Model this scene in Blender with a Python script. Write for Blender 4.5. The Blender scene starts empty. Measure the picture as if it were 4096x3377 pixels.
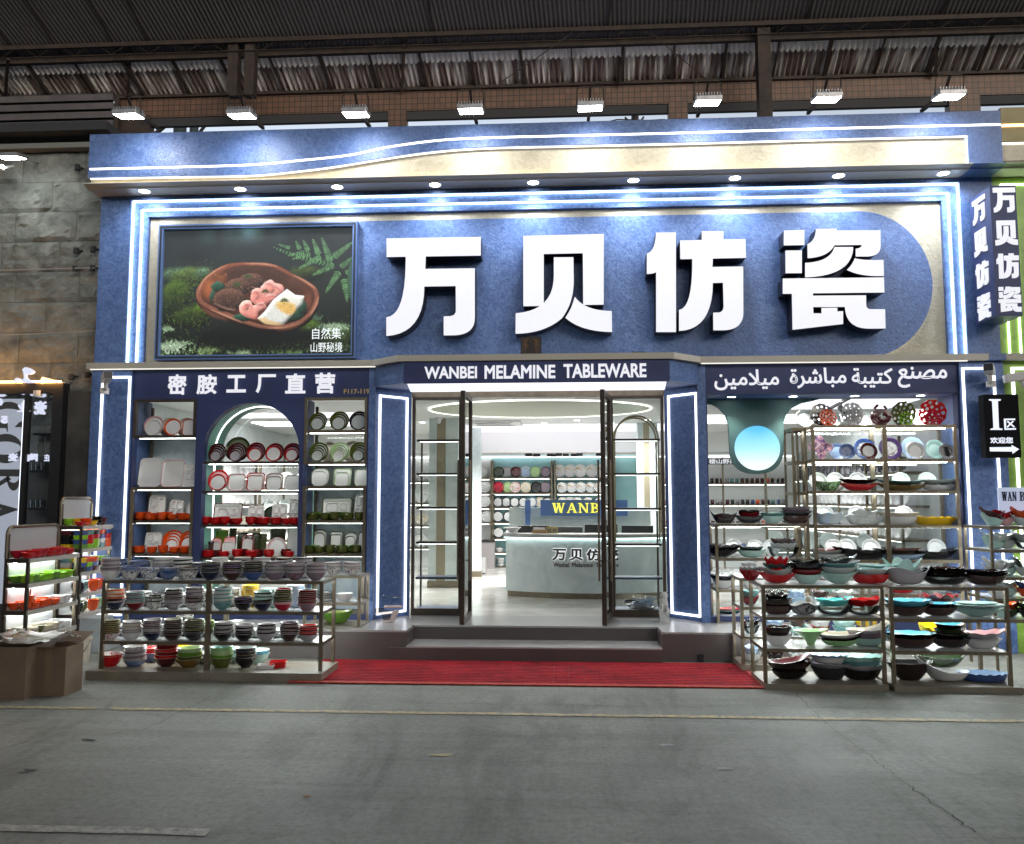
import bpy, bmesh, math, random
from mathutils import Vector, Matrix, noise
from mathutils.geometry import tessellate_polygon
R = math.radians
random.seed(7)
SC = bpy.context.scene
COL = SC.collection

# ---------------------------------------------------------------- camera
F, PW, PH = 3400.0, 4096.0, 3377.0
PITCH, YAW, ROLL = R(5.169), R(3.347), R(-0.0454)
CAM = Vector((0, -8.72, 1.5))
_f = Vector((-math.sin(YAW) * math.cos(PITCH), math.cos(YAW) * math.cos(PITCH), math.sin(PITCH)))
_r0 = Vector((math.cos(YAW), math.sin(YAW), 0))
_u0 = _r0.cross(_f)
_r = math.cos(ROLL) * _r0 + math.sin(ROLL) * _u0
_u = -math.sin(ROLL) * _r0 + math.cos(ROLL) * _u0
cd = bpy.data.cameras.new('camera')
cam = bpy.data.objects.new('camera', cd)
COL.objects.link(cam)
cam.matrix_world = Matrix(((_r.x, _u.x, -_f.x, CAM.x), (_r.y, _u.y, -_f.y, CAM.y), (_r.z, _u.z, -_f.z, CAM.z), (0, 0, 0, 1)))
cd.sensor_fit = 'HORIZONTAL'; cd.sensor_width = 36.0; cd.lens = F / PW * 36.0
cd.clip_start = 0.05; cd.clip_end = 400
SC.camera = cam

def ray(u, v):
    return _r * (u - PW / 2) + _u * (PH / 2 - v) + _f * F
def at(u, v, Y):
    """the point of the plane y = Y that the photograph shows at pixel (u, v)"""
    d = ray(u, v); t = (Y - CAM.y) / d.y
    return CAM + d * t
def atz(u, v, Z):
    d = ray(u, v); t = (Z - CAM.z) / d.z
    return CAM + d * t
def X(u, v, Y): return at(u, v, Y).x
def ZZ(u, v, Y): return at(u, v, Y).z

# ---------------------------------------------------------------- world: dusk sky outside the hall
W = bpy.data.worlds.new('World'); SC.world = W; W.use_nodes = True
wn = W.node_tree.nodes; wl = W.node_tree.links
sky = wn.new('ShaderNodeTexSky'); sky.sky_type = 'NISHITA'; sky.sun_disc = False
sky.sun_elevation = R(14.0); sky.sun_rotation = R(150); sky.air_density = 1.0; sky.dust_density = 2.0; sky.ozone_density = 1.5
bg = wn['Background']; bg.inputs['Strength'].default_value = 0.15
hs = wn.new('ShaderNodeHueSaturation'); hs.inputs['Saturation'].default_value = .42; hs.inputs['Value'].default_value = 1.0
wl.new(sky.outputs[0], hs.inputs['Color']); wl.new(hs.outputs[0], bg.inputs['Color'])
SC.view_settings.view_transform = 'Standard'; SC.view_settings.look = 'None'
SC.view_settings.exposure = 0.74; SC.view_settings.gamma = 1.0
SC.cycles.max_bounces = 7; SC.cycles.diffuse_bounces = 4; SC.cycles.glossy_bounces = 3
SC.cycles.transmission_bounces = 4; SC.cycles.transparent_max_bounces = 16
SC.cycles.caustics_reflective = False; SC.cycles.caustics_refractive = False
SC.cycles.sample_clamp_indirect = 4.0
SC.cycles.use_adaptive_sampling = True; SC.cycles.adaptive_threshold = 0.01

# ---------------------------------------------------------------- materials
MATS = {}
def lin(r, g, b):
    f = lambda c: (c / 255 / 12.92) if c / 255 <= .04045 else ((c / 255 + .055) / 1.055) ** 2.4
    return (f(r), f(g), f(b))
def mat(name, col, rough=.5, metal=0.0, coat=0.0, spec=.5):
    if name in MATS: return MATS[name]
    m = bpy.data.materials.new(name); m.use_nodes = True
    b = m.node_tree.nodes['Principled BSDF']
    b.inputs['Base Color'].default_value = (*col[:3], 1)
    b.inputs['Roughness'].default_value = rough; b.inputs['Metallic'].default_value = metal
    b.inputs['Coat Weight'].default_value = coat
    b.inputs['Specular IOR Level'].default_value = spec
    MATS[name] = m
    return m
def nd(m): return m.node_tree.nodes, m.node_tree.links, m.node_tree.nodes['Principled BSDF']
def noisy(name, c1, c2, scale=6, detail=8, rough=.6, bump=.0, bscale=None, lo=.35, hi=.65, dist=0.0, metal=0, rvar=0.0, stretch=None, coat=0.0, coords='Object', rmap=0.6):
    """two tones mixed by noise, with bump"""
    if name in MATS: return MATS[name]
    m = mat(name, c1, rough, metal, coat)
    n, l, b = nd(m)
    tc = n.new('ShaderNodeTexCoord'); mp = n.new('ShaderNodeMapping')
    l.new(tc.outputs[coords], mp.inputs[0])
    if stretch: mp.inputs['Scale'].default_value = stretch
    t = n.new('ShaderNodeTexNoise'); t.inputs['Scale'].default_value = scale; t.inputs['Detail'].default_value = detail
    t.inputs['Roughness'].default_value = rmap; t.inputs['Distortion'].default_value = dist
    l.new(mp.outputs[0], t.inputs['Vector'])
    r = n.new('ShaderNodeValToRGB'); r.color_ramp.elements[0].position = lo; r.color_ramp.elements[1].position = hi
    r.color_ramp.elements[0].color = (*c1, 1); r.color_ramp.elements[1].color = (*c2, 1)
    l.new(t.outputs['Fac'], r.inputs[0]); l.new(r.outputs[0], b.inputs['Base Color'])
    if rvar:
        mr = n.new('ShaderNodeMapRange'); mr.inputs['From Min'].default_value = lo; mr.inputs['From Max'].default_value = hi
        mr.inputs['To Min'].default_value = rough - rvar; mr.inputs['To Max'].default_value = rough + rvar
        l.new(t.outputs['Fac'], mr.inputs['Value']); l.new(mr.outputs[0], b.inputs['Roughness'])
    if bump:
        bp = n.new('ShaderNodeBump'); bp.inputs['Strength'].default_value = bump; bp.inputs['Distance'].default_value = .02
        if bscale:
            t2 = n.new('ShaderNodeTexNoise'); t2.inputs['Scale'].default_value = bscale; t2.inputs['Detail'].default_value = 6
            t2.inputs['Distortion'].default_value = dist
            l.new(mp.outputs[0], t2.inputs['Vector']); l.new(t2.outputs['Fac'], bp.inputs['Height'])
        else: l.new(t.outputs['Fac'], bp.inputs['Height'])
        l.new(bp.outputs[0], b.inputs['Normal'])
    return m
def glow(name, col, strength, base=.3):
    if name in MATS: return MATS[name]
    m = bpy.data.materials.new(name); m.use_nodes = True
    b = m.node_tree.nodes['Principled BSDF']
    b.inputs['Base Color'].default_value = (base, base, base, 1)
    b.inputs['Emission Color'].default_value = (*col, 1); b.inputs['Emission Strength'].default_value = strength
    MATS[name] = m
    return m
def glass(name, tint=(.97, .99, .98), refl=1.0, rough=.02):
    if name in MATS: return MATS[name]
    m = bpy.data.materials.new(name); m.use_nodes = True
    n = m.node_tree.nodes; l = m.node_tree.links; n.remove(n['Principled BSDF'])
    tr = n.new('ShaderNodeBsdfTransparent'); tr.inputs[0].default_value = (*tint, 1)
    gl = n.new('ShaderNodeBsdfGlossy'); gl.inputs['Roughness'].default_value = rough
    fr = n.new('ShaderNodeFresnel'); fr.inputs[0].default_value = 1.45
    mu = n.new('ShaderNodeMath'); mu.operation = 'MULTIPLY'; mu.inputs[1].default_value = refl
    mx = n.new('ShaderNodeMixShader')
    l.new(fr.outputs[0], mu.inputs[0]); l.new(mu.outputs[0], mx.inputs[0]); l.new(tr.outputs[0], mx.inputs[1]); l.new(gl.outputs[0], mx.inputs[2])
    l.new(mx.outputs[0], n['Material Output'].inputs[0])
    MATS[name] = m
    return m

BLUE = noisy('blue_stucco', (.054, .105, .268), (.118, .198, .41), scale=15, detail=14, rough=.46, bump=.30, bscale=22, lo=.40, hi=.64, dist=1.6, rvar=.12, rmap=.66)
NAVY = noisy('navy_paint', (.022, .034, .115), (.028, .043, .14), scale=3, rough=.55)
CREAM = noisy('cream_stucco', (.38, .34, .25), (.50, .455, .355), scale=11, detail=14, rough=.46, bump=.28, bscale=16, lo=.36, hi=.64, dist=1.6, rvar=.1, rmap=.66)
TRIM = mat('taupe_trim', (.40, .37, .31), .45)
TEAL = noisy('green_reveal', (.13, .40, .32), (.17, .46, .37), scale=4, rough=.5)
PALE = noisy('pale_stucco', (.52, .60, .60), (.66, .73, .72), scale=4, detail=12, rough=.5, bump=.2, bscale=8, dist=.8)
MARBLE = noisy('grey_blue_plaster', (.44, .54, .58), (.64, .72, .74), scale=5, detail=12, rough=.4, bump=.15, bscale=8, dist=1.5)
BRONZE = noisy('bronze_metal', (.20, .165, .115), (.27, .225, .16), scale=14, rough=.34, metal=.75)
DBRONZE = noisy('dark_bronze', (.065, .05, .04), (.095, .075, .06), scale=10, rough=.35, metal=.55)
WHITE = mat('white_paint', (.78, .78, .77), .5)
CEIL = mat('ceiling_white', (.76, .76, .75), .7)
BLACK = mat('black_paint', (.012, .012, .014), .45)
GLASS = glass('clear_glass', (.97, .99, .98), 1.7)
LED = glow('white_led', (.97, .97, 1.0), 1.8)
LEDW = glow('shelf_led', (.93, 1.0, .95), 9.5)
LEDB = glow('cool_led', (.80, .90, 1.0), 2.2)
SIGNW = glow('sign_white', (.90, .91, 1.0), .47)
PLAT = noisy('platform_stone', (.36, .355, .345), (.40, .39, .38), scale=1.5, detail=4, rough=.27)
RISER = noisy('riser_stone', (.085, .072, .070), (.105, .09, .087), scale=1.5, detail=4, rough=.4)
CONCRETE = None

# ---------------------------------------------------------------- mesh builder
class MB:
    def __init__(s): s.v = []; s.f = []; s.m = []; s.mi = 0
    def add(s, vs, fs):
        o = len(s.v); s.v += [tuple(p) for p in vs]
        for f in fs: s.f.append(tuple(i + o for i in f)); s.m.append(s.mi)
        return s
    def box(s, x0, x1, y0, y1, z0, z1):
        if x0 > x1: x0, x1 = x1, x0
        if y0 > y1: y0, y1 = y1, y0
        if z0 > z1: z0, z1 = z1, z0
        return s.add([(x0, y0, z0), (x1, y0, z0), (x1, y1, z0), (x0, y1, z0), (x0, y0, z1), (x1, y0, z1), (x1, y1, z1), (x0, y1, z1)],
              [(0, 3, 2, 1), (4, 5, 6, 7), (0, 1, 5, 4), (1, 2, 6, 5), (2, 3, 7, 6), (3, 0, 4, 7)])
    def bar(s, a, b, w, h=None, up=(0, 0, 1)):
        """rectangular bar from a to b"""
        a, b = Vector(a), Vector(b); h = h or w
        d = (b - a).normalized(); up = Vector(up)
        if abs(d.dot(up)) > .98: up = Vector((0, 1, 0))
        sx = d.cross(up).normalized() * (w / 2); sy = sx.cross(d).normalized() * (h / 2)
        vs = [a - sx - sy, a + sx - sy, a + sx + sy, a - sx + sy, b - sx - sy, b + sx - sy, b + sx + sy, b - sx + sy]
        return s.add(vs, [(0, 3, 2, 1), (4, 5, 6, 7), (0, 1, 5, 4), (1, 2, 6, 5), (2, 3, 7, 6), (3, 0, 4, 7)])
    def tube(s, pts, r, n=8, cap=True, radii=None):
        pts = [Vector(p) for p in pts]; o = len(s.v); vs = []
        prev = None
        for i, p in enumerate(pts):
            d = (pts[min(i + 1, len(pts) - 1)] - pts[max(i - 1, 0)]).normalized()
            a = prev if prev is not None else (Vector((0, 0, 1)) if abs(d.z) < .9 else Vector((1, 0, 0)))
            x = (a - d * a.dot(d)).normalized(); prev = x; y = d.cross(x)
            rr = radii[i] if radii else r
            for k in range(n):
                t = 2 * math.pi * k / n
                vs.append(p + x * math.cos(t) * rr + y * math.sin(t) * rr)
        fs = []
        for i in range(len(pts) - 1):
            for k in range(n):
                k2 = (k + 1) % n
                fs.append((i * n + k, i * n + k2, (i + 1) * n + k2, (i + 1) * n + k))
        if cap:
            fs.append(tuple(range(n - 1, -1, -1))); fs.append(tuple((len(pts) - 1) * n + k for k in range(n)))
        return s.add(vs, fs)
    def lathe(s, prof, c=(0, 0, 0), n=32, fn=None):
        """profile [(r, z)...] turned about z; fn(x,y,z,angle)->xyz warps it"""
        vs = []; fs = []
        for (r, z) in prof:
            for k in range(n):
                t = 2 * math.pi * k / n
                p = (r * math.cos(t), r * math.sin(t), z)
                if fn: p = fn(*p, t)
                vs.append((p[0] + c[0], p[1] + c[1], p[2] + c[2]))
        for i in range(len(prof) - 1):
            for k in range(n):
                k2 = (k + 1) % n
                fs.append((i * n + k, i * n + k2, (i + 1) * n + k2, (i + 1) * n + k))
        if prof[0][0] > 1e-6: fs.append(tuple(range(n - 1, -1, -1)))
        if prof[-1][0] > 1e-6: fs.append(tuple((len(prof) - 1) * n + k for k in range(n)))
        return s.add(vs, fs)
    def prism(s, poly, y0, y1, holes=(), caps=True):
        """polygon in x,z (with holes) extruded from y0 (front) to y1"""
        loops = [list(poly)] + [list(h) for h in holes]
        flat = [p for lp in loops for p in lp]; n = len(flat)
        tris = tessellate_polygon([[Vector((p[0], p[1], 0)) for p in lp] for lp in loops])
        vs = [(p[0], y0, p[1]) for p in flat] + [(p[0], y1, p[1]) for p in flat]; fs = []
        for t in tris:
            a, b, c = [flat[i] for i in t]
            if (b[0] - a[0]) * (c[1] - a[1]) - (b[1] - a[1]) * (c[0] - a[0]) < 0: t = (t[0], t[2], t[1])
            fs.append(tuple(t)); 
            if caps: fs.append(tuple(i + n for i in reversed(t)))
        o = 0
        for lp in loops:
            k = len(lp)
            area = sum(lp[i][0] * lp[(i + 1) % k][1] - lp[(i + 1) % k][0] * lp[i][1] for i in range(k))
            flip = (area < 0) ^ (o > 0)
            for i in range(k):
                j = (i + 1) % k
                q = (o + i, o + i + n, o + j + n, o + j)
                fs.append(q if flip else q[::-1])
            o += k
        return s.add(vs, fs)
    def hprism(s, poly, z0, z1):
        """polygon in x,y extruded in z"""
        n = len(poly); vs = [(p[0], p[1], z0) for p in poly] + [(p[0], p[1], z1) for p in poly]; fs = []
        for t in tessellate_polygon([[Vector((p[0], p[1], 0)) for p in poly]]):
            a, b, c = [poly[i] for i in t]
            if (b[0] - a[0]) * (c[1] - a[1]) - (b[1] - a[1]) * (c[0] - a[0]) < 0: t = (t[0], t[2], t[1])
            fs.append(tuple(i + n for i in t)); fs.append(tuple(reversed(t)))
        area = sum(poly[i][0] * poly[(i + 1) % n][1] - poly[(i + 1) % n][0] * poly[i][1] for i in range(n))
        for i in range(n):
            j = (i + 1) % n; q = (i, j, j + n, i + n)
            fs.append(q if area > 0 else q[::-1])
        return s.add(vs, fs)
    def xprof(s, prof, x0, x1):
        """profile in y,z swept along x"""
        n = len(prof)
        vs = [(x0, p[0], p[1]) for p in prof] + [(x1, p[0], p[1]) for p in prof]
        fs = [(i, (i + 1) % n, (i + 1) % n + n, i + n) for i in range(n)] + [tuple(range(n - 1, -1, -1)), tuple(range(n, 2 * n))]
        return s.add(vs, fs)
    def mesh(s, name, mats, smooth=False, bevel=0):
        me = bpy.data.meshes.new(name); me.from_pydata(s.v, [], s.f)
        if not isinstance(mats, (list, tuple)): mats = [mats]
        for m in mats: me.materials.append(m)
        me.polygons.foreach_set('material_index', s.m)
        bm = bmesh.new(); bm.from_mesh(me)
        bmesh.ops.recalc_face_normals(bm, faces=bm.faces)
        if bevel:
            bmesh.ops.remove_doubles(bm, verts=bm.verts, dist=1e-5)
            bmesh.ops.bevel(bm, geom=[e for e in bm.edges if e.calc_face_angle(0) > .6], offset=bevel, segments=2, affect='EDGES', profile=.5)
        bm.to_mesh(me); bm.free()
        if smooth:
            me.polygons.foreach_set('use_smooth', [True] * len(me.polygons))
            try: me.set_sharp_from_angle(angle=R(38))
            except Exception: pass
        me.update()
        return me
    def build(s, name, mats, parent=None, smooth=False, bevel=0):
        return link(name, s.mesh(name, mats, smooth, bevel), parent)
def link(name, me, parent=None, loc=(0, 0, 0), rz=0):
    o = bpy.data.objects.new(name, me); COL.objects.link(o)
    o.location = loc; o.rotation_euler = (0, 0, rz)
    if parent is not None: o.parent = parent
    return o
def tag(o, label, cat, group=None):
    o['label'] = label; o['category'] = cat
    if group: o['group'] = group
    return o
def thing(name, label, cat, loc=(0, 0, 0), rz=0, group=None):
    o = bpy.data.objects.new(name, None); COL.objects.link(o); o.empty_display_size = .1
    o.location = loc; o.rotation_euler = (0, 0, rz)
    return tag(o, label, cat, group)
def struct(o, kind='structure'):
    o['kind'] = kind; return o
def copy_tree(o, parent=None):
    c = o.copy(); COL.objects.link(c)
    if parent is not None: c.parent = parent
    for ch in list(o.children): copy_tree(ch, c)
    return c
def bx(name, x0, x1, y0, y1, z0, z1, m, parent=None, bevel=0):
    return MB().box(x0, x1, y0, y1, z0, z1).build(name, m, parent, bevel=bevel)
def curve(pts, n=8):
    """list of (x,y) and ('q',cx,cy,x,y) to a polyline"""
    out = []
    for p in pts:
        if p[0] == 'q':
            a = out[-1]
            for k in range(1, n + 1):
                t = k / n
                out.append(((1 - t) ** 2 * a[0] + 2 * t * (1 - t) * p[1] + t * t * p[3], (1 - t) ** 2 * a[1] + 2 * t * (1 - t) * p[2] + t * t * p[4]))
        else: out.append((p[0], p[1]))
    return out
def spline(pts, n=10):
    """Catmull-Rom through points"""
    out = []; P = [pts[0]] + list(pts) + [pts[-1]]
    for i in range(1, len(P) - 2):
        p0, p1, p2, p3 = [Vector(q) for q in P[i - 1:i + 3]]
        for k in range(n):
            t = k / n
            out.append(tuple(.5 * ((2 * p1) + (p2 - p0) * t + (2 * p0 - 5 * p1 + 4 * p2 - p3) * t * t + (3 * p1 - p0 - 3 * p2 + p3) * t ** 3)))
    out.append(tuple(pts[-1])); return out
_TC = {}
def text_mesh(body, bold=.0, extrude=.0, res=4):
    """writing of unit cap size as a mesh lying in x,z, facing -y; origin at its lower left"""
    key = (body, bold, extrude)
    if key in _TC: return _TC[key]
    vs = []; fs = []
    def grab(depth, fill):
        c = bpy.data.curves.new('t', 'FONT'); c.body = body; c.size = 1; c.resolution_u = res
        c.extrude = extrude if fill else 0
        if not fill: c.fill_mode = 'NONE'; c.bevel_depth = depth; c.bevel_resolution = 1
        o = bpy.data.objects.new('t', c); COL.objects.link(o)
        me = bpy.data.meshes.new_from_object(o.evaluated_get(bpy.context.evaluated_depsgraph_get()))
        k = len(vs)
        for v in me.vertices: vs.append((v.co.x, -v.co.z, v.co.y))
        for p in me.polygons: fs.append(tuple(i + k for i in p.vertices))
        bpy.data.objects.remove(o); bpy.data.curves.remove(c); bpy.data.meshes.remove(me)
    grab(0, True)
    if bold: grab(bold, False)
    x0 = min(v[0] for v in vs); z0 = min(v[2] for v in vs)
    x1 = max(v[0] for v in vs); z1 = max(v[2] for v in vs)
    _TC[key] = ([((v[0] - x0) / (x1 - x0), v[1], (v[2] - z0) / (z1 - z0)) for v in vs], fs)
    return _TC[key]
def text(name, body, x0, x1, z0, z1, y, m, parent=None, bold=0.0, mirror=False, squash=.5):
    vs, fs = text_mesh(body, bold)
    mb = MB(); W_, H_ = x1 - x0, z1 - z0
    mb.add([((x1 - v[0] * W_) if mirror else (x0 + v[0] * W_), y + v[1] * H_ * squash, z0 + v[2] * H_) for v in vs], fs)
    return mb.build(name, m, parent)

# ================================================================ ground
def concrete():
    m = mat('concrete', (.2, .2, .2), .62)
    n, l, b = nd(m)
    tc = n.new('ShaderNodeTexCoord')
    def nz(scale, det, rough=.6, stretch=None, dist=0):
        t = n.new('ShaderNodeTexNoise'); t.inputs['Scale'].default_value = scale; t.inputs['Detail'].default_value = det
        t.inputs['Roughness'].default_value = rough; t.inputs['Distortion'].default_value = dist
        if stretch:
            mp = n.new('ShaderNodeMapping'); mp.inputs['Scale'].default_value = stretch
            l.new(tc.outputs['Object'], mp.inputs[0]); l.new(mp.outputs[0], t.inputs['Vector'])
        else: l.new(tc.outputs['Object'], t.inputs['Vector'])
        return t
    def ramp(src, stops):
        r = n.new('ShaderNodeValToRGB'); e = r.color_ramp.elements
        e[0].position, e[0].color = stops[0][0], (*stops[0][1], 1); e[1].position, e[1].color = stops[-1][0], (*stops[-1][1], 1)
        for p, c in stops[1:-1]:
            k = e.new(p); k.color = (*c, 1)
        l.new(src.outputs[0], r.inputs[0]); return r
    def mixc(a, b_, fac, mode='MULTIPLY'):
        x = n.new('ShaderNodeMix'); x.data_type = 'RGBA'; x.blend_type = mode
        if isinstance(fac, (int, float)): x.inputs[0].default_value = fac
        else: l.new(fac.outputs[0], x.inputs[0])
        l.new(a, x.inputs[6]); l.new(b_, x.inputs[7]); return x.outputs[2]
    big = ramp(nz(.7, 6, .6, dist=.6), [(.3, (.18, .182, .155)), (.5, (.238, .238, .205)), (.72, (.295, .292, .252))])
    fine = ramp(nz(26, 8, .75), [(.3, (.5, .5, .5)), (.52, (1, 1, 1)), (.8, (1.3, 1.3, 1.28))])
    c = mixc(big.outputs[0], fine.outputs[0], .8)
    st = ramp(nz(1.6, 9, .68, stretch=(1, .35, 1), dist=1.2), [(.40, (.66, .655, .64)), (.50, (1, 1, 1)), (.64, (1.08, 1.08, 1.06))])
    c = mixc(c, st.outputs[0], .75)
    blot = ramp(nz(3.4, 10, .75, dist=2.0), [(.58, (1, 1, 1)), (.68, (.68, .67, .66)), (.8, (.5, .49, .48))])
    c = mixc(c, blot.outputs[0], .55)
    grit = ramp(nz(110, 4, .9), [(.30, (.45, .44, .43)), (.42, (1, 1, 1)), (.66, (1, 1, 1)), (.78, (1.5, 1.5, 1.45))]); c = mixc(c, grit.outputs[0], .75)
    tyre = ramp(nz(.9, 7, .7, stretch=(.16, 2.6, 1), dist=.5), [(.40, (.74, .73, .72)), (.52, (1, 1, 1)), (.70, (1.1, 1.1, 1.08))]); c = mixc(c, tyre.outputs[0], .7)
    pale = ramp(nz(2.3, 12, .8, stretch=(1, 2.2, 1), dist=.8), [(.64, (0, 0, 0)), (.76, (.10, .10, .095))])
    c = mixc(c, pale.outputs[0], 1.0, 'ADD')
    # faint roller grooves across the slab
    wv = n.new('ShaderNodeTexWave'); wv.inputs['Scale'].default_value = 9; wv.inputs['Distortion'].default_value = 2.5; wv.inputs['Detail'].default_value = 3
    l.new(tc.outputs['Object'], wv.inputs['Vector'])
    g = ramp(wv, [(.0, (.93, .93, .93)), (.5, (1, 1, 1))]); c = mixc(c, g.outputs[0], .6)
    l.new(c, b.inputs['Base Color'])
    bp = n.new('ShaderNodeBump'); bp.inputs['Strength'].default_value = .35; bp.inputs['Distance'].default_value = .01
    l.new(nz(40, 8, .7).outputs['Fac'], bp.inputs['Height']); l.new(bp.outputs[0], b.inputs['Normal'])
    mr = n.new('ShaderNodeMapRange'); mr.inputs['To Min'].default_value = .45; mr.inputs['To Max'].default_value = .75
    l.new(nz(1.3, 6).outputs['Fac'], mr.inputs['Value']); l.new(mr.outputs[0], b.inputs['Roughness'])
    return m
CONCRETE = concrete()
struct(MB().add([(-90, -60, 0), (90, -60, 0), (90, 90, 0), (-90, 90, 0)], [(0, 1, 2, 3)]).build('ground', CONCRETE))
def worn(name, col):
    m = mat(name, col, .6); n, l, b = nd(m)
    tc = n.new('ShaderNodeTexCoord'); t = n.new('ShaderNodeTexNoise'); t.inputs['Scale'].default_value = 22; t.inputs['Detail'].default_value = 8; t.inputs['Roughness'].default_value = .75
    r = n.new('ShaderNodeValToRGB'); r.color_ramp.elements[0].position = .40; r.color_ramp.elements[1].position = .60
    r.color_ramp.elements[0].color = (.21, .205, .185, 1); r.color_ramp.elements[1].color = (*col, 1)
    l.new(tc.outputs['Object'], t.inputs['Vector']); l.new(t.outputs['Fac'], r.inputs[0]); l.new(r.outputs[0], b.inputs['Base Color'])
    return m
YEL = worn('worn_yellow_paint', (.60, .45, .20)); WHT = worn('worn_white_paint', (.50, .45, .38))
def ragged(x0, x1, y0, y1, z, name, m, step=.12, jit=.006, parent=None):
    top = []; bot = []; x = x0
    while x <= x1 + 1e-6:
        top.append((x, y1 + random.uniform(-jit, jit), z)); bot.append((x, y0 + random.uniform(-jit, jit), z)); x += step
    n_ = len(top); return MB().add(bot + top, [(i, i + 1, n_ + i + 1, n_ + i) for i in range(n_ - 1)]).build(name, m, parent)
struct(ragged(-6, -3.30, -2.665, -2.60, .004, 'road_marking', YEL)); struct(ragged(-3.24, 6, -2.665, -2.60, .004, 'road_marking', YEL))
struct(ragged(-4.6, -1.52, -4.86, -4.78, .004, 'road_marking', WHT)); struct(ragged(.24, 4, -4.93, -4.83, .004, 'road_marking', WHT))
# joints and cracks of the slab, narrow open lines
JOINT = mat('slab_joint', (.075, .073, .065), .9)
def crack(pts, w=.0022, name='pavement_joint'):
    mb = MB(); L = []; Rr = []
    for i, p in enumerate(pts):
        q = pts[min(i + 1, len(pts) - 1)]; o = pts[max(i - 1, 0)]
        d = Vector((q[0] - o[0], q[1] - o[1])).normalized(); ww = w * random.uniform(.5, 1.3)
        L.append((p[0] - d.y * ww, p[1] + d.x * ww, .003)); Rr.append((p[0] + d.y * ww, p[1] - d.x * ww, .003))
    k = len(pts); mb.add(L + Rr, [(i, i + 1, k + i + 1, k + i) for i in range(k - 1)])
    return struct(mb.build(name, JOINT))
def wob(a, b, n=24, j=.012):
    return [(a[0] + (b[0] - a[0]) * i / n + random.uniform(-j, j), a[1] + (b[1] - a[1]) * i / n + random.uniform(-j, j)) for i in range(n + 1)]
def gpt(u, v): p = atz(u, v, 0); return (p.x, p.y)
crack(wob(gpt(3180, 2770), gpt(3290, 2880), 12)); crack(wob(gpt(3290, 2880), gpt(3640, 3150), 30)); crack(wob(gpt(3640, 3150), gpt(3900, 3330), 20, .02), .004)
crack(wob(gpt(840, 2790), gpt(560, 2930), 16), .003); crack(wob(gpt(0, 2792), gpt(1150, 2800), 50, .006), .002)
crack(wob(gpt(1700, 2815), gpt(2900, 2830), 50, .006), .002); crack(wob(gpt(3250, 2830), gpt(4096, 2855), 40, .006), .003)
def blotch(u, v, wu, wv, m, name='pavement_patch', n=26, z=.0035):
    c = gpt(u, v); a = gpt(u + wu, v); b_ = gpt(u, v + wv)
    vs = []
    for k in range(n):
        t = 2 * math.pi * k / n; r = .55 + .6 * random.random()
        vs.append((c[0] + (a[0] - c[0]) * math.cos(t) * r + (b_[0] - c[0]) * math.sin(t) * r, c[1] + (a[1] - c[1]) * math.cos(t) * r + (b_[1] - c[1]) * math.sin(t) * r, z))
    vs.append((c[0], c[1], z)); return struct(MB().add(vs, [(k, (k + 1) % n, n) for k in range(n)]).build(name, m))
blotch(350, 2960, 26, 3, JOINT); blotch(366, 2964, 20, 3, JOINT); blotch(120, 3083, 30, 5, JOINT); blotch(95, 3092, 30, 3, JOINT)
blotch(1760, 3022, 60, 6, mat('ochre_stain', (.42, .36, .2), .7)); blotch(2900, 3077, 50, 5, mat('chalk_stain', (.38, .38, .36), .8)); blotch(2665, 2982, 34, 4, mat('chalk_stain', (.4, .4, .4), .8))
tag(MB().tube([(*gpt(1213, 3192), .006), (*gpt(1242, 3191), .006)], .004, 6).build('cigarette_end', mat('filter_orange', (.5, .25, .12), .8)), 'small orange cigarette end lying on the grey concrete', 'cigarette end')

# ================================================================ hall roof, beam behind the shop
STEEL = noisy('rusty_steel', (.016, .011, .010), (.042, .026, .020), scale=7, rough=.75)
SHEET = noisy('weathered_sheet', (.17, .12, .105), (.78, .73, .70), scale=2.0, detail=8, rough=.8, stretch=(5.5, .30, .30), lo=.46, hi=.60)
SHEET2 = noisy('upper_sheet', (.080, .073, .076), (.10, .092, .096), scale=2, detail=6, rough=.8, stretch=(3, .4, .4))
YB = 5.0                                             # beam plane
roof = thing('shed_roof', 'dark corrugated hall roof on rusty steel posts above the blue shop', 'roof', (0, YB, 8))
def RP(p): return (p[0], p[1] - YB, p[2] - 8)
eL = at(0, 395, YB); eR = at(4096, 275, YB)
SL = math.tan(R(24)); SKEW = -.075
ze = .5 * (eL.z + eR.z)
def corr(x0, x1, t0, t1, pitch, amp, dz, lift=0.0, nt=2, slope=SL):
    mb = MB(); n = int((x1 - x0) / pitch * 6); vs = []
    for j in range(nt + 1):
        t = t0 + (t1 - t0) * j / nt
        for i in range(n + 1):
            x = x0 + (x1 - x0) * i / n
            vs.append(RP((x + SKEW * t, YB - t, ze + dz + slope * t + lift + amp * math.sin(2 * math.pi * (x - x0) / pitch))))
    mb.add(vs, [(j * (n + 1) + i, j * (n + 1) + i + 1, (j + 1) * (n + 1) + i + 1, (j + 1) * (n + 1) + i) for j in range(nt) for i in range(n)])
    return mb
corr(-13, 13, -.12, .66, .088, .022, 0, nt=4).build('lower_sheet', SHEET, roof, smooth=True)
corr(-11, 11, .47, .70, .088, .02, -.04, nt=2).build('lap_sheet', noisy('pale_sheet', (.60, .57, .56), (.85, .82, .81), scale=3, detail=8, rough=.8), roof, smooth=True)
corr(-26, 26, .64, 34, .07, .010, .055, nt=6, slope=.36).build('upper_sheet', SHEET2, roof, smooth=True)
def rpt(x, t, dz=0, slope=SL): return RP((x + SKEW * t, YB - t, ze + slope * t + dz))
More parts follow.
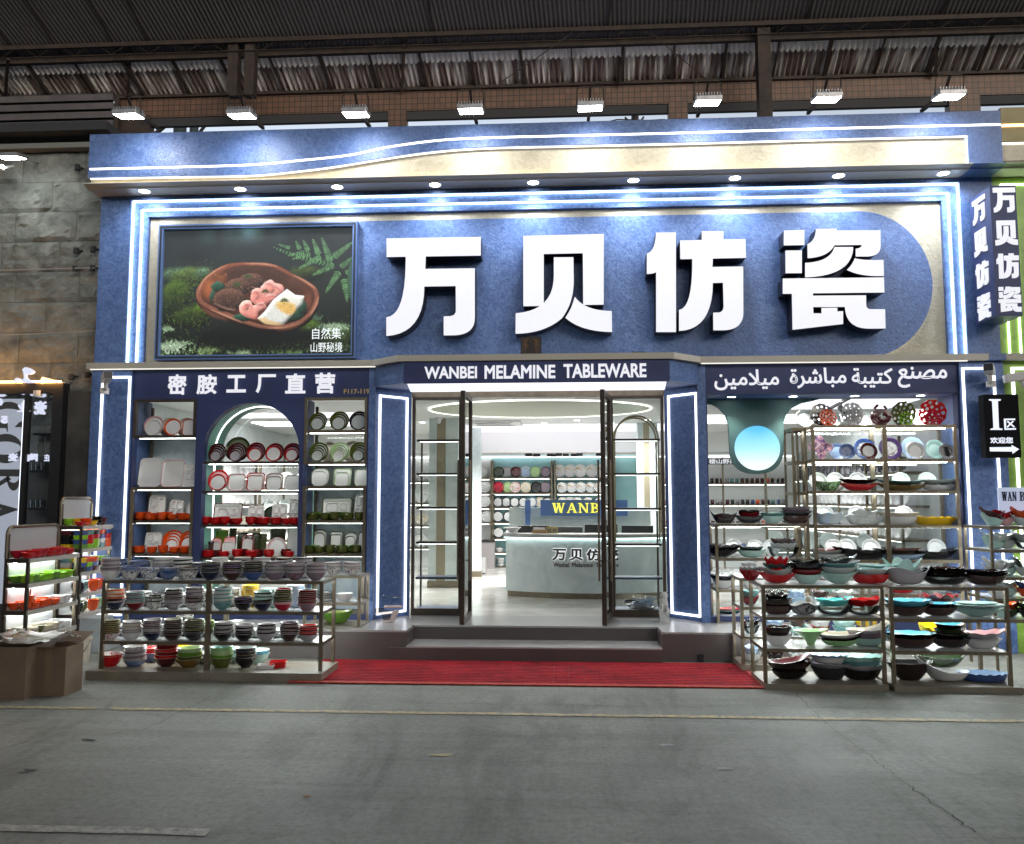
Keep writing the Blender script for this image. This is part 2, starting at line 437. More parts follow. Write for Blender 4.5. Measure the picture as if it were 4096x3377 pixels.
for i, x in enumerate([-9.6 + k * .82 for k in range(25)]):
    MB().bar(rpt(x, -.3, -.05), rpt(x, .68, -.06), .045 if i % 2 else .02, .06).build('rafter', STEEL, roof)
MB().bar(RP((-12, YB - .72, ze + SL * .72 - .06)), RP((12, YB - .72, ze + SL * .72 - .06)), .08, .10).build('purlin', STEEL, roof)
MB().bar(RP((-12, YB - .03, ze - .06)), RP((12, YB - .03, ze - .06)), .06, .05).build('eave_bar', STEEL, roof)
def zu(t): return ze + .055 + .36 * t
for t in (.98, 2.6, 5.2, 8.5):
    m_ = MB().bar(RP((-13, YB - t, zu(t) - .06)), RP((13, YB - t, zu(t) - .06)), .06, .07)
    m_.tube([RP((-13, YB - t, zu(t) - .22)), RP((13, YB - t, zu(t) - .22))], .008, 5)
    k = -13.0
    while k < 13:
        m_.tube([RP((k, YB - t, zu(t) - .09)), RP((k + .2, YB - t, zu(t) - .22)), RP((k + .4, YB - t, zu(t) - .09))], .006, 4); k += .62
    m_.build('lattice_purlin', STEEL, roof)
for u in (75, 250, 480, 620, 1740, 2430, 3210, 3740):
    p = at(u, 110, YB - .8); MB().tube([RP((p.x, YB - .72, zu(.72) - .02)), RP((p.x + .1, YB - 5, zu(5) - .02))], .012, 5).build('sheet_seam', STEEL, roof)
def post(u0, u1, vt, vb, dy):
    a = at((u0 + u1) / 2, vb, YB + dy); w = (u1 - u0) / F * (YB + dy + 8.72)
    h = ZZ((u0 + u1) / 2, vt, YB + dy)
    MB().box(a.x - w / 2, a.x + w / 2, dy, dy + w, a.z - 8, h - 8).build('post', STEEL, roof)
    MB().bar((a.x - .6, dy + .05, h - 8 + .25), (a.x, dy + .05, h - 8 - .35), .06).bar((a.x + .6, dy + .05, h - 8 + .25), (a.x, dy + .05, h - 8 - .35), .06).build('brace', STEEL, roof)
post(905, 948, 40, 378, -.95); post(972, 1015, 40, 378, -.95); post(3040, 3092, -60, 480, -.95)
for u, v0, v1 in ((22, 385, 235), (512, 378, 180), (1608, 365, 150), (2480, 335, 75), (3742, 300, 20)):
    a = at(u, v0, YB - .1); b_ = at(u + 10, v1, YB - .9); MB().bar(RP(a), RP(b_), .05).build('strut', STEEL, roof)
for pts in (((2002, 330), (2150, 230), (2290, 130)), ((2600, 130), (2690, 205), (2840, 330))):
    MB().tube([RP(at(u, v, YB - 1.0)) for u, v in pts], .008, 5).build('wire', STEEL, roof)

def tilemat():
    m = mat('brown_tiles', (.20, .09, .045), .5); n, l, b = nd(m)
    tc = n.new('ShaderNodeTexCoord'); br = n.new('ShaderNodeTexBrick')
    mp = n.new('ShaderNodeMapping'); mp.inputs['Rotation'].default_value = (R(90), 0, 0)
    br.offset = 0; br.inputs['Scale'].default_value = 1; br.inputs['Brick Width'].default_value = .096; br.inputs['Row Height'].default_value = .096
    br.inputs['Mortar Size'].default_value = .007; br.inputs['Color1'].default_value = (.135, .066, .038, 1); br.inputs['Color2'].default_value = (.088, .045, .028, 1); br.inputs['Mortar'].default_value = (.02, .016, .013, 1)
    br.inputs['Bias'].default_value = -.1
    l.new(tc.outputs['Object'], mp.inputs[0]); l.new(mp.outputs[0], br.inputs['Vector']); l.new(br.outputs['Color'], b.inputs['Base Color'])
    return m
TILE = tilemat(); DARKB = mat('dark_concrete', (.03, .03, .034), .8)
beam = thing('tiled_building', 'brown mosaic tiled beam of the building behind the blue parapet', 'building', (0, YB, 0))
b0 = at(1400, 450, YB).z; b1 = at(1400, 372, YB).z
bx('tiled_beam', X(470, 420, YB), 9, 0, .12, b0, b1, TILE, beam)
bx('soffit_beam', X(470, 420, YB), 9, .02, .10, at(2048, 466, YB).z, b0, DARKB, beam)
for u0, u1, dk in ((1552, 1626, 1), (2675, 2752, 1), (3800, 3925, 1), (380, 600, 0)):
    m_ = MB().box(X(u0, 500, YB), X(u1, 500, YB), -.01, .16, 3, b0 + .05)
    m_.build('tiled_column', TILE if dk else STEEL, beam)
louvre = thing('louvre_panel', 'row of grey horizontal louvre slats above the stone wall', 'louvre', (0, YB - .2, 0))
for v in (400, 435, 470, 505, 540):
    a = at(-400, v + 5, YB - .2); c = at(455, v - 10, YB - .2)
    MB().bar((a.x, 0, c.z), (c.x, 0, c.z), .06, .11).build('slat', noisy('grey_slat', (.055, .05, .055), (.085, .08, .082), scale=3, rough=.7), louvre)
for u in (190, 462):
    p = at(u, 400, YB - .2); bx('mullion', p.x - .04, p.x + .04, .04, .1, at(u, 560, YB).z, p.z + .05, STEEL, louvre)
bx('backing', at(-500, 400, YB).x, at(460, 400, YB).x, .12, .16, at(0, 610, YB).z, at(0, 385, YB).z, DARKB, louvre)
# things glimpsed through the gap: pole with transformer gear, cables
pole = thing('utility_pole', 'dark utility pole with brackets seen through the gap above the parapet', 'pole', (X(720, 520, 9), 9, 0))
MB().tube([(0, 0, 0), (0, 0, 12)], .14, 10).tube([(.32, 0, 0), (.32, 0, 12)], .1, 8).build('shaft', mat('pole_grey', (.05, .06, .06), .8), pole)
zz = ZZ(720, 515, 9); MB().bar((-.9, 0, zz - .4), (.15, 0, zz + .5), .07).bar((.3, 0, zz - .3), (.9, 0, zz + .5), .05).build('bracket', STEEL, pole)
p = at(2540, 480, 7)
tag(MB().tube([(p.x, 7, 0), (p.x, 7, p.z + 2)], .07, 8).tube([at(2400, 495, 7), at(2470, 478, 7), (p.x, 7, p.z), at(2590, 482, 7), at(2660, 478, 7)], .012, 5).tube([at(2500, 470, 7), at(2520, 490, 7), at(2560, 490, 7), at(2575, 468, 7)], .02, 5).build('cable_pole', STEEL), 'black post with tangled cables right of the middle, against the sky', 'pole')

op = thing('opposite_building', 'unseen dark row of shops across the street, holding back skylight', 'building', (0, -21, 0))  # unseen row opposite, added with its height set to hold back skylight
bx('wall', -45, 45, -.3, 0, 0, 8.4, noisy('opposite_wall', (.05, .05, .052), (.08, .08, .082), scale=1, rough=.8), op)
for k in range(9): bx('shutter', -40 + k * 9, -33 + k * 9, .001, .06, .1, 3.4, noisy('shutter_grey', (.10, .10, .105), (.13, .13, .135), scale=2, rough=.6), op)

# ================================================================ the shop building
shop = thing('shop_building', 'blue stucco shopfront with cream cornice and glazed entrance portal', 'shop', (0, 0, 0))
XL, XR = -4.985, 4.412
# ---- parapet with the wave
YP = -.22
w1 = [(366, 682), (665, 675), (997, 665), (1197, 648), (1400, 626), (1549, 595), (1749, 568), (1948, 557), (2214, 550), (2750, 537), (3363, 519), (3996, 504)]
w2 = [(366, 714), (665, 708), (997, 702), (1200, 684), (1350, 665), (1549, 633), (1749, 606), (1948, 592), (2214, 585), (2750, 573), (3363, 556), (3866, 544)]
def onP(l, y): return spline([(at(u, v, y).x, at(u, v, y).z) for u, v in l], 8)
c1 = onP(w1, YP); c2 = onP(w2, YP)
PXL, PXR = -5.0, at(3998, 500, YP).x
zt = 5.372; zb = 4.808; xr2 = c2[-1][0]
poly = [(PXL, zt), (PXL, c2[0][1])] + c2[1:] + [(xr2, zb), (PXR, zb), (PXR, zt)]
MB().prism(poly, YP - .03, .25).build('parapet', BLUE, shop)
poly = [(PXL, c2[0][1])] + c2[1:] + [(xr2, zb), (PXL, zb)]
MB().prism([(x, z - .0) for x, z in poly], YP + .03, .2).build('cream_band', CREAM, shop)
def ribbon(pts, w, y0, y1, name, m, parent):
    L = []; Rr = []
    for i, p in enumerate(pts):
        a = pts[max(i - 1, 0)]; b_ = pts[min(i + 1, len(pts) - 1)]
        d = Vector((b_[0] - a[0], b_[1] - a[1])).normalized()
        L.append((p[0] - d.y * w / 2, p[1] + d.x * w / 2)); Rr.append((p[0] + d.y * w / 2, p[1] - d.x * w / 2))
    return MB().prism(L + Rr[::-1], y0, y1).build(name, m, parent)
LEDP = glow('parapet_led', (1.0, .97, .90), 1.7)
ribbon(c1, .019, YP - .036, YP - .028, 'led_strip', LEDP, shop)
ribbon([(x, z - .012) for x, z in c2] , .009, YP - .02, YP + .0, 'led_strip', LEDP, shop)
bx('led_strip', xr2 - .012, xr2 - .002, YP - .01, YP + .01, zb + .02, c2[-1][1] - .02, LEDB, shop)
# warm LED washing up from the lip of the cornice
bx('led_strip', PXL + .03, xr2 - .03, YP - .012, YP + .008, zb + .010, zb + .030, glow('warm_led', (1.0, .74, .30), 3.4), shop)
# ---- cornice with rounded nose
prof = [(-.06, 4.86), (-.06, 4.817), (YP - .085, 4.817), (YP - .095, 4.810)]
for k in range(7):
    t = k / 6 * math.pi / 2; prof.append((YP - .095 + .095 * math.sin(t) * 1.0, 4.781 + .024 * math.cos(t)))
prof += [(.05, 4.781), (.05, 4.86)]
MB().xprof(prof, PXL - .02, xr2 + .01).build('cornice', TRIM, shop, smooth=True)
MB().xprof(prof, xr2 + .012, PXR).build('cornice_return', BLUE, shop, smooth=True)
# ---- upper wall with stepped frame
def P2(u, v, y): q = at(u, v, y); return q.x, q.z
ox0, ozt = P2(525, 801, 0); ox1, _ = P2(3839, 729, 0)
ox0, ox1, ozt = -4.648, 4.093, 4.735
Y1, Y2, Y3 = .06, .12, .17
zl = 2.935
ax0, ax1, azt = at(548, 1100, Y1).x, at(3818, 1100, Y1).x, at(2048, 770 + 34, Y1).z
az0 = .5 * (at(559, 834, Y1).z + at(3800, 768, Y1).z); ax0 = at(549, 1140, Y1).x; ax1 = at(3816, 1090, Y1).x
bx0 = at(585, 1140, Y2).x; bx1 = at(3780, 1100, Y2).x; bzt = .5 * (at(590, 868, Y2).z + at(3765, 803, Y2).z)
MB().prism([(XL, zl - .02), (XL, 4.80), (XR, 4.80), (XR, zl - .02), (ox1, zl - .02), (ox1, ozt), (ox0, ozt), (ox0, zl - .02)], 0, .3).build('upper_wall', BLUE, shop)
MB().prism([(ox0 - .02, zl - .02), (ox0 - .02, ozt + .02), (ox1 + .02, ozt + .02), (ox1 + .02, zl - .02), (ax1, zl - .02), (ax1, az0), (ax0, az0), (ax0, zl - .02)], Y1, .31).build('frame_step', BLUE, shop)
MB().prism([(ax0 - .02, zl - .02), (ax0 - .02, az0 + .02), (ax1 + .02, az0 + .02), (ax1 + .02, zl - .02), (bx1, zl - .02), (bx1, bzt), (bx0, bzt), (bx0, zl - .02)], Y2, .32).build('frame_step', BLUE, shop)
bx('sign_board', bx0 - .02, bx1 + .02, Y3, .33, zl - .02, bzt + .02, CREAM, shop)
def gateled(x0, x1, z0, zt_, y, w=.0045, dp=.034):
    mb = MB().box(x0, x0 + w, y - dp, y, z0, zt_ - w).box(x1 - w, x1, y - dp, y, z0, zt_ - w).box(x0, x1, y - dp, y, zt_ - w, zt_)
    return mb.build('led_strip', glow('frame_led', (.66, .86, 1.0), 5.5), shop)
gateled(ox0 + .004, ox1 - .004, zl + .01, ozt - .004, Y1 - .003); gateled(ax0 + .004, ax1 - .004, zl + .01, az0 - .004, Y2 - .003)
# blue stadium panel in front of the cream board
YS = .10
sx0 = at(1430, 1150, YS).x - .02; szt = .5 * (at(1430, 888, YS).z + at(3440, 843, YS).z); sxr = at(3730, 1130, YS).x; zc = szt - (szt - zl) * .5
sxc = at(3430, 843, YS).x
arc = [(sxc + (sxr - sxc) * math.sin(t), zc + (szt - zc) * math.cos(t)) for t in [math.pi * k / 40 for k in range(41)]]
MB().prism([(sx0, zl - .02), (sx0, szt)] + arc + [], YS, YS + .045).build('sign_panel', BLUE, shop)
inner = [(sxc + (sxr - sxc - .03) * math.sin(t), zc + (szt - zc - .03) * math.cos(t)) for t in [math.pi * k / 40 for k in range(41)]]
ribbon(inner, .012, YS + .047, YS + .055, 'led_strip', glow('halo_led', (1.0, .95, .75), 5.0), shop)
# ---- ledge and portal header (bay)
lb = 2.875
bay = [(-1.98, .0), (-1.66, -.36), (1.125, -.36), (1.435, .0)]
def ledgepoly(d): return [(XL - .03, .1), (XL - .03, -.10 - d), (-1.955 - d, -.10 - d), (-1.64 - d, -.37 - d), (1.105 + d, -.37 - d), (1.41 + d, -.10 - d), (at(3955, 1416, -.1).x, -.10 - d), (at(3955, 1416, -.1).x, .1)]
MB().hprism(ledgepoly(0), lb, 2.937).build('ledge', TRIM, shop)
xg = at(3955, 1416, -.1).x
bx('ledge_end', xg + .001, XR + .0, -.10, .1, lb, 2.937, BLUE, shop)
bx('led_strip', XL, -1.93, -.08, -.06, lb - .010, lb - .001, glow('ledge_glow', (1, .98, .88), .62), shop)  # glow added for the pale lit underside of the ledge
bx('led_strip', 1.42, 4.05, -.08, -.06, lb - .010, lb - .001, glow('ledge_glow', (1, .98, .88), .62), shop)  # same added underside glow, right of the portal
hb = 2.645
MB().hprism([(-1.93, .02), (-1.93, -.045), (-1.585, -.335), (1.075, -.335), (1.385, -.045), (1.385, .02)], hb + .06, lb - .001).build('portal_header', BLUE, shop)
MB().hprism([(-1.575, -.345), (1.065, -.345), (1.065, -.30), (-1.575, -.30)], hb + .01, lb - .003).build('header_board', NAVY, shop)
# chamfer soffits in blue, bright soffit panel between
MB().hprism([(-1.93, .0), (-1.93, -.04), (-1.585, -.33), (-1.55, -.33), (-1.63, .36)], hb + .02, hb + .06).build('portal_soffit', BLUE, shop)
MB().hprism([(1.385, .0), (1.385, -.04), (1.075, -.33), (1.04, -.33), (1.10, .36)], hb + .02, hb + .06).build('portal_soffit', BLUE, shop)
MB().hprism([(-1.549, -.30), (1.039, -.30), (1.098, .34), (-1.628, .34)], hb + .01, hb + .05).build('light_panel', glow('soffit_panel', (.92, .92, 1.0), .85), shop)
# ---- lower wall, left bay
def rectp(x0, x1, z0, z1): return [(x0, z0), (x1, z0), (x1, z1), (x0, z1)]
LX = dict(A=(-4.53, -3.845), B=(-3.765, -2.735), C=(-2.69, -2.02))
zA, zB, zC = 2.555, 2.508, 2.56
archr = (LX['B'][1] - LX['B'][0]) / 2; archc = (LX['B'][0] + LX['B'][1]) / 2
archpts = [(archc + archr * math.cos(t), zB - archr + archr * math.sin(t)) for t in [math.pi * k / 36 for k in range(37)]]
holes = [rectp(*LX['A'], .33, zA), [(LX['B'][1], .33)] + archpts + [(LX['B'][0], .33)], rectp(*LX['C'], .33, zC)]
MB().prism(rectp(-4.985, -1.93, .27, lb), 0, .10, holes).build('front_wall', NAVY, shop)
# ---- lower wall, right bay
RX0, RX1, RZ = 1.483, 3.965, 2.560
MB().prism(rectp(1.385, XR, .0, lb), 0, .10, [rectp(RX0, RX1, .33, RZ)]).build('front_wall', NAVY, shop)
bx('side_wall', XL, XL + .08, .101, 7.2, 0, 4.78, BLUE, shop); bx('side_wall', XR - .08, XR, .101, 7.2, 0, 4.78, BLUE, shop)
# pillars proud of the wall
pl = at(396, 1800, -.03).x
bx('pillar', -4.985, -4.545, -.03, -.001, 0, lb - .012, BLUE, shop)
bx('pillar', 3.985, XR + .0, -.03, -.001, 0, lb - .012, BLUE, shop)
def rectled(x0, x1, z0, z1, y, w, m, parent, rot=None, bottom=True):
    mb = MB().box(x0, x0 + w, y - .014, y, z0, z1 - w).box(x1 - w, x1, y - .014, y, z0, z1 - w).box(x0, x1, y - .014, y, z1 - w, z1)
    if bottom: mb.box(x0 + w, x1 - w, y - .014, y, z0, z0 + w)
    return mb.build('led_strip', m, parent)
rectled(-4.872, -4.555, .3, 2.80, -.031, .021, LED, shop); rectled(4.005, 4.325, .3, 2.808, -.031, .021, LED, shop)
# blue slips either side of the portal
bx('wall_slip', -2.005, -1.93, -.012, -.001, .27, lb - .012, BLUE, shop)
bx('wall_slip', 1.386, 1.47, -.012, -.001, .27, lb - .012, BLUE, shop)
# ---- splayed portal columns
def portal_col(x0, x1, y0, y1, sgn):
    d = Vector((x1 - x0, y1 - y0, 0)); L_ = d.length; rz = math.atan2(d.y, d.x)
    c = link('portal_column', MB().box(0, L_, -.001, .06, .27, hb + .019).mesh('portal_column', BLUE), shop, (x0, y0, 0), rz)
    mb = MB(); w = .020; a, b_ = .035 if sgn > 0 else .055, L_ - (.055 if sgn > 0 else .035)
    mb.box(a, a + w, -.016, -.002, .315, 2.59 - w).box(b_ - w, b_, -.016, -.002, .315, 2.59 - w).box(a, b_, -.016, -.002, 2.59 - w, 2.59).box(a + w, b_ - w, -.016, -.002, .315, .315 + w)
    mb.build('led_strip', LED, c)
portal_col(-1.935, -1.625, .02, .37, 1); portal_col(1.095, 1.415, .37, .02, -1)
# ---- platform and steps
def plat(poly, z0, z1, name, m): return MB().hprism(poly, z0, z1).build(name, m, shop)
zf = .27
PX0, PX1 = at(1330, 2560, -.66).x, at(2965, 2560, -.64).x
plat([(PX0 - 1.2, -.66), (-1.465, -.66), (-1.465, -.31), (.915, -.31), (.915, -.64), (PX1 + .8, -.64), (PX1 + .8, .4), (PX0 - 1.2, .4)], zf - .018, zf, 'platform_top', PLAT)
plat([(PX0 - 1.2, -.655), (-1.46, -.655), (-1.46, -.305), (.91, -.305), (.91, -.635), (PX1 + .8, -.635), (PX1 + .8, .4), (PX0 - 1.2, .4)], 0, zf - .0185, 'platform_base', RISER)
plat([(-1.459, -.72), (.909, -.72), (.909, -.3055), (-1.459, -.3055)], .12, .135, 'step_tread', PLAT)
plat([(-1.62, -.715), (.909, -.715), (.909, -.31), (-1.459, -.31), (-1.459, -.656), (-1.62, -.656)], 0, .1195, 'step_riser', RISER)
p = at(2802, 2645, -.642); bx('drain_hole', p.x - .03, p.x + .03, -.643, -.6345, .0, .075, BLACK, shop)
# ---- interior shell
FLOOR = noisy('terrazzo_floor', (.50, .49, .45), (.60, .59, .55), scale=3, rough=.16, rvar=.05)
bx('shop_floor', XL + .08, XR - .08, .4, 7.2, .0, zf, FLOOR, shop)
CZ = 2.64
bx('ceiling', XL + .08, XR - .08, .40, 4.28, CZ, CZ + .1, CEIL, shop)
bx('ceiling', XL + .08, -1.55, 4.28, 6.0, CZ, CZ + .1, CEIL, shop); bx('ceiling', 1.75, XR - .08, 4.28, 6.0, CZ, CZ + .1, CEIL, shop)
LUM = glow('luminous_ceiling', (.93, .89, 1.0), .95)
LUM2 = glow('bright_ceiling', (.96, .95, 1.0), 3.2)  # area light added in the side aisle panels to brighten the interior
bx('light_panel', -1.55, .04, 4.28, 5.98, CZ + .02, CZ + .06, LUM, shop); bx('light_panel', .06, 1.75, 4.28, 5.98, CZ + .02, CZ + .06, LUM, shop)
bx('light_panel', -4.6, -2.5, 2.3, 2.9, CZ - .012, CZ - .002, LUM, shop); bx('light_panel', -4.6, -2.5, 3.6, 4.2, CZ - .012, CZ - .002, LUM2, shop); bx('light_panel', 2.1, 4.1, 1.2, 2.2, CZ - .012, CZ - .002, LUM, shop); bx('light_panel', 1.9, 4.1, 3.0, 4.2, CZ - .012, CZ - .002, LUM2, shop)
LIN = noisy('pale_lining', (.52, .56, .56), (.62, .66, .65), scale=4, rough=.6)
bx('side_lining', XL + .0801, XL + .095, .53, 6.98, zf, CZ, LIN, shop); bx('side_lining', XR - .095, XR - .0801, .53, 6.98, zf, CZ, LIN, shop)
bx('bulkhead', XL + .08, XR - .08, 6.0, 6.12, 2.30, CZ + .1, WHITE, shop)
bx('low_ceiling', XL + .08, XR - .08, 6.12, 7.05, 2.30, 2.36, CEIL, shop)
bx('back_wall', XL + .08, XR - .08, 7.0, 7.1, zf, 2.3, noisy('aqua_back', (.25, .48, .50), (.32, .55, .57), scale=4, rough=.6), shop)
bx('led_strip', XL + .2, XR - .2, 6.9, 6.95, 2.255, 2.275, LED, shop)
# recessed oval with LED rim
ov = [(-.02 + 1.28 * math.cos(t), 1.58 + .98 * math.sin(t)) for t in [2 * math.pi * k / 64 for k in range(64)]]
def ovc():
    c0 = at(1737, 1637, .5); return c0
a_ = atz(1737, 1640, CZ); b_ = atz(2603, 1630, CZ); t_ = atz(2050, 1598, CZ); d_ = atz(2050, 1668, CZ)
ocx, ocy, orx, ory = (a_.x + b_.x) / 2 - .02, (t_.y + d_.y) / 2, (b_.x - a_.x) / 2 + .04, (d_.y - t_.y) / 2
ov = [(ocx + orx * math.cos(2 * math.pi * k / 72), ocy + ory * math.sin(2 * math.pi * k / 72)) for k in range(72)]
mb = MB(); n_ = len(ov)
mb.add([(x, y, CZ - .003) for x, y in ov] + [(ocx + (x - ocx) * .991, ocy + (y - ocy) * .991, CZ - .003) for x, y in ov] + [(x, y, CZ - .018) for x, y in ov] + [(ocx + (x - ocx) * .991, ocy + (y - ocy) * .991, CZ - .018) for x, y in ov],
       [f for i in range(n_) for j in [(i + 1) % n_] for f in ((i, j, 2 * n_ + j, 2 * n_ + i), (n_ + i, 3 * n_ + i, 3 * n_ + j, n_ + j), (2 * n_ + i, 2 * n_ + j, 3 * n_ + j, 3 * n_ + i))])
mb.build('led_strip', glow('oval_led', (1, 1, .90), 1.6), shop)
MB().hprism([(ocx + (x - ocx) * .98, ocy + (y - ocy) * .98) for x, y in ov], CZ - .010, CZ - .002).build('oval_recess', mat('cream_ceiling', (.70, .71, .58), .45), shop)
# ---- portal glazing: transom, side panes and doors
yd = .37
bx('transom', -1.62, 1.095, yd, yd + .06, 2.60, hb + .009, BRONZE, shop)
def pane_frame(x0, x1, z0, z1, w=.03, name='window'):
    f = MB().box(x0, x0 + w, yd, yd + .05, z0, z1).box(x1 - w, x1, yd, yd + .05, z0, z1).box(x0 + w, x1 - w, yd, yd + .05, z1 - w, z1).box(x0 + w, x1 - w, yd, yd + .05, z0, z0 + .07).build(name, DBRONZE, shop)
    bx('pane', x0 + w, x1 - w, yd + .02, yd + .028, z0 + .07, z1 - w, GLASS, f)
    return f
pane_frame(-1.612, -1.075, zf + .002, 2.599); pane_frame(.52, 1.085, zf + .002, 2.599)
def door(hx, hy, nx, ny, top):
    d = Vector((nx - hx, ny - hy)); L_ = d.length
    g = link('door', MB().box(0, .05, -.022, .022, zf + .006, top).box(L_ - .055, L_, -.022, .022, zf + .006, top).box(.05, L_ - .055, -.022, .022, top - .05, top).box(.05, L_ - .055, -.022, .022, zf + .006, zf + .06).mesh('door', DBRONZE), shop, (hx, hy, 0), math.atan2(d.y, d.x))
    bx('pane', .05, L_ - .055, -.004, .004, zf + .06, top - .05, GLASS, g)
    h = MB()
    for s in (-1, 1):
        h.tube([(L_ - .12, s * .06, zf + .42), (L_ - .12, s * .06, zf + 1.62)], .011, 8)
        for z in (zf + .62, zf + 1.42): h.tube([(L_ - .12, s * .02, z), (L_ - .12, s * .062, z)], .009, 6)
    h.build('handle', BRONZE, g, smooth=True)
door(-.975, .33, at(1848, 2300, -.30).x, -.30, 2.585); door(.505, .33, at(2416, 2300, -.30).x, -.30, 2.585)

# ================================================================ lamps on the front
LAMPF = glow('flood_face', (1.0, 1.0, .98), 30.0)
ALU = noisy('lamp_aluminium', (.30, .30, .31), (.42, .42, .43), scale=20, rough=.4, metal=.6)
fl = None
ORD = ['leftmost', 'second from left', 'third from left', 'fourth from left', 'fifth from left', 'third from right', 'second from right', 'rightmost']
FLOODX = [(515, 469), (967, 469), (1424, 463), (1883, 449), (2361, 438), (2830, 416), (3306, 403), (3795, 393)]
def make_flood():
    t = thing('floodlight', '', 'floodlight')
    MB().box(-.125, .125, -.10, .10, 0, .045).build('housing', ALU, t, bevel=.006)
    m_ = MB()
    for k in range(9): m_.box(-.11 + k * .0275 - .003, -.11 + k * .0275 + .003, -.08, .08, .045, .075)
    m_.build('cooling_fins', ALU, t)
    MB().box(-.113, .113, -.088, .088, -.004, -.0005).build('lens', LAMPF, t)
    MB().tube([(-.13, 0, .02), (-.13, -.02, .17), (-.10, -.025, .20), (.10, -.025, .20), (.13, -.02, .17), (.13, 0, .02)], .007, 6).build('bracket', DBRONZE, t)
    MB().bar((0, -.02, .20), (0, .10, .06), .022).bar((0, .10, .07), (0, .62, .05), .030).build('arm', STEEL, t)
    return t
for i, (u, v) in enumerate(FLOODX):
    if i == 0: fl = make_flood(); o = fl
    else: o = copy_tree(fl)
    p = at(u, v, -.72); o.location = (p.x, -.72, p.z + .01); o.rotation_euler = (R(9), 0, 0)
    ld = bpy.data.lights.new('flood_beam', 'SPOT'); ld.energy = 11; ld.spot_size = R(125); ld.spot_blend = .9; ld.color = (.93, .96, 1.0); ld.shadow_soft_size = .10
    lo = bpy.data.objects.new('beam', ld); COL.objects.link(lo); lo.location = (0, 0, -.03); lo.rotation_euler = (R(42), 0, 0); lo.parent = o
    tag(o, 'lit square floodlight on an arm above the blue parapet, ' + ORD[i] + ' of the eight', 'floodlight', 'floodlights along the parapet')
dl0 = None
DOWN = [(577, 771), (961, 764), (1349, 757), (1740, 751), (2133, 741), (2534, 732), (2940, 721), (3355, 711), (3774, 699)]
ORD9 = ['leftmost', 'second from left', 'third from left', 'fourth from left', 'middle', 'fourth from right', 'third from right', 'second from right', 'rightmost']
def make_down(name='downlight', r=.055):
    t = thing(name, '', 'downlight')
    MB().lathe([(r, 0), (r + .012, -.004), (r + .012, .002), (r, .002)], n=24).build('trim_ring', WHITE, t, smooth=True)
    MB().lathe([(0, -.001), (r, -.001), (r, .001), (0, .001)], n=24).build('lens', glow('downlight_lens', (.96, .98, 1.0), 14.0), t)
    return t
for i, (u, v) in enumerate(DOWN):
    if i == 0: dl0 = make_down(); o = dl0
    else: o = copy_tree(dl0)
    p = at(u, v, -.13); o.location = (p.x, -.13, 4.7795)
    tag(o, 'round lit downlight in the cream cornice soffit, ' + ORD9[i] + ' of the nine', 'downlight', 'downlights in the cornice soffit')
    ld = bpy.data.lights.new('downlight_beam', 'SPOT'); ld.energy = 17; ld.spot_size = R(150); ld.spot_blend = .8; ld.color = (.86, .93, 1.0); ld.shadow_soft_size = .05
    lo = bpy.data.objects.new('beam', ld); COL.objects.link(lo); lo.location = (0, 0, -.02); lo.rotation_euler = (R(8), 0, 0); lo.parent = o
    if i and False: pass

# ================================================================ big shop name
def z6(x, y): return (1450 + x * .64103, 800 + y * .64103)
def z7(x, y): return (2700 + x * .66287, 700 + y * .66287)
G = {}
G['wan'] = (z6, [[(150, 241), (738, 231), (738, 348), (395, 353), (392, 431), (701, 427), (701, 735), ('q', 701, 838, 580, 845), (507, 846), (507, 727), (545, 726), ('q', 583, 722, 583, 690), (582, 538), (386, 541), ('q', 385, 835, 149, 850), (149, 733), ('q', 272, 725, 270, 355), (151, 357)]])
G['bei'] = (z6, [[(1003, 225), (1505, 213), (1505, 654), (1377, 656), (1375, 333), (1131, 338), (1131, 662), (1004, 664)],
                 [(1194, 359), (1316, 358), (1318, 500), ('q', 1318, 645, 1245, 738), ('q', 1140, 832, 955, 836), (956, 708), ('q', 1196, 690, 1194, 470)],
                 [(1325, 605), ('q', 1385, 692, 1555, 694), (1557, 825), ('q', 1360, 822, 1265, 735), ('q', 1302, 690, 1325, 605)]])
G['fang'] = (None, [[z6(*p) if p[0] != 'q' else ('q',) + z6(p[1], p[2]) + z6(p[3], p[4]) for p in [(1832, 205), (1955, 203), (1956, 825), (1832, 825), (1832, 452), ('q', 1812, 462, 1774, 463), (1775, 334), ('q', 1826, 325, 1832, 205)]],
                    [z7(*p) if p[0] != 'q' else ('q',) + z7(p[1], p[2]) + z7(p[3], p[4]) for p in [(161, 340), (292, 340), (292, 389), (425, 388), (428, 501), (228, 505), (226, 556), (411, 553), (412, 830), ('q', 412, 936, 290, 938), (231, 938), (230, 832), (262, 831), ('q', 293, 828, 293, 790), (289, 651), (228, 653), ('q', 226, 935, 24, 942), (24, 815), ('q', 107, 805, 104, 508), (32, 509), (30, 396), (162, 393)]]])
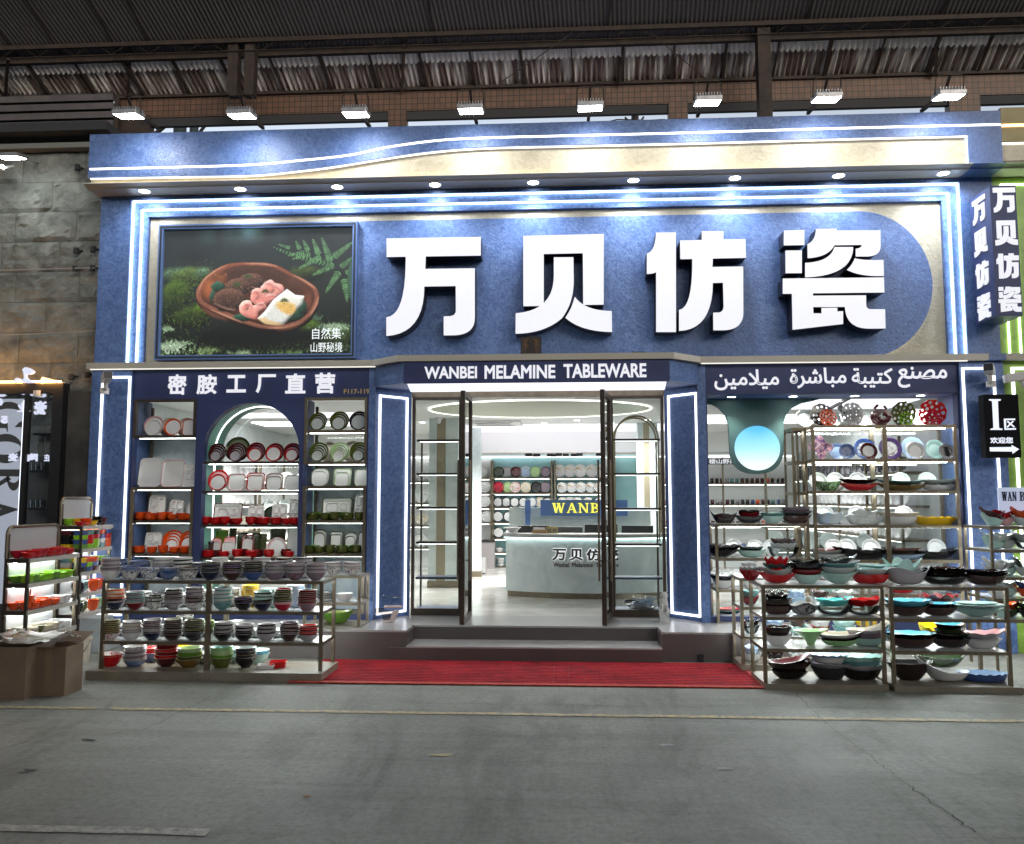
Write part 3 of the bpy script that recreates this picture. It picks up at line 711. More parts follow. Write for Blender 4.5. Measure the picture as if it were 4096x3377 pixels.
G['ci'] = (z7, [[(657, 336), (780, 333), (780, 424), (656, 426)], [(666, 457), (765, 456), (765, 593), (667, 594)],
                [(850, 327), (974, 325), (974, 336), (1239, 335), (1240, 430), ('q', 1240, 490, 1160, 493), (1090, 493), (1090, 446), ('q', 1125, 444, 1127, 423), (962, 425), ('q', 925, 497, 800, 503), (799, 418), ('q', 848, 400, 850, 327)],
                [(962, 436), (1075, 436), ('q', 1072, 610, 785, 619), (785, 531), ('q', 935, 527, 962, 436)],
                [(1085, 503), ('q', 1130, 518, 1257, 513), (1260, 610), ('q', 1115, 616, 1037, 573), ('q', 1072, 540, 1085, 503)],
                [(650, 626), (1260, 619), (1263, 710), (832, 715), (832, 729), (1152, 727), (1153, 785), ('q', 1155, 810, 1180, 811), (1267, 811), (1270, 927), (1165, 928), ('q', 1030, 925, 1025, 797), (833, 798), (835, 836), (883, 836), (884, 803), (979, 802), (979, 824), (1014, 823), (1014, 900), (709, 935), (705, 718), (650, 718)]])
YC = -.10
GLY = {}
for k, (fn, polys) in G.items():
    out = []
    for pl_ in polys:
        q = [(fn(*p) if p[0] != 'q' else ('q',) + fn(p[1], p[2]) + fn(p[3], p[4])) for p in pl_] if fn else pl_
        out.append([(at(u, v, YC).x, at(u, v, YC).z) for u, v in curve(q, 10)])
    GLY[k] = out
RET = mat('letter_return', (.012, .014, .03), .5)
def rect_of(polys):
    xs = [p[0] for q in polys for p in q]; zs = [p[1] for q in polys for p in q]
    return min(xs), max(xs), min(zs), max(zs)
sign = thing('shop_sign', 'four huge white lit characters on the blue stadium shaped panel', 'sign', (0, 0, 0))
for k in ('wan', 'bei', 'fang', 'ci'):
    body = MB(); face = MB()
    for pl_ in GLY[k]:
        body.prism(pl_, YC, YS - .001); face.prism(pl_, YC - .004, YC - .0005)
    c = body.build('character', RET, sign); face.build('lit_face', SIGNW, c)
UNIT = {k: [[((x - a) / (b - a), (z - c) / (d - c)) for x, z in q] for q in v] for k, v in GLY.items() for (a, b, c, d) in [rect_of(v)]}
def glyph(k, x0, x1, z0, z1, y0, y1, m, parent, name='character', tf=None):
    mb = MB()
    for q in UNIT[k]: mb.prism([(x0 + a * (x1 - x0), z0 + b * (z1 - z0)) for a, b in q], y0, y1)
    if tf: mb.v = [tuple(tf(Vector(v))) for v in mb.v]
    return mb.build(name, m, parent)

# ================================================================ small signs
def T(parent, body, u0, v0, u1, v1, y, m, bold=0.0, name='lettering', **kw):
    """lettering between pixel corners (left, top) and (right, bottom) on the plane y"""
    a = at(u0, v1, y); b = at(u1, v0, y)
    return text(name, body, a.x, b.x, a.z, b.z, y, m, parent, bold, **kw)
s = thing('left_bay_sign', 'white lit Chinese characters over the arched left display window', 'sign', (0, 0, 0))
for ch, u0, u1, v0, v1 in (('密', 668, 748, 1497, 1580), ('胺', 785, 869, 1497, 1579), ('工', 905, 985, 1500, 1571), ('厂', 1022, 1104, 1497, 1573), ('直', 1140, 1223, 1494, 1575), ('营', 1259, 1341, 1491, 1575)):
    T(s, ch, u0, v0, u1, v1, -.03, SIGNW, .034, 'character', squash=.25)
s = thing('unit_number', 'small gold unit number lettering right of the white characters', 'sign', (0, 0, 0))
T(s, 'F117-119', 1375, 1556, 1478, 1576, -.006, mat('gold_letter', (.62, .46, .16), .4), .02, squash=.1)
s = thing('portal_sign', 'white lit English capitals on the navy board over the doors', 'sign', (0, 0, 0))
for w_, u0, u1, v0, v1 in (('WANBEI', 1697, 1908, 1465, 1516), ('MELAMINE', 1938, 2221, 1459, 1516), ('TABLEWARE', 2254, 2585, 1453, 1513)):
    T(s, w_, u0, v0, u1, v1, -.362, SIGNW, .030, 'word', squash=.25)
s = thing('right_bay_sign', 'white lit Arabic lettering over the right display window', 'sign', (0, 0, 0))
AR = ['\uFEE3\uFEBC\uFEE8\uFECA', '\uFEDB\uFE98\uFEF4\uFE92\uFE94', '\uFEE3\uFE92\uFE8E\uFEB7\uFEAE\uFE93', '\uFEE3\uFEF4\uFEFC\uFEE3\uFEF4\uFEE6']
for w_, u0, u1, v0, v1 in zip(AR, (3592, 3408, 3160, 2858), (3787, 3570, 3384, 3115), (1466, 1471, 1470, 1477), (1552, 1552, 1555, 1562)):
    T(s, w_[::-1], u0, v0, u1, v1, -.022, SIGNW, .020, 'word', squash=.25)

# ================================================================ poster light box
def vcmat(name, strength):
    m = bpy.data.materials.new(name); m.use_nodes = True; n, l, b = nd(m)
    a = n.new('ShaderNodeVertexColor'); a.layer_name = 'ink'
    b.inputs['Base Color'].default_value = (.015, .015, .015, 1); l.new(a.outputs['Color'], b.inputs['Emission Color'])
    b.inputs['Emission Strength'].default_value = strength; b.inputs['Roughness'].default_value = .25
    return m
YF = .06
pos = thing('poster_lightbox', 'framed lit food poster with a wooden bowl among ferns and moss', 'poster', (0, 0, 0))
fx0, fx1 = at(630, 1150, YF).x, at(1427, 1150, YF).x; fz0, fz1 = at(630, 1441, YF).z, at(640, 898, YF).z
fz1 = .5 * (at(640, 900, YF).z + at(1425, 889, YF).z); fz0 = .5 * (at(625, 1441, YF).z + at(1427, 1434, YF).z)
MB().prism(rectp(fx0, fx1, fz0, fz1), YF - .02, Y3, [rectp(fx0 + .05, fx1 - .05, fz0 + .05, fz1 - .05)]).build('frame', mat('poster_frame', (.12, .20, .42), .3, .4), pos)
MB().prism(rectp(fx0 + .018, fx1 - .018, fz0 + .018, fz1 - .018), YF - .026, YF - .0205, [rectp(fx0 + .034, fx1 - .034, fz0 + .034, fz1 - .034)]).build('frame_bead', BLACK, pos)
px0, px1, pz0, pz1 = fx0 + .045, fx1 - .045, fz0 + .045, fz1 - .045
bx('backing', px0, px1, YF + .02, YF + .06, pz0, pz1, BLACK, pos)
import numpy as np
GX, GY = 440, 300                                   # the print: a fine grid of coloured points
IMG = np.zeros((GY, GX, 3)); NRG = np.random.default_rng(4)
def pz(x, y):
    """poster zoom pixel to panel x,z"""
    return px0 + (x - 212) / (1808 - 212) * (px1 - px0), pz1 - (y - 235) / (1325 - 235) * (pz1 - pz0)
def box(a, r):
    r = int(round(r))
    if r < 1: return a
    for ax in (0, 1):
        for _ in range(2):
            p_ = np.pad(a, [(r + 1, r) if k == ax else (0, 0) for k in range(a.ndim)], mode='edge'); c_ = np.cumsum(p_, axis=ax)
            a = (np.take(c_, range(2 * r + 1, c_.shape[ax]), ax) - np.take(c_, range(0, c_.shape[ax] - 2 * r - 1), ax)) / (2 * r + 1)
    return a
def ink(pts, col, col2=None, blur=0, relief=0, grain=0, ext=0):
    """one soft printed shape; col2 is its colour at the lower side"""
    q = np.array([((x - 212) / 1596 * GX, (y - 235) / 1090 * GY) for x, y in pts])
    m_ = int(blur * 3 + relief * 2 + 3)
    x0, x1 = max(0, int(q[:, 0].min()) - m_), min(GX, int(q[:, 0].max()) + m_ + 1); y0, y1 = max(0, int(q[:, 1].min()) - m_), min(GY, int(q[:, 1].max()) + m_ + 1)
    if x1 <= x0 or y1 <= y0: return
    cov = np.zeros((y1 - y0, x1 - x0))
    for sx_ in (.25, .75):
        for sy_ in (.25, .75):
            xs, ys = np.meshgrid(np.arange(x0, x1) + sx_, np.arange(y0, y1) + sy_); ins = np.zeros(xs.shape, bool); j = len(q) - 1
            for i in range(len(q)):
                xi, yi, xj, yj = q[i, 0], q[i, 1], q[j, 0], q[j, 1]
                if yi != yj: ins ^= ((yi > ys) != (yj > ys)) & (xs < (xj - xi) * (ys - yi) / (yj - yi) + xi)
                j = i
            cov += ins * .25
    hard = cov
    if blur: cov = box(cov, blur)
    a = np.array(lin(*col)); b = np.array(lin(*(col2 or col))); t = np.clip((np.arange(y0, y1) - q[:, 1].min()) / max(1e-6, np.ptp(q[:, 1])), 0, 1)[:, None, None]
    c = a + (b - a) * t + np.zeros((y1 - y0, x1 - x0, 1))
    if relief:
        h = box(hard, relief); gy, gx = np.gradient(h); c = c * np.clip(1 + relief * 1.5 * (gx * .8 + gy * 1.1), .25, 1.9)[..., None]
    if grain: c = c * (1 + grain * box(NRG.normal(size=(y1 - y0, x1 - x0)), 1 if grain > .5 else 0))[..., None]
    IMG[y0:y1, x0:x1] = IMG[y0:y1, x0:x1] * (1 - cov[..., None]) + np.clip(c, 0, 1) * cov[..., None]
rp = random.Random(3)
ink([(200, 220), (1820, 220), (1820, 640), (200, 640)], (22, 30, 33), (34, 42, 40)); ink([(200, 600), (1820, 600), (1820, 1340), (200, 1340)], (30, 38, 31), (12, 15, 11), blur=8)
def blob(cx, cy, rx, ry, col, col2=None, n=22, j=.18, **kw):
    ink([(cx + rx * math.cos(2 * math.pi * k / n) * (1 + rp.uniform(-j, j)), cy + ry * math.sin(2 * math.pi * k / n) * (1 + rp.uniform(-j, j))) for k in range(n)], col, col2, **kw)
for cx, cy, rx, ry, c in ((560, 340, 90, 60, (40, 56, 58)), (820, 330, 110, 80, (44, 62, 64)), (930, 280, 60, 45, (92, 120, 112)), (940, 300, 34, 30, (100, 150, 175)), (1000, 300, 30, 60, (70, 96, 90)), (1300, 300, 140, 60, (34, 46, 50)), (770, 280, 26, 44, (60, 84, 90)), (1180, 330, 40, 80, (48, 64, 66)), (590, 320, 20, 90, (58, 80, 80)), (480, 450, 160, 60, (26, 34, 36))):
    blob(cx, cy, rx, ry, c, tuple(int(i * .7) for i in c), j=.08, blur=11)
# moss
for cx, cy, rx, ry, c in ((330, 640, 130, 70, (70, 95, 70)), (450, 650, 170, 80, (74, 92, 44)), (340, 800, 130, 120, (60, 82, 24)), (560, 620, 80, 50, (80, 110, 84)), (300, 960, 120, 110, (26, 38, 16)), (470, 1000, 150, 90, (44, 60, 18)), (560, 940, 90, 60, (70, 92, 24)), (1420, 640, 150, 60, (52, 66, 26)), (1460, 1090, 90, 60, (72, 96, 30)), (1700, 1180, 120, 110, (52, 70, 34))):
    blob(cx, cy, rx, ry, c, tuple(int(i * .35) for i in c), blur=4, relief=10, grain=.9)
for _ in range(900):
    x = rp.choice((rp.gauss(360, 110), rp.gauss(470, 120), rp.gauss(560, 60))); y = rp.choice((rp.gauss(660, 60), rp.gauss(790, 80), rp.gauss(980, 60)))
    if x < 216 or x > 640: continue
    g = rp.random(); a = rp.uniform(0, 6.3); L = rp.uniform(8, 22)
    ink([(x, y), (x + 3 * math.sin(a), y - 3 * math.cos(a)), (x + L * math.cos(a), y + L * math.sin(a))], (int(40 + 90 * g), int(58 + 100 * g), int(14 + 40 * g)))
def lichen(cx, cy, s_, n=60, c=(170, 200, 160)):
    for _ in range(n):
        x, y = cx + rp.gauss(0, s_), cy + abs(rp.gauss(0, s_ * .55)); a = rp.uniform(-2.9, -.2)
        for b in range(3):
            aa = a + rp.uniform(-.7, .7); L = rp.uniform(16, 46); g = rp.uniform(.45, 1.1)
            q = (x + L * math.cos(aa), y + L * math.sin(aa)); w = rp.uniform(2.2, 4.2)
            ink([(x - w * math.sin(aa), y + w * math.cos(aa)), (x + w * math.sin(aa), y - w * math.cos(aa)), q], tuple(min(255, int(i * g)) for i in c))
lichen(330, 1210, 70, 120); lichen(260, 1090, 22, 30); lichen(590, 1270, 50, 70, (140, 168, 110)); lichen(890, 1300, 60, 50, (130, 150, 110)); lichen(1320, 1300, 70, 70, (120, 150, 96)); lichen(1650, 1080, 60, 90, (120, 150, 116)); lichen(1500, 1000, 30, 30, (90, 120, 90)); lichen(1690, 1250, 60, 50, (90, 110, 80)); lichen(250, 1290, 40, 40, (70, 90, 60))
for _ in range(1600):
    x = rp.uniform(216, 1800); y = 1325 - abs(rp.gauss(0, 150))
    if 560 < x < 1450 and y < 1200: continue
    g = rp.random() ** 1.6; a = rp.uniform(-2.6, -.5); L = rp.uniform(10, 30)
    ink([(x - 2.5, y), (x + 2.5, y), (x + L * math.cos(a), y + L * math.sin(a))], (int(18 + 90 * g), int(26 + 110 * g), int(12 + 60 * g)))
lichen(300, 1230, 60, 90, (190, 214, 180)); lichen(1660, 1080, 50, 60, (170, 196, 160)); lichen(900, 1300, 60, 50, (160, 184, 140))
# fern fronds
def frond(x0, y0, x1, y1, n, w, c, bend=0):
    dx, dy = x1 - x0, y1 - y0; L = math.hypot(dx, dy); tx, ty = dx / L, dy / L; nx, ny = -ty, tx
    for k in range(n):
        t = (k + .5) / n; px_, py_ = x0 + dx * t + nx * bend * math.sin(math.pi * t), y0 + dy * t + ny * bend * math.sin(math.pi * t)
        ll = w * (1 - t) ** .7 + 5
        for s_ in (-1, 1):
            ex, ey = px_ + s_ * nx * ll + tx * ll * .45, py_ + s_ * ny * ll + ty * ll * .45; h = L / n * .25
            g = rp.uniform(.75, 1.15)
            ink([(px_ - tx * h, py_ - ty * h), ((px_ + ex) / 2 - tx * h, (py_ + ey) / 2 - ty * h), (ex, ey), ((px_ + ex) / 2 + tx * h, (py_ + ey) / 2 + ty * h), (px_ + tx * h, py_ + ty * h)], tuple(min(255, int(i * g)) for i in c))
    ink([(x0 - nx * 3, y0 - ny * 3), (x1, y1), (x0 + nx * 3, y0 + ny * 3)], (60, 100, 60))
FG = (112, 164, 108); FD = (84, 128, 84)
frond(1640, 560, 1130, 400, 18, 30, FD, -20)
for a in ((1620, 540, 1540, 330, 14, 34), (1520, 480, 1465, 340, 11, 28), (1430, 450, 1385, 345, 9, 24), (1360, 430, 1325, 355, 8, 20), (1540, 490, 1355, 590, 13, 26), (1450, 465, 1300, 510, 10, 20), (1650, 560, 1470, 650, 13, 30), (1690, 620, 1580, 800, 15, 32), (1730, 680, 1760, 880, 14, 32), (1640, 500, 1800, 370, 14, 32), (1700, 590, 1800, 500, 9, 28), (1280, 415, 1180, 380, 8, 14), (1400, 450, 1260, 480, 9, 18), (1740, 640, 1805, 600, 6, 22)):
    frond(*a, FG)
blob(1790, 700, 30, 160, (60, 90, 70), (50, 80, 60), j=.06)
# bowl
rim = [(500, 790), (512, 740), (560, 670), (640, 600), (740, 548), (860, 532), (1000, 536), (1120, 546), (1220, 584), (1310, 640), (1400, 690), (1470, 728), (1510, 770), (1528, 830), (1515, 900), (1470, 990), (1400, 1050), (1300, 1086), (1180, 1102), (1060, 1096), (930, 1060), (800, 1006), (690, 960), (600, 920), (540, 880), (512, 840)]
shade = [(505, 830), (560, 930), (640, 990), (720, 1050), (860, 1085), (1000, 1110), (1150, 1122), (1300, 1105), (1420, 1050), (1520, 900), (1440, 1110), (1250, 1190), (1000, 1200), (760, 1150), (620, 1060), (530, 920)]
blob(1010, 1170, 520, 90, (8, 9, 7), (8, 9, 7), j=.05, blur=10)
ink(spline([(x, y + 36) for x, y in rim] + [(500, 826)], 5)[:-1], (84, 44, 28), (20, 11, 8), relief=8, grain=.12)
ink(spline(rim + [rim[0]], 5)[:-1], (122, 66, 42), (132, 84, 68), relief=2, grain=.12)
inn = [(540, 790), (560, 735), (650, 650), (760, 580), (870, 556), (1100, 570), (1200, 606), (1300, 664), (1400, 716), (1470, 770), (1490, 830), (1475, 900), (1430, 980), (1360, 1030), (1250, 1066), (1150, 1074), (1040, 1060), (900, 1010), (780, 960), (680, 920), (600, 880), (552, 840)]
ink(spline(inn + [inn[0]], 5)[:-1], (58, 33, 22), (92, 50, 31), relief=9, grain=.15)
blob(620, 760, 60, 85, (176, 100, 56), (140, 72, 40), blur=6); blob(690, 660, 60, 46, (120, 68, 40), blur=6); blob(1320, 720, 60, 60, (96, 62, 50), (70, 38, 26), blur=8); blob(1440, 860, 24, 80, (120, 66, 46), blur=6)
for _ in range(40):
    x, y = rp.uniform(580, 760), rp.uniform(580, 800); ink([(x, y), (x + 6, y + 2), (x + rp.uniform(-4, 14), y + rp.uniform(14, 36))], rp.choice(((190, 110, 62), (110, 58, 34))))
# garnish leaves and food
for x, y, rx, ry in ((680, 740, 60, 46), (640, 820, 26, 60), (730, 910, 50, 40), (900, 1000, 90, 36), (1320, 980, 80, 60), (1390, 920, 40, 60)): blob(x, y, rx, ry, (44, 84, 66), (18, 36, 22), blur=1, relief=4)
for cx, cy, rx, ry in ((960, 690, 110, 66), (850, 740, 110, 74), (780, 850, 140, 100)):
    blob(cx, cy, rx, ry, (92, 62, 50), (36, 22, 19), 30, .04, relief=8)
    for _ in range(140):
        a = rp.uniform(0, 6.3); q = rp.random() ** .5; x, y = cx + rx * .9 * q * math.cos(a), cy + ry * .9 * q * math.sin(a)
        ink([(x - 3, y + 3), (x + 3, y + 3), (x, y - 6)], rp.choice(((150, 110, 88), (120, 84, 66), (56, 36, 30))))
    ink(spline([(cx - rx * .9, cy + ry * .3), (cx - rx * .3, cy + ry * .75), (cx + rx * .3, cy + ry * .95), (cx + rx * .3, cy + ry * .8), (cx - rx * .3, cy + ry * .55), (cx - rx * .9, cy + ry * .2)], 4), (118, 84, 72))
for pts, a, b in (([(1040, 740), (1100, 690), (1130, 684), (1160, 710), (1220, 730), (1234, 790), (1180, 830), (1100, 850), (1040, 800)], (236, 170, 158), (206, 128, 116)), ([(970, 770), (1010, 750), (1060, 770), (1100, 820), (1170, 830), (1110, 890), (1020, 900), (960, 850)], (232, 160, 148), (200, 116, 106)), ([(865, 900), (900, 860), (960, 860), (980, 900), (1060, 880), (1090, 920), (1030, 960), (1020, 1020), (960, 1010), (900, 985), (870, 950)], (240, 176, 162), (208, 122, 108))):
    ink(spline(pts + [pts[0]], 5)[:-1], a, b, relief=4)
for pts in ([(900, 900), (930, 885), (950, 910), (930, 940), (900, 935)], [(1000, 860), (1050, 850), (1090, 875), (1060, 905), (1010, 890)], [(1090, 760), (1130, 740), (1160, 770), (1120, 800)], [(985, 800), (1010, 790), (1030, 830), (1000, 850)]): ink(spline(pts + [pts[0]], 4)[:-1], (186, 104, 94), (226, 152, 138), blur=2, relief=3)
ink([(1150, 850), (1260, 764), (1330, 815), (1405, 825), (1390, 900), (1330, 950), (1300, 1000), (1240, 1066), (1170, 1070), (1100, 1060), (1020, 1010), (1080, 950)], (236, 236, 224), (200, 202, 196), relief=4)
ink([(1020, 1010), (1080, 1000), (1130, 1030), (1180, 1045), (1240, 1066), (1170, 1072), (1080, 1056)], (226, 200, 156), (190, 154, 104), blur=1)
ink([(1160, 900), (1230, 850), (1340, 900), (1330, 950), (1280, 990), (1200, 940)], (222, 186, 110), (206, 160, 74), blur=3)
for i in range(7):
    for j_ in range(4):
        x, y = 1180 + i * 22 + j_ * 12, 890 + j_ * 24 + i * 6 - 12
        if 1165 < x < 1325 and y < 975: blob(x, y, 8, 8, (196, 146, 60), (236, 206, 140), 6, .05)
for cx, cy in ((1080, 790), (1240, 870), (840, 730), (930, 660)):
    for k in range(7):
        a = -1.57 + (k - 3) * .5; L = 46
        ink([(cx, cy), (cx + L * .5 * math.cos(a - .25), cy + L * .5 * math.sin(a - .25)), (cx + L * math.cos(a), cy + L * .8 * math.sin(a)), (cx + L * .5 * math.cos(a + .25), cy + L * .5 * math.sin(a + .25))], (60, 84, 40), (40, 60, 28))
    ink([(cx - 3, cy), (cx + 3, cy), (cx - 4, cy + 50)], (64, 80, 40))
def fold(pts, col, w=5, blur=1):
    c = spline(pts, 6); L = []; Q = []
    for i, p_ in enumerate(c):
        a = c[max(i - 1, 0)]; b = c[min(i + 1, len(c) - 1)]; d = Vector((b[0] - a[0], b[1] - a[1])).normalized(); ww = w * math.sin(math.pi * (i + .5) / len(c))
        L.append((p_[0] - d.y * ww, p_[1] + d.x * ww)); Q.append((p_[0] + d.y * ww, p_[1] - d.x * ww))
    ink(L + Q[::-1], col, blur=blur)
for pts in ([(1060, 720), (1090, 700), (1130, 712), (1150, 750)], [(1140, 720), (1180, 740), (1225, 780)], [(960, 790), (1000, 770), (1040, 800)], [(880, 920), (915, 880), (960, 890), (955, 930)], [(1000, 890), (1060, 880), (1080, 920)], [(1080, 820), (1130, 810), (1180, 820)]):
    fold(pts, (250, 206, 196)); fold([(x + 6, y + 16) for x, y in pts], (168, 84, 78), 7, 2)
for pts in ([(512, 800), (560, 680), (660, 596), (760, 552)], [(900, 540), (1060, 546), (1180, 570)], [(1300, 640), (1420, 706), (1500, 770)], [(1520, 830), (1505, 900), (1450, 1000)], [(1400, 1046), (1250, 1090), (1100, 1090)], [(900, 1046), (760, 986), (620, 926)]): fold(pts, (196, 140, 110), 6, 1)
for pts in ([(540, 860), (640, 930), (780, 980)], [(1180, 1070), (1320, 1040), (1420, 980)]): fold([(x, y + 40) for x, y in pts], (120, 74, 52), 10, 3)
IMG = IMG * (1 + .10 * NRG.normal(size=(GY, GX, 1)) * (IMG > .002)) * (1 + .35 * box(NRG.normal(size=(GY, GX, 1)), 2))
gx = np.linspace(px0, px1, GX); gz = np.linspace(pz1, pz0, GY)
pv = np.zeros((GY, GX, 3)); pv[..., 0] = gx[None]; pv[..., 1] = YF + .0195; pv[..., 2] = gz[:, None]
ii = (np.arange(GY - 1)[:, None] * GX + np.arange(GX - 1)[None]).ravel()
pf = np.stack([ii, ii + GX, ii + GX + 1, ii + 1], 1)
me = bpy.data.meshes.new('picture'); me.from_pydata(pv.reshape(-1, 3).tolist(), [], pf.tolist())
ca = me.color_attributes.new('ink', 'FLOAT_COLOR', 'POINT'); ca.data.foreach_set('color', np.concatenate([np.clip(IMG, 0, 1), np.ones((GY, GX, 1))], 2).astype(np.float32).ravel())
me.materials.append(vcmat('poster_print', .72)); link('picture', me, pos)
for body, x0, x1, y0, y1 in (('自然集·', 1480, 1738, 1100, 1195), ('山野秘境', 1470, 1730, 1222, 1305)):
    a = pz(x0, y1); b = pz(x1, y0); text('caption', body, a[0], b[0], a[1], b[1], YF + .008, glow('caption_white', (.85, .93, .95), .6), pos, .0, squash=.05)

# ================================================================ little plaque below the second character
q = thing('talisman_plaque', 'small dark square plaque with golden rays standing on the ledge', 'plaque', (0, 0, 0))
x0, x1 = at(2083, 1400, -.33).x, at(2166, 1400, -.33).x; z1 = at(2120, 1348, -.33).z
bx('board', x0, x1, -.335, -.315, 2.937, z1, mat('plaque_brown', (.055, .03, .018), .4), q)
MB().prism(rectp(x0, x1, 2.937, z1), -.341, -.3355, [rectp(x0 + .012, x1 - .012, 2.949, z1 - .012)]).build('border', BLACK, q)
m_ = MB(); cx, cz = (x0 + x1) / 2, (2.937 + z1) / 2 + .025
for k in range(28):
    a = 2 * math.pi * k / 28; r0, r1 = .045, .078 + .014 * (k % 2)
    m_.prism([(cx + r0 * math.cos(a - .03), cz + r0 * math.sin(a - .03)), (cx + r1 * math.cos(a), cz + r1 * math.sin(a)), (cx + r0 * math.cos(a + .03), cz + r0 * math.sin(a + .03))], -.338, -.3355)
m_.build('rays', mat('gold_ray', (.50, .27, .06), .35, .6), q)
m_ = MB().prism([(cx + .034 * math.cos(t), cz + .02 + .026 * math.sin(t)) for t in [2 * math.pi * k / 14 for k in range(14)]], -.345, -.3355)
m_.prism([(cx - .045, 2.955), (cx - .03, cz - .015), (cx, cz), (cx + .03, cz - .015), (cx + .045, 2.955)], -.343, -.3355)
m_.build('figure', mat('plaque_dark', (.02, .012, .01), .4), q)
tag(MB().bar(at(2528, 1411, -.34), at(2583, 1411, -.34), .018).build('rod', BLACK), 'short dark rod lying on the ledge at the right', 'rod')

# ================================================================ projecting sign with the four characters
pj = thing('projecting_sign', 'tall navy box sign with four white characters on two faces', 'sign', (0, 0, 0))
# near face meets the viewer: corner edges measured in the photograph
yA = -.44
A_t, A_b = at(3958, 742, yA), at(3982, 1268, yA)        # near left corner
B_t, B_b = at(4062, 742, yA), at(4084, 1262, yA)
zt_, zb_ = .5 * (A_t.z + B_t.z), .5 * (A_b.z + B_b.z)
xa, xb = A_t.x, B_t.x; dpt = .405
bx('box', xa, xb, yA, yA + dpt, zb_, zt_, NAVY, pj)
H4 = zt_ - zb_
for i, k in enumerate(('wan', 'bei', 'fang', 'ci')):
    ztop = zt_ - H4 * (.02 + i * .253)
    glyph(k, xa + .025, xb - .012, ztop - H4 * .19, ztop, yA - .012, yA - .001, SIGNW, pj)
    glyph(k, 0, .25, ztop - H4 * .19 - .02, ztop - .02, -.012, -.001, SIGNW, pj, tf=lambda v: Vector((xa + v.y, yA + .34 - v.x, v.z)))
# ================================================================ hanging zone sign
zs = thing('zone_sign', 'black box sign with large I, Chinese characters and a white arrow', 'sign', (0, 0, 0))
yz = -.24
a = at(3945, 1831, yz); b = at(4072, 1578, yz); c_ = at(4083, 1831, yz)
bx('box', a.x, b.x, yz, yz + .10, a.z, b.z, mat('sign_black', (.010, .010, .012), .85, spec=.1), zs); bx('bracket', a.x + .1, a.x + .16, yz + .10, -.05, (a.z + b.z) / 2 - .05, (a.z + b.z) / 2 + .05, DBRONZE, zs)
def zq(px, py): q = at(3840 + px * .242, 1440 + py * .242, yz); return q.x, q.z
wpt = glow('zone_white', (.80, .85, 1.0), .60)
ipts = [(476, 650), (670, 650), (670, 672), (622, 684), (640, 1120), (655, 1132), (697, 1136), (697, 1158), (500, 1158), (500, 1140), (540, 1130), (550, 1118), (528, 690), (515, 676), (478, 672)]
MB().prism([zq(*p) for p in ipts], yz - .006, yz - .001).build('letter', wpt, zs)
mb = MB()
for p in ([(722, 972), (908, 970), (908, 996), (755, 998), (760, 1132), (920, 1128), (922, 1154), (733, 1158)], [(770, 1022), (790, 1008), (902, 1104), (888, 1120)], [(868, 1006), (886, 1018), (785, 1122), (768, 1106)]): mb.prism([zq(*k) for k in p], yz - .006, yz - .001)
mb.build('character', wpt, zs)
a = zq(498, 1384); b = zq(872, 1276); text('lettering', '欢迎您', a[0], b[0], a[1], b[1], yz - .004, wpt, zs, .03, squash=.05)
MB().prism([zq(*p) for p in [(488, 1445), (852, 1440), (850, 1408), (972, 1476), (868, 1552), (862, 1516), (494, 1512)]], yz - .006, yz - .001).build('arrow', wpt, zs)
# white name board behind the right rack
nb = thing('name_board', 'white board with navy serif letters on the right hand rack', 'sign', (0, 0, 0))
yn = -.75
a = at(4000, 2090, yn); b = at(4300, 1950, yn); bx('board', a.x, b.x, yn, yn + .02, a.z, b.z, glow('board_white', (.62, .72, 1.0), .32), nb)
NBI = (nb, yn - .001)

# ================================================================ surveillance cameras
def cctv(u, v, Y, rz, tilt, label, s=1.0, dark=True):
    p = at(u, v, Y); t = thing('security_camera', label, 'camera', p, rz)
    m_ = MB().box(-.045, .045, -.15, .08, -.035, .045); m_.v = [tuple(Matrix.Rotation(tilt, 3, 'X') @ Vector(q) * s) for q in m_.v]; m_.build('housing', mat('camera_shell', (.62, .60, .58), .4), t, bevel=.008)
    m_ = MB().box(-.041, .041, -.153, -.1505, -.031, .041); m_.v = [tuple(Matrix.Rotation(tilt, 3, 'X') @ Vector(q) * s) for q in m_.v]; m_.build('lens_cover', BLACK if dark else WHITE, t)
    MB().tube([(0, 0, -.03), (0, .02, -.09), (0, .10, -.11)], .022 * s, 8).lathe([(0, -.15), (.045, -.15), (.045, -.09), (0, -.09)], (0, .10, 0), 14).build('mount', mat('camera_shell', (.62, .60, .58), .4), t, smooth=True)
    return t
cctv(425, 1515, -.18, R(35), R(-6), 'white bullet camera with black face at the top of the left pillar')
cctv(3958, 1484, -.18, R(-30), R(-6), 'bullet camera with black face at the top of the right blue pillar')
cctv(4085, 1508, -.18, R(-100), R(8), 'white bullet camera on the green wall beside the zone sign', dark=False)
cctv(196, 1532, .08, R(115), R(14), 'white bullet camera on the black frame of the left neighbour', dark=False)

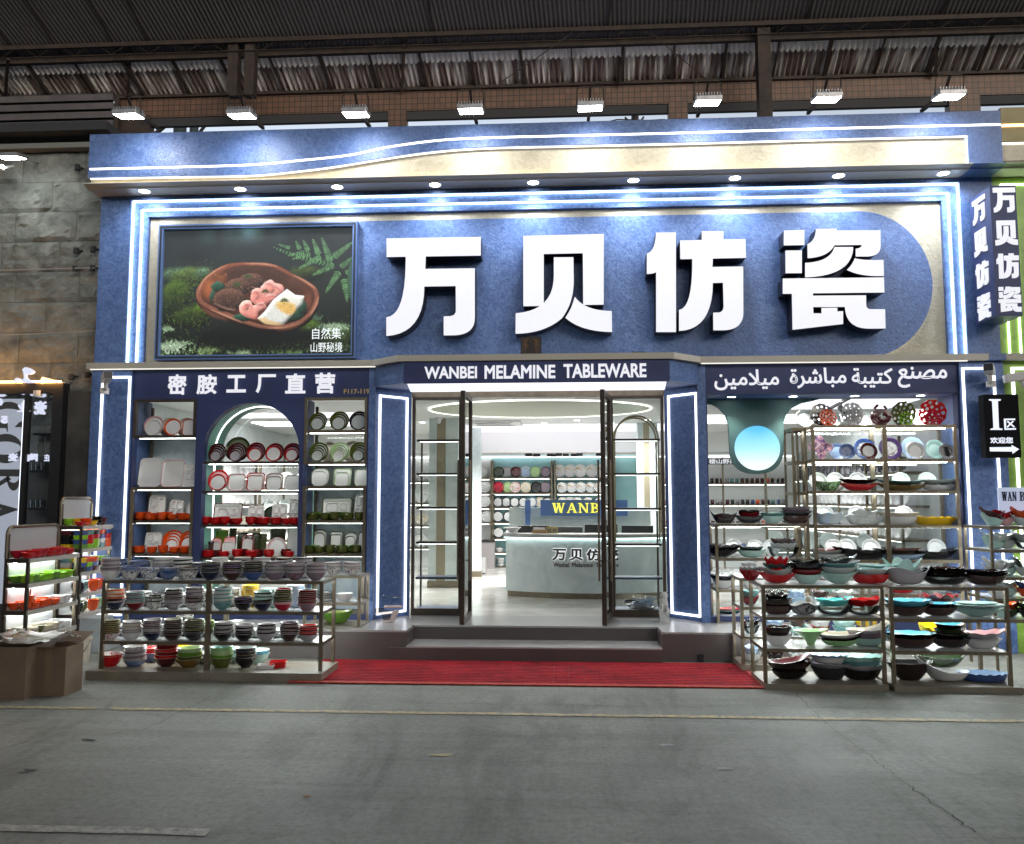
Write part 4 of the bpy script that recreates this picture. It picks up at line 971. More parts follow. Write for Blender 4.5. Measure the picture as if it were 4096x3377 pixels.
# ================================================================ wares: bowls, plates, trays
def rgb(n): return lin(*PAL[n])
PAL = {'white': (222, 222, 220), 'cream': (214, 204, 184), 'grey': (168, 164, 168), 'mauve': (128, 112, 124), 'navy': (22, 28, 62), 'blue': (58, 84, 140), 'dusty blue': (110, 130, 170), 'pale blue': (170, 196, 224),
       'black': (20, 18, 20), 'brown': (62, 38, 32), 'dark brown': (40, 26, 24), 'red': (196, 22, 28), 'dark red': (120, 18, 26), 'orange': (226, 84, 24), 'yellow': (236, 190, 30), 'green': (96, 140, 50), 'olive': (84, 92, 36),
       'lime': (140, 196, 40), 'teal': (104, 152, 152), 'aqua': (182, 218, 210), 'pale green': (146, 190, 130), 'turquoise': (96, 208, 204), 'sky blue': (90, 170, 196), 'pink': (222, 170, 172), 'purple': (84, 60, 110), 'crimson': (176, 18, 48),
       'bronze': (120, 92, 36), 'silver': (196, 204, 202), 'dark green': (44, 62, 34), 'maroon': (84, 28, 32), 'sage': (170, 196, 140), 'charcoal': (46, 46, 52)}
def ware(c, rough=.22):
    return mat('melamine_' + c.replace(' ', '_'), rgb(c), rough, coat=.35)
def floral(c, spot):
    nm = 'floral_' + c.replace(' ', '_') + '_' + spot.replace(' ', '_')
    if nm in MATS: return MATS[nm]
    m = mat(nm, rgb(c), .22, coat=.35); n, l, b = nd(m)
    tc = n.new('ShaderNodeTexCoord'); t = n.new('ShaderNodeTexNoise'); t.inputs['Scale'].default_value = 46; t.inputs['Detail'].default_value = 4; t.inputs['Distortion'].default_value = 1.5
    r = n.new('ShaderNodeValToRGB'); r.color_ramp.interpolation = 'LINEAR'; r.color_ramp.elements[0].position = .54; r.color_ramp.elements[1].position = .58
    r.color_ramp.elements[0].color = (*rgb(c), 1); r.color_ramp.elements[1].color = (*rgb(spot), 1)
    l.new(tc.outputs['Object'], t.inputs['Vector']); l.new(t.outputs['Fac'], r.inputs[0]); l.new(r.outputs[0], b.inputs['Base Color'])
    return m
def speck(c, c2):
    return noisy('speckled_' + c.replace(' ', '_') + '_' + c2.replace(' ', '_'), rgb(c), rgb(c2), scale=18, detail=8, rough=.25, lo=.42, hi=.6, dist=1.5, coat=.3)
CLEARW = glass('clear_acrylic', (.88, .92, .92), 2.2, .06)
def wmat(c):
    if c == 'clear': return CLEARW
    if '/' in c: a, b_ = c.split('/'); return floral(a, b_)
    if '~' in c: a, b_ = c.split('~'); return speck(a, b_)
    return ware(c)
def cname(c): return c.split('/')[0].split('~')[0] if c != 'clear' else 'clear'
MC = {}
def bowl_me(Rr, H, foot=.45, p=.55, outer='white', inner='white', n=28, rim=None):
    key = ('b', round(Rr, 4), round(H, 4), foot, p, outer, inner, rim)
    if key in MC: return MC[key]
    th = .004; prof = []; K = 7; fr = Rr * foot
    prof += [(0, .004), (fr * .85, .004), (fr * .9, 0), (fr, 0), (fr * 1.0, H * .08)]
    for k in range(1, K + 1):
        s = k / K; prof.append((fr + (Rr - fr) * s ** p, H * (.08 + .92 * s)))
    no = len(prof)
    prof += [(Rr + .0008, H + .0012), (Rr - th * .6, H + .0015), (Rr - th, H)]
    for k in range(K - 1, -1, -1):
        s = k / K; prof.append((max(.001, fr + (Rr - fr) * s ** p - th), H * (.08 + .92 * s) + th * .6))
    prof.append((0, H * .08 + th))
    mb = MB(); mb.lathe(prof, n=n); nf = n
    mi = []
    for i in range(len(prof) - 1): mi += [2 if no - 1 <= i <= no + 1 else (0 if i < no else 1)] * n
    mb.m = mi + [0] * (len(mb.f) - len(mi))
    MC[key] = mb.mesh('bowl', [wmat(outer), wmat(inner), wmat(rim or inner)], True); return MC[key]
def plate_me(Rr, outer='white', inner='white', rimw=.22, n=36, depth=.022, edge=None):
    key = ('p', round(Rr, 4), outer, inner, rimw, depth, edge)
    if key in MC: return MC[key]
    prof = [(0, .0), (Rr * .6, 0), (Rr * (1 - rimw), depth * .35), (Rr, depth), (Rr + .001, depth + .002), (Rr * .985, depth + .0035), (Rr * (1 - rimw) - .002, depth * .35 + .004), (Rr * (1 - rimw) * .93, .005), (0, .0045)]
    mb = MB(); mb.lathe(prof, n=n); mi = []
    for i in range(len(prof) - 1): mi += [(0 if i < 3 else (2 if (edge and i < 6 - (edge == 'x')) else 1))] * n
    mb.m = mi + [0] * (len(mb.f) - len(mi))
    MC[key] = mb.mesh('plate', [wmat(outer), wmat(inner), wmat(edge or inner)], True); return MC[key]
def sq_me(w, h, r=.03, outer='white', inner='white', depth=.022, cells=(), oct_=False, edge=None):
    """rounded tray or square plate lying flat, w along x, h along y; cells = sunk compartments (x0,x1,y0,y1) in 0..1, 'o' prefix for round"""
    key = ('s', round(w, 4), round(h, 4), r, outer, inner, depth, tuple(cells), oct_, edge)
    if key in MC: return MC[key]
    def rr(w_, h_, r_):
        k = 1 if oct_ else 5
        out = []
        for cx, cy, a0 in ((w_ / 2 - r_, h_ / 2 - r_, 0), (-w_ / 2 + r_, h_ / 2 - r_, 90), (-w_ / 2 + r_, -h_ / 2 + r_, 180), (w_ / 2 - r_, -h_ / 2 + r_, 270)):
            for i in range(k + 1):
                a = R(a0 + 90 * i / k); out.append((cx + r_ * math.cos(a), cy + r_ * math.sin(a)))
        return out
    lv = [(rr(w * .86, h * .88, r * .8), 0), (rr(w * .97, h * .97, r), depth * .7), (rr(w, h, r), depth), (rr(w - .004, h - .004, r), depth + .002), (rr(w * .93, h * .94, r), depth * .75), (rr(w * .85, h * .87, r * .8), .004)]
    mb = MB(); n_ = len(lv[0][0]); vs = [(x, y, z) for q, z in lv for x, y in q]; fs = []; mi = []
    for i in range(len(lv) - 1):
        for k in range(n_): fs.append((i * n_ + k, i * n_ + (k + 1) % n_, (i + 1) * n_ + (k + 1) % n_, (i + 1) * n_ + k)); mi.append(0 if i < 2 else (2 if i < 4 and edge else 1))
    fs.append(tuple(range(n_ - 1, -1, -1))); mi.append(0); fs.append(tuple((len(lv) - 1) * n_ + k for k in range(n_))); mi.append(1)
    mb.add(vs, fs); mb.m = mi
    mb.mi = 1
    for c in cells:
        rnd = len(c) == 5
        x0, x1, y0, y1 = [q for q in c if q != 'o']
        X0, X1, Y0, Y1 = (x0 - .5) * w * .86, (x1 - .5) * w * .86, (y0 - .5) * h * .88, (y1 - .5) * h * .88
        cx, cy, hw, hh = (X0 + X1) / 2, (Y0 + Y1) / 2, (X1 - X0) / 2, (Y1 - Y0) / 2
        m_ = 20; ring = []
        for sc, z in ((1.08, .004), (1.0, .02), (.93, .02), (.82, .005)):
            for k in range(m_):
                a = 2 * math.pi * k / m_; ca, sa = math.cos(a), math.sin(a)
                e = 1 if rnd else (abs(ca) ** 5 + abs(sa) ** 5) ** (-1 / 5)
                ring.append((cx + hw * sc * ca * e, cy + hh * sc * sa * e, z))
        mb.add(ring, [(i * m_ + k, i * m_ + (k + 1) % m_, (i + 1) * m_ + (k + 1) % m_, (i + 1) * m_ + k) for i in range(3) for k in range(m_)])
    MC[key] = mb.mesh('tray', [wmat(outer), wmat(inner), wmat(edge or inner)], True); return MC[key]
def free_me(w, d, h, foot=.35, p=.7, outer='white', inner='white', wn=0, wa=0.0, lift=0.0, tail=0.0, sc=0.0, flare=1.0, n=44):
    """freely formed dish: oval w x d; lift raises both ends, tail one end, wn/wa waves of the rim, sc scallops"""
    key = ('f', round(w, 4), round(d, 4), round(h, 4), foot, p, outer, inner, wn, wa, lift, tail, sc)
    if key in MC: return MC[key]
    K = 8; rows = []; wa *= 1.5; tail *= 1.15
    if not (lift or wn or tail): lift = .10
    def pt(t, s, ins):
        ct, st = math.cos(t), math.sin(t)
        if lift > .15 and tail < .3: st = st * abs(st) ** .22
        zr = h * (1 + 1.4 * lift * (ct * ct - .35) + tail * (max(0, ct) ** 2 - .25) + wa * math.cos(wn * t))
        rr_ = (foot + (1 - foot) * s ** p)
        k_ = 1 + sc * s * math.cos(wn * t) if sc else 1
        ext = 1 + (tail * .35 * max(0, ct) * s * s) + lift * .15 * ct * ct * s * s
        x = w / 2 * ct * rr_ * k_ * ext; y = d / 2 * st * rr_ * k_; z = zr * s ** (1.15)
        if ins: x *= (1 - ins / (w / 2) / max(rr_, .2)); y *= (1 - ins / (d / 2) / max(rr_, .2)); z += ins * .5 * (1 - s)
        return (x, y, max(z, 0))
    vs = []; S = [k / K for k in range(K + 1)]
    for s in S: vs += [pt(2 * math.pi * k / n, s, 0) for k in range(n)]
    for s in S[::-1]: vs += [pt(2 * math.pi * k / n, s, .0045) for k in range(n)]
    L = 2 * (K + 1); fs = []; mi = []
    for i in range(L - 1):
        for k in range(n): fs.append((i * n + k, i * n + (k + 1) % n, (i + 1) * n + (k + 1) % n, (i + 1) * n + k)); mi.append(0 if i < K else 1)
    fs.append(tuple(range(n - 1, -1, -1))); mi.append(0); fs.append(tuple((L - 1) * n + k for k in range(n))); mi.append(1)
    mb = MB().add(vs, fs); mb.m = mi
    MC[key] = mb.mesh('dish', [wmat(outer), wmat(inner)], True); return MC[key]
STUFF = []; STUFFB = []
NTH = ['first', 'second', 'third', 'fourth', 'fifth', 'sixth', 'seventh', 'eighth', 'ninth', 'tenth', 'eleventh', 'twelfth', 'thirteenth', 'fourteenth', 'fifteenth', 'sixteenth']
MASS = False; GLW_ = 'plates and trays in the left window'
def put(name, me, loc, rz, label, cat, group, tilt=None):
    if MASS:                                       # half hidden stock behind the front rows: one mass
        STUFFB.append((me, Matrix.Translation(loc) @ Matrix.Rotation(rz, 4, 'Z') @ (Matrix.Rotation(tilt[0], 4, 'X') if tilt else Matrix.Identity(4)))); return None
    if len(label.split()) > 16: print('LONG', len(label.split()), label)
    o = link(name, me, None, loc, rz)
    if tilt: o.rotation_euler = (tilt[0], tilt[1], rz)
    return tag(o, label, cat, group)
UP = ['bottom', 'second up', 'third up', 'fourth up', 'fifth up', 'sixth up', 'seventh up', 'eighth up', 'ninth up']
def stack(x, y, z, Rr, cols, place, idx, group, H=.062, dz=.021, kind='bowl', foot=.45, p=.55):
    """nested pieces, bottom first; cols = (outer, inner) pairs or names"""
    global MASS
    zz = z + .001; m0 = MASS
    for k, c in enumerate(cols):
        MASS = m0 or (group == GRP and k >= 4) or (group == GLW_ and kind == 'bowl' and k >= 1)
        oc, ic = c if isinstance(c, tuple) else (c, c)
        r = Rr * (1 - .012 * k) * random.uniform(.985, 1.01)
        jx, jy = random.uniform(-.003, .003), random.uniform(-.003, .003)
        if kind == 'plate' or (kind == 'mix' and k > 0):
            me = plate_me(round(r, 3), oc, ic); nm = 'plate'; step = .0125; zz_ = zz + (H * .80 if k == 1 and kind == 'mix' else 0)
            if k == 1 and kind == 'mix': zz = zz_
        else:
            me = bowl_me(round(r, 3), H, foot, p, oc, ic, rim=(None if group != GRP else ('white' if k % 2 == 0 else 'cream'))); nm = 'bowl'; step = dz
        tilt = (random.uniform(-.05, .05), random.uniform(-.05, .05)) if k else None
        lab = f'{cname(oc)} {nm}, {UP[k]} in the {NTH[idx]} {place}' if len(cols) > 1 else f'{cname(oc)} {nm}, {NTH[idx]} {place}'
        put(nm, me, (x + jx, y + jy, zz), random.uniform(0, 6), lab, nm, group, tilt)
        zz += step
    MASS = m0
    return zz

# ---------------------------------------------------------------- display racks
SHELFG = mat('shelf_top', (.62, .63, .62), .18)
def rack(name, label, x0, x1, y0, y1, levels, mids=(), base=None, post=.028, rail=.026, led=.55, ledm=None, top=True, base_ext=(0, 0, 0)):
    t = thing(name, label, 'rack', ((x0 + x1) / 2, (y0 + y1) / 2, 0)); ox, oy = (x0 + x1) / 2, (y0 + y1) / 2
    ztop = max(levels); zb_ = min(levels) if base is None else 0
    for xx in (x0, x1 - post):
        for yy in (y0, y1 - post): bx('post', xx - ox, xx + post - ox, yy - oy, yy + post - oy, .0 if base is None else base, ztop, BRONZE, t)
    for xm in mids:
        for yy in (y0, y1 - post): bx('post', xm - post * .75 - ox, xm + post * .75 - ox, yy - oy, yy + post - oy, .0 if base is None else base, ztop, BRONZE, t)
    segs = [x0 + post] + [q for m_ in mids for q in (m_ - post * .75, m_ + post * .75)] + [x1 - post]
    for z in levels:
        f = MB()
        for a, b_ in zip(segs[::2], segs[1::2]):
            f.box(a - ox, b_ - ox, y0 - oy, y0 + .018 - oy, z - rail, z).box(a - ox, b_ - ox, y1 - .018 - oy, y1 - oy, z - rail, z)
        f.box(x0 + .004 - ox, x0 + .022 - ox, y0 + post - oy, y1 - post - oy, z - rail, z).box(x1 - .022 - ox, x1 - .004 - ox, y0 + post - oy, y1 - post - oy, z - rail, z)
        s = f.build('shelf_rail', BRONZE, t)
        bx('shelf', x0 + .022 - ox, x1 - .022 - ox, y0 + .018 - oy, y1 - .018 - oy, z - .012, z - .002, SHELFG, t)
        if led:
            for a, b_ in zip(segs[::2], segs[1::2]):
                yl = y0 + (y1 - y0) * led
                bx('led_strip', a + .03 - ox, b_ - .03 - ox, yl - oy, yl + .014 - oy, z - rail - .004, z - .0125, ledm or LEDR, t)
    if base is not None:
        e = base_ext
        bx('base', x0 - e[0] - ox, x1 + e[1] - ox, y0 - e[2] - oy, y1 - oy, 0, base, noisy('rack_base', (.20, .175, .13), (.26, .23, .18), scale=8, rough=.45), t)
    return t
LEDR = glow('rack_led', (.93, 1.0, 1.0), 21.0)
def sx(u, z, y):
    """x of photo column u for something standing at height z on row y"""
    v = 1995; 
    for _ in range(3):
        p = at(u, v, y); q = atz_v(u, y, z); v = q
    return at(u, v, y).x
def atz_v(u, y, z):
    lo, hi = -3000, 6000
    for _ in range(40):
        m_ = (lo + hi) / 2
        if at(u, m_, y).z > z: lo = m_
        else: hi = m_
    return (lo + hi) / 2
def mpx(px, y): return px / F * (y + 8.72)

LRY0, LRY1 = -1.58, -1.16
rack('display_rack', 'long low bronze rack of stacked bowls in front of the left window', -3.925, at(1290, 2450, -1.58).x, LRY0, LRY1, [.81, .555, .30], mids=(-2.995,), base=.07, base_ext=(.06, .03, .10), led=.62)
def z5(x, y): return 380 + x * .3284, 2180 + y * .3284
def z6b(x, y): return 850 + x * .3283, 2180 + y * .3283
yf = LRY0 + .105; yb = LRY1 - .095
GRP = 'bowls and plates on the low left rack'
def row(us, z, y, specs, place):
    for i, (u, sp) in enumerate(zip(us, specs)):
        k = dict(sp[2]) if len(sp) > 2 else {}
        if k.get('kind') != 'plate': n0 = len(sp[1]); tall = n0 * k.get('dz', .021); k['dz'] = min(k.get('dz', .021), .0155) if 'base' not in place else k.get('dz', .021); k['H'] = k.get('H', .062) * 1.04
        cl = list(sp[1])
        if k.get('kind') != 'plate' and 'base' not in place:
            while len(cl) * k['dz'] < tall * 1.12 and len(cl) < 9: cl.append(cl[-2] if len(cl) > 1 else cl[0])
        sp = (sp[0] * 1.06, cl, k)
        stack(sx(u, z, y), y + random.uniform(-.012, .012), z, sp[0], sp[1], place, i, GRP, **(sp[2] if len(sp) > 2 else {}))
W_ = 'white'
row([442, 521, 597, 672, 751, 843, 928, 1011, 1096, 1182, 1262], .81, yf, [
    (.080, [(W_, W_), ('grey', W_), ('mauve', 'grey'), ('grey', 'grey'), ('mauve', W_)], dict(H=.070, dz=.022, foot=.5)),
    (.076, [('white/navy', 'blue'), ('dusty blue', 'blue'), ('blue', 'blue')], dict(H=.074, dz=.010)), (.075, [('white/blue', 'dusty blue'), ('dusty blue', 'blue')], dict(H=.075, dz=.010)), (.076, [('dusty blue/charcoal', 'blue'), ('blue', 'dusty blue')], dict(H=.074, dz=.010)),
    (.078, [('white/black', W_), ('grey', 'brown'), ('black', 'grey')], dict(H=.066, dz=.012)), (.082, [('navy', 'black'), ('black', 'grey'), ('navy', 'black'), ('black', 'black')], dict(H=.064, dz=.020)),
    (.082, [('brown', 'cream'), ('mauve', 'cream'), ('dark brown', 'cream'), ('brown', 'mauve'), ('purple', 'cream')], dict(H=.060, dz=.019)), (.081, [('blue', 'navy'), ('navy', 'black'), ('dark brown', 'brown'), ('black', 'grey')], dict(H=.062, dz=.024)),
    (.082, [('mauve', 'grey'), ('grey', 'mauve'), ('mauve', 'grey'), ('grey', W_)], dict(H=.062, dz=.021)), (.082, [('mauve/dark red', W_), ('grey', 'mauve'), ('mauve', W_)], dict(H=.064, dz=.026)),
    (.082, [('mauve', 'grey'), ('grey', 'grey'), ('mauve', 'mauve'), ('grey', 'mauve')], dict(H=.064, dz=.020))], 'front stack, top shelf, low left rack')
MASS = True
row([478, 560, 650, 730, 800, 880, 965, 1050, 1135, 1215], .81, yb, [
    (.07, [('blue', 'navy'), ('dusty blue', 'blue'), ('blue', 'blue')], dict(dz=.03)), (.09, [('dusty blue', 'blue'), ('blue', 'blue'), ('dusty blue', 'blue'), ('blue', 'blue')], dict(dz=.018)), (.085, [('blue', W_), ('dusty blue', W_), ('blue', W_), ('grey', W_), ('grey', W_), ('white', W_)], dict(dz=.018)),
    (.085, [(W_, W_), ('pale blue', W_), ('grey', W_), ('white', W_), ('dark green', 'grey')], dict(dz=.022)), (.075, [('navy', W_), ('blue', W_), ('black', W_)], dict(dz=.02)), (.075, [('white/navy', W_)] * 3 + [(W_, W_)] * 2, dict(dz=.022)),
    (.075, [('grey', 'brown'), ('mauve', 'brown'), ('brown', 'cream'), ('grey', 'cream'), ('brown', 'cream')], dict(dz=.020)), (.075, [('white/blue', W_), ('pale blue', W_), ('white/blue', W_), ('grey', W_), ('white', W_)], dict(dz=.020)), (.078, [('mauve', 'cream'), ('brown', 'cream'), ('mauve', W_), ('brown', 'cream'), ('grey', W_)], dict(dz=.020)),
    (.078, [('white/mauve', W_), ('grey', W_), ('white', W_), ('charcoal', W_), ('grey', W_)], dict(dz=.020))], 'back stack, top shelf, low left rack')
MASS = False
row([455, 541, 617, 692, 779, 889, 971, 1052, 1132, 1228], .555, yf, [
    (.080, [('navy', 'cream'), ('grey', 'cream'), ('brown', 'cream'), ('orange', 'cream'), ('cream', 'cream')], dict(H=.058, dz=.022)), (.080, [('dark red', 'grey'), ('grey', 'teal'), ('teal', 'grey'), ('mauve', 'grey')], dict(H=.055, dz=.022)), (.072, [('white/dark brown', 'charcoal'), ('charcoal', 'black')], dict(H=.064, dz=.026)),
    (.076, [('grey/charcoal', W_), ('grey', W_), ('mauve', 'charcoal'), ('black', W_)], dict(H=.062, dz=.025)), (.078, [('white/mauve', W_), ('brown', 'mauve'), ('mauve', W_), ('brown', 'mauve'), ('mauve', W_), ('grey', W_)], dict(H=.062, dz=.019)),
    (.078, [('teal', 'grey'), ('teal', 'silver'), ('silver', 'teal'), ('teal', 'grey')], dict(H=.062, dz=.028)), (.078, [('black', 'purple'), ('purple', 'black'), ('black', 'grey')], dict(H=.060, dz=.018)), (.080, [('navy', 'teal'), ('charcoal', 'teal'), ('black', 'aqua'), ('aqua', 'aqua')], dict(H=.060, dz=.024)),
    (.078, [('crimson', W_), ('pink', W_), ('brown', 'red'), ('olive', 'lime')], dict(H=.055, dz=.032)), (.082, [('mauve/red', W_), ('dark red', 'pink'), ('maroon', 'red'), ('dark red', 'mauve'), ('maroon', 'mauve')], dict(H=.060, dz=.022))], 'front stack, second shelf, low left rack')
MASS = True
row([490, 570, 655, 735, 830, 920, 1000, 1085, 1180], .555, yb, [
    (.082, [(W_, W_)] * 6, dict(kind='plate')), (.08, [('black', W_)] * 9, dict(kind='plate')), (.088, [(W_, 'charcoal')] * 9, dict(kind='plate')), (.085, [('grey', W_), (W_, W_)] * 4, dict(kind='plate')), (.075, [('white/navy', W_)] * 4, dict(dz=.02)),
    (.078, [('grey', W_), ('white', W_), ('grey', 'grey')], dict(dz=.03)), (.080, [('yellow', 'yellow')] * 6, dict(dz=.020)), (.09, [('aqua', 'aqua'), ('silver', 'aqua'), ('aqua', 'aqua'), ('pale blue', W_)], dict(dz=.024)), (.085, [('pale blue', W_)] * 4, dict(dz=.03))], 'back stack, second shelf, low left rack')
MASS = False
row([442, 528, 607, 692, 776, 893, 978, 1063, 1155, 1232], .30, yf, [
    (.080, [('white/red', W_), ('olive', 'cream'), ('bronze', 'cream'), ('olive', 'cream')], dict(H=.052, dz=.026)), (.080, [(W_, W_), ('grey', W_), ('grey', W_), ('cream', 'cream')], dict(H=.058, dz=.022)), (.080, [('navy', W_), ('mauve/charcoal', W_), ('grey', W_), ('mauve', 'grey'), ('mauve/charcoal', 'mauve')], dict(H=.058, dz=.022)),
    (.080, [('brown', W_), ('dark brown', W_), ('brown', 'cream'), ('mauve', 'cream'), ('dark brown', 'cream'), ('brown', 'cream')], dict(H=.05, dz=.020)), (.086, [('charcoal', 'black'), ('black', 'brown'), ('dark brown', 'black'), ('olive', 'brown')], dict(H=.058, dz=.026)),
    (.082, [('black', 'grey'), ('charcoal', 'grey'), ('grey', W_), ('charcoal', 'olive')], dict(H=.058, dz=.022)), (.08, [('black', 'grey'), ('charcoal', 'navy'), ('black', 'grey'), ('grey', 'grey')], dict(H=.056, dz=.02)), (.08, [('grey', W_), ('charcoal', 'grey'), ('grey', 'grey')], dict(H=.058, dz=.026)),
    (.082, [('brown', 'mauve'), ('mauve', 'brown'), ('brown', 'mauve'), ('mauve', 'grey')], dict(H=.058, dz=.022)), (.08, [('grey', 'red'), ('dark red', 'red'), ('red', 'red'), ('dark red', 'red')], dict(H=.052, dz=.02))], 'front stack, third shelf, low left rack')
MASS = True
row([480, 560, 650, 740, 820, 930, 1020, 1110, 1200], .30, yb, [
    (.078, [('blue', W_), ('pale blue', W_)] * 3, dict(kind='plate')), (.08, [(W_, W_)] * 5, dict(kind='plate')), (.1, [(W_, W_)] * 6, dict(kind='plate')), (.075, [('charcoal', 'teal'), ('teal', 'charcoal'), ('charcoal', 'teal'), ('grey', 'charcoal')], dict(dz=.026)), (.085, [('olive', 'lime'), ('green', 'olive')], dict(dz=.03)),
    (.085, [(W_, W_), ('silver', W_)], dict(dz=.03)), (.09, [(W_, W_)] * 4, dict(kind='plate')), (.09, [('silver', W_)] * 4, dict(kind='plate')), (.09, [(W_, W_)] * 5, dict(kind='plate'))], 'back stack, third shelf, low left rack')
MASS = False
row([443, 537, 661, 757, 883, 981], .07, yf + .02, [
    (.088, [('red', 'red'), ('red', 'white/red')], dict(H=.085, dz=.018, foot=.55)), (.092, [('dusty blue', W_), ('grey', W_), ('mauve', W_), ('grey', W_), ('mauve', W_), ('grey', W_), ('white/mauve', W_)], dict(H=.055, dz=.019)), (.096, [('maroon', 'red'), ('red', 'red'), ('dark red', 'red'), ('red', 'red'), ('dark red', 'red'), ('red', 'red')], dict(H=.075, dz=.027)),
    (.105, [('bronze', 'yellow'), ('olive', 'yellow'), ('green', 'sage'), ('sage', 'sage')], dict(H=.07, dz=.030)), (.092, [('olive', 'sage'), ('green', 'sage'), ('sage', 'sage'), ('pale green', 'aqua')], dict(H=.08, dz=.030, foot=.6)), (.085, [('black', 'dark brown'), ('dark brown', 'black'), ('black', 'brown'), ('charcoal', 'silver')], dict(H=.085, dz=.026))], 'front stack, base of low left rack')
MASS = True
row([600, 720, 830, 920, 1030], .07, yb, [(.09, [('dusty blue', W_), ('red', 'red')], dict(H=.08, dz=.04)), (.1, [('yellow', 'yellow'), ('bronze', 'yellow'), ('yellow', 'yellow')], dict(H=.07, dz=.03)), (.11, [('grey', W_)] * 6, dict(kind='plate')), (.11, [('aqua', 'aqua'), ('teal', 'aqua')], dict(H=.08, dz=.04)), (.1, [('aqua', 'sky blue'), ('sky blue', 'aqua')], dict(H=.08, dz=.03))], 'back stack, base of low left rack')
MASS = False
# rectangular dishes at the right end of the base
for i, (u, c, w, h) in enumerate(((1065, 'white', .15, .03), (1105, 'red', .14, .05))):
    x = sx(u, .07, yf); me = sq_me(w, .12, .02, c, c, h); put('tray', me, (x, yf + .05 * i, .0705), .15, f'{c} square dish at the right end of the low left rack base', 'tray', GRP)

# ---- small rack behind its right end, on the platform
r_x0, r_x1 = at(1215, 2300, -.52).x, at(1443, 2300, -.52).x
zs_ = [ZZ(1400, 2303, -.52), ZZ(1400, 2412, -.52)]
rack('display_rack', 'small bronze rack on the platform behind the low left rack, floral bowls on top', r_x0, r_x1, -.52, -.14, zs_, base=.285, led=.5)
GSM = 'bowls on the small platform rack'
for i, (u, cs) in enumerate(((1255, [('white', 'white'), ('grey', 'white'), ('white', 'white')]), (1335, [('white/maroon', 'white'), ('grey', 'white'), ('white', 'white'), ('grey', 'white')]), (1407, [('white/maroon', 'white'), ('grey', 'white'), ('white', 'white'), ('grey', 'white')]))):
    stack(sx(u, zs_[0], -.4), -.4, zs_[0], .085, cs, 'stack from left, top of small platform rack', i, GSM, H=.07, dz=.016)
stack(sx(1378, zs_[1], -.4), -.4, zs_[1], .085, [('white', 'white')], 'bowl, second shelf of small platform rack', 0, GSM, H=.075); stack(sx(1300, zs_[1], -.36), -.36, zs_[1], .085, [('white', 'black')] * 6, 'pile, second shelf of small platform rack', 1, GSM, kind='plate')
put('dish', free_me(.34, .24, .12, outer='green', inner='olive', foot=.35, p=.6, lift=.12), (sx(1345, .29, -.36), -.36, .287), 0, 'large green oval bowl on the base of the small platform rack', 'bowl', GSM)
# ---- right racks
GR = 'free formed bowls on the right racks'
RY0, RY1 = -1.72, -1.24
rack('display_rack', 'bronze rack nearest the red mat, full of wavy bowls, right side', 1.592, 2.545, RY0, RY1, [.812, .56, .312], base=.045, base_ext=(0, 0, .03), led=.6)
rack('display_rack', 'rightmost low bronze rack of wavy bowls in front of right pillar', 2.580, 3.495, RY0 - .02, RY1, [.804, .556, .306], base=.045, base_ext=(0, .06, .04), led=.6)
rack('display_rack', 'low bronze rack half hidden behind the nearest right rack', 1.555, 2.62, -1.06, -.66, [.805, .556, .30], base=.06, led=.6)
def dish(zf_, px, py, wpx, hpx, scale, y, zb, items, desc, rz=0, dep=.62):
    """a free dish (or a nest of them) whose width and height are read off the photograph"""
    u = zf_(px, py)[0]; x = sx(u, zb, y); w = mpx(wpx * scale, y) * 1.17; h = mpx(hpx * scale, y) * .84; z = zb + .001
    for i, it in enumerate(items):
        nm, kw, f, dz = it                        # words, shape, (w,h) factors, lift of this piece above the shelf in heights
        k = dict(kw); dd = k.pop('dep', dep); rot = k.pop('rz', 0); tl = k.pop('tilt', None); ox = k.pop('ox', 0)
        me = free_me(w * f[0], w * f[0] * dd, h * f[1], **k)
        put('dish', me, (x + ox * w, y + .006 * i, z + dz * h), rz + rot, f'{nm}, {desc}' if nm else desc, 'bowl', GR, tl)
def z5r(x, y): return 2800 + x * .4032, 2100 + y * .4032
def z6r(x, y): return 3350 + x * .3745, 2150 + y * .3745
yr = RY0 + .19; A5, A6 = .4032, .3745
BO = lambda o, i=None, **k: dict(outer=o, inner=i or o, **k)
top1 = 'top shelf, nearest right rack'
dish(z5r, 505, 520, 190, 150, A5, RY1 - .1, .812, [('red frilled bowl', BO('dark red~red', 'dark red', wn=14, wa=.05, foot=.3, p=.8), (1, .8), 0), ('silver frilled bowl', BO('silver', 'white', wn=14, wa=.12, foot=.5, p=.8), (1, .45), .58)], 'leftmost, ' + top1)
dish(z5r, 770, 580, 330, 110, A5, yr, .812, [('glossy red boat bowl', BO('red', 'dark red', lift=.25, foot=.36, p=.75), (1, 1), 0), ('pale teal wavy bowl', BO('silver', 'aqua', lift=.25, wn=5, wa=.05, foot=.4), (.82, .85), .62), ('red leaf dish', BO('red', 'red', lift=.1, wn=7, wa=.08, foot=.4), (.5, .9), .95), ('black flower bowl', BO('charcoal', 'black', wn=9, wa=.10, foot=.5), (.68, .6), 1.35), ('white flower bowl edged red', BO('red', 'white', wn=9, wa=.12, foot=.6), (.6, .9), 1.7)], 'second from left, ' + top1)
dish(z5r, 1060, 580, 250, 100, A5, yr, .812, [('pale aqua flared bowl', BO('aqua', 'aqua', foot=.5, p=.9), (1, 1), 0), ('dark red oval dish', BO('dark red', 'red', lift=.05, foot=.6), (1.1, .7), .85), ('black oval dish', BO('black', 'dark brown', lift=.15, tail=.1, foot=.6), (1.2, .85), 1.35), ('clear wavy bowl', BO('clear', 'clear', wn=6, wa=.12, foot=.5), (1.0, .6), 2.0)], 'third from left, ' + top1)
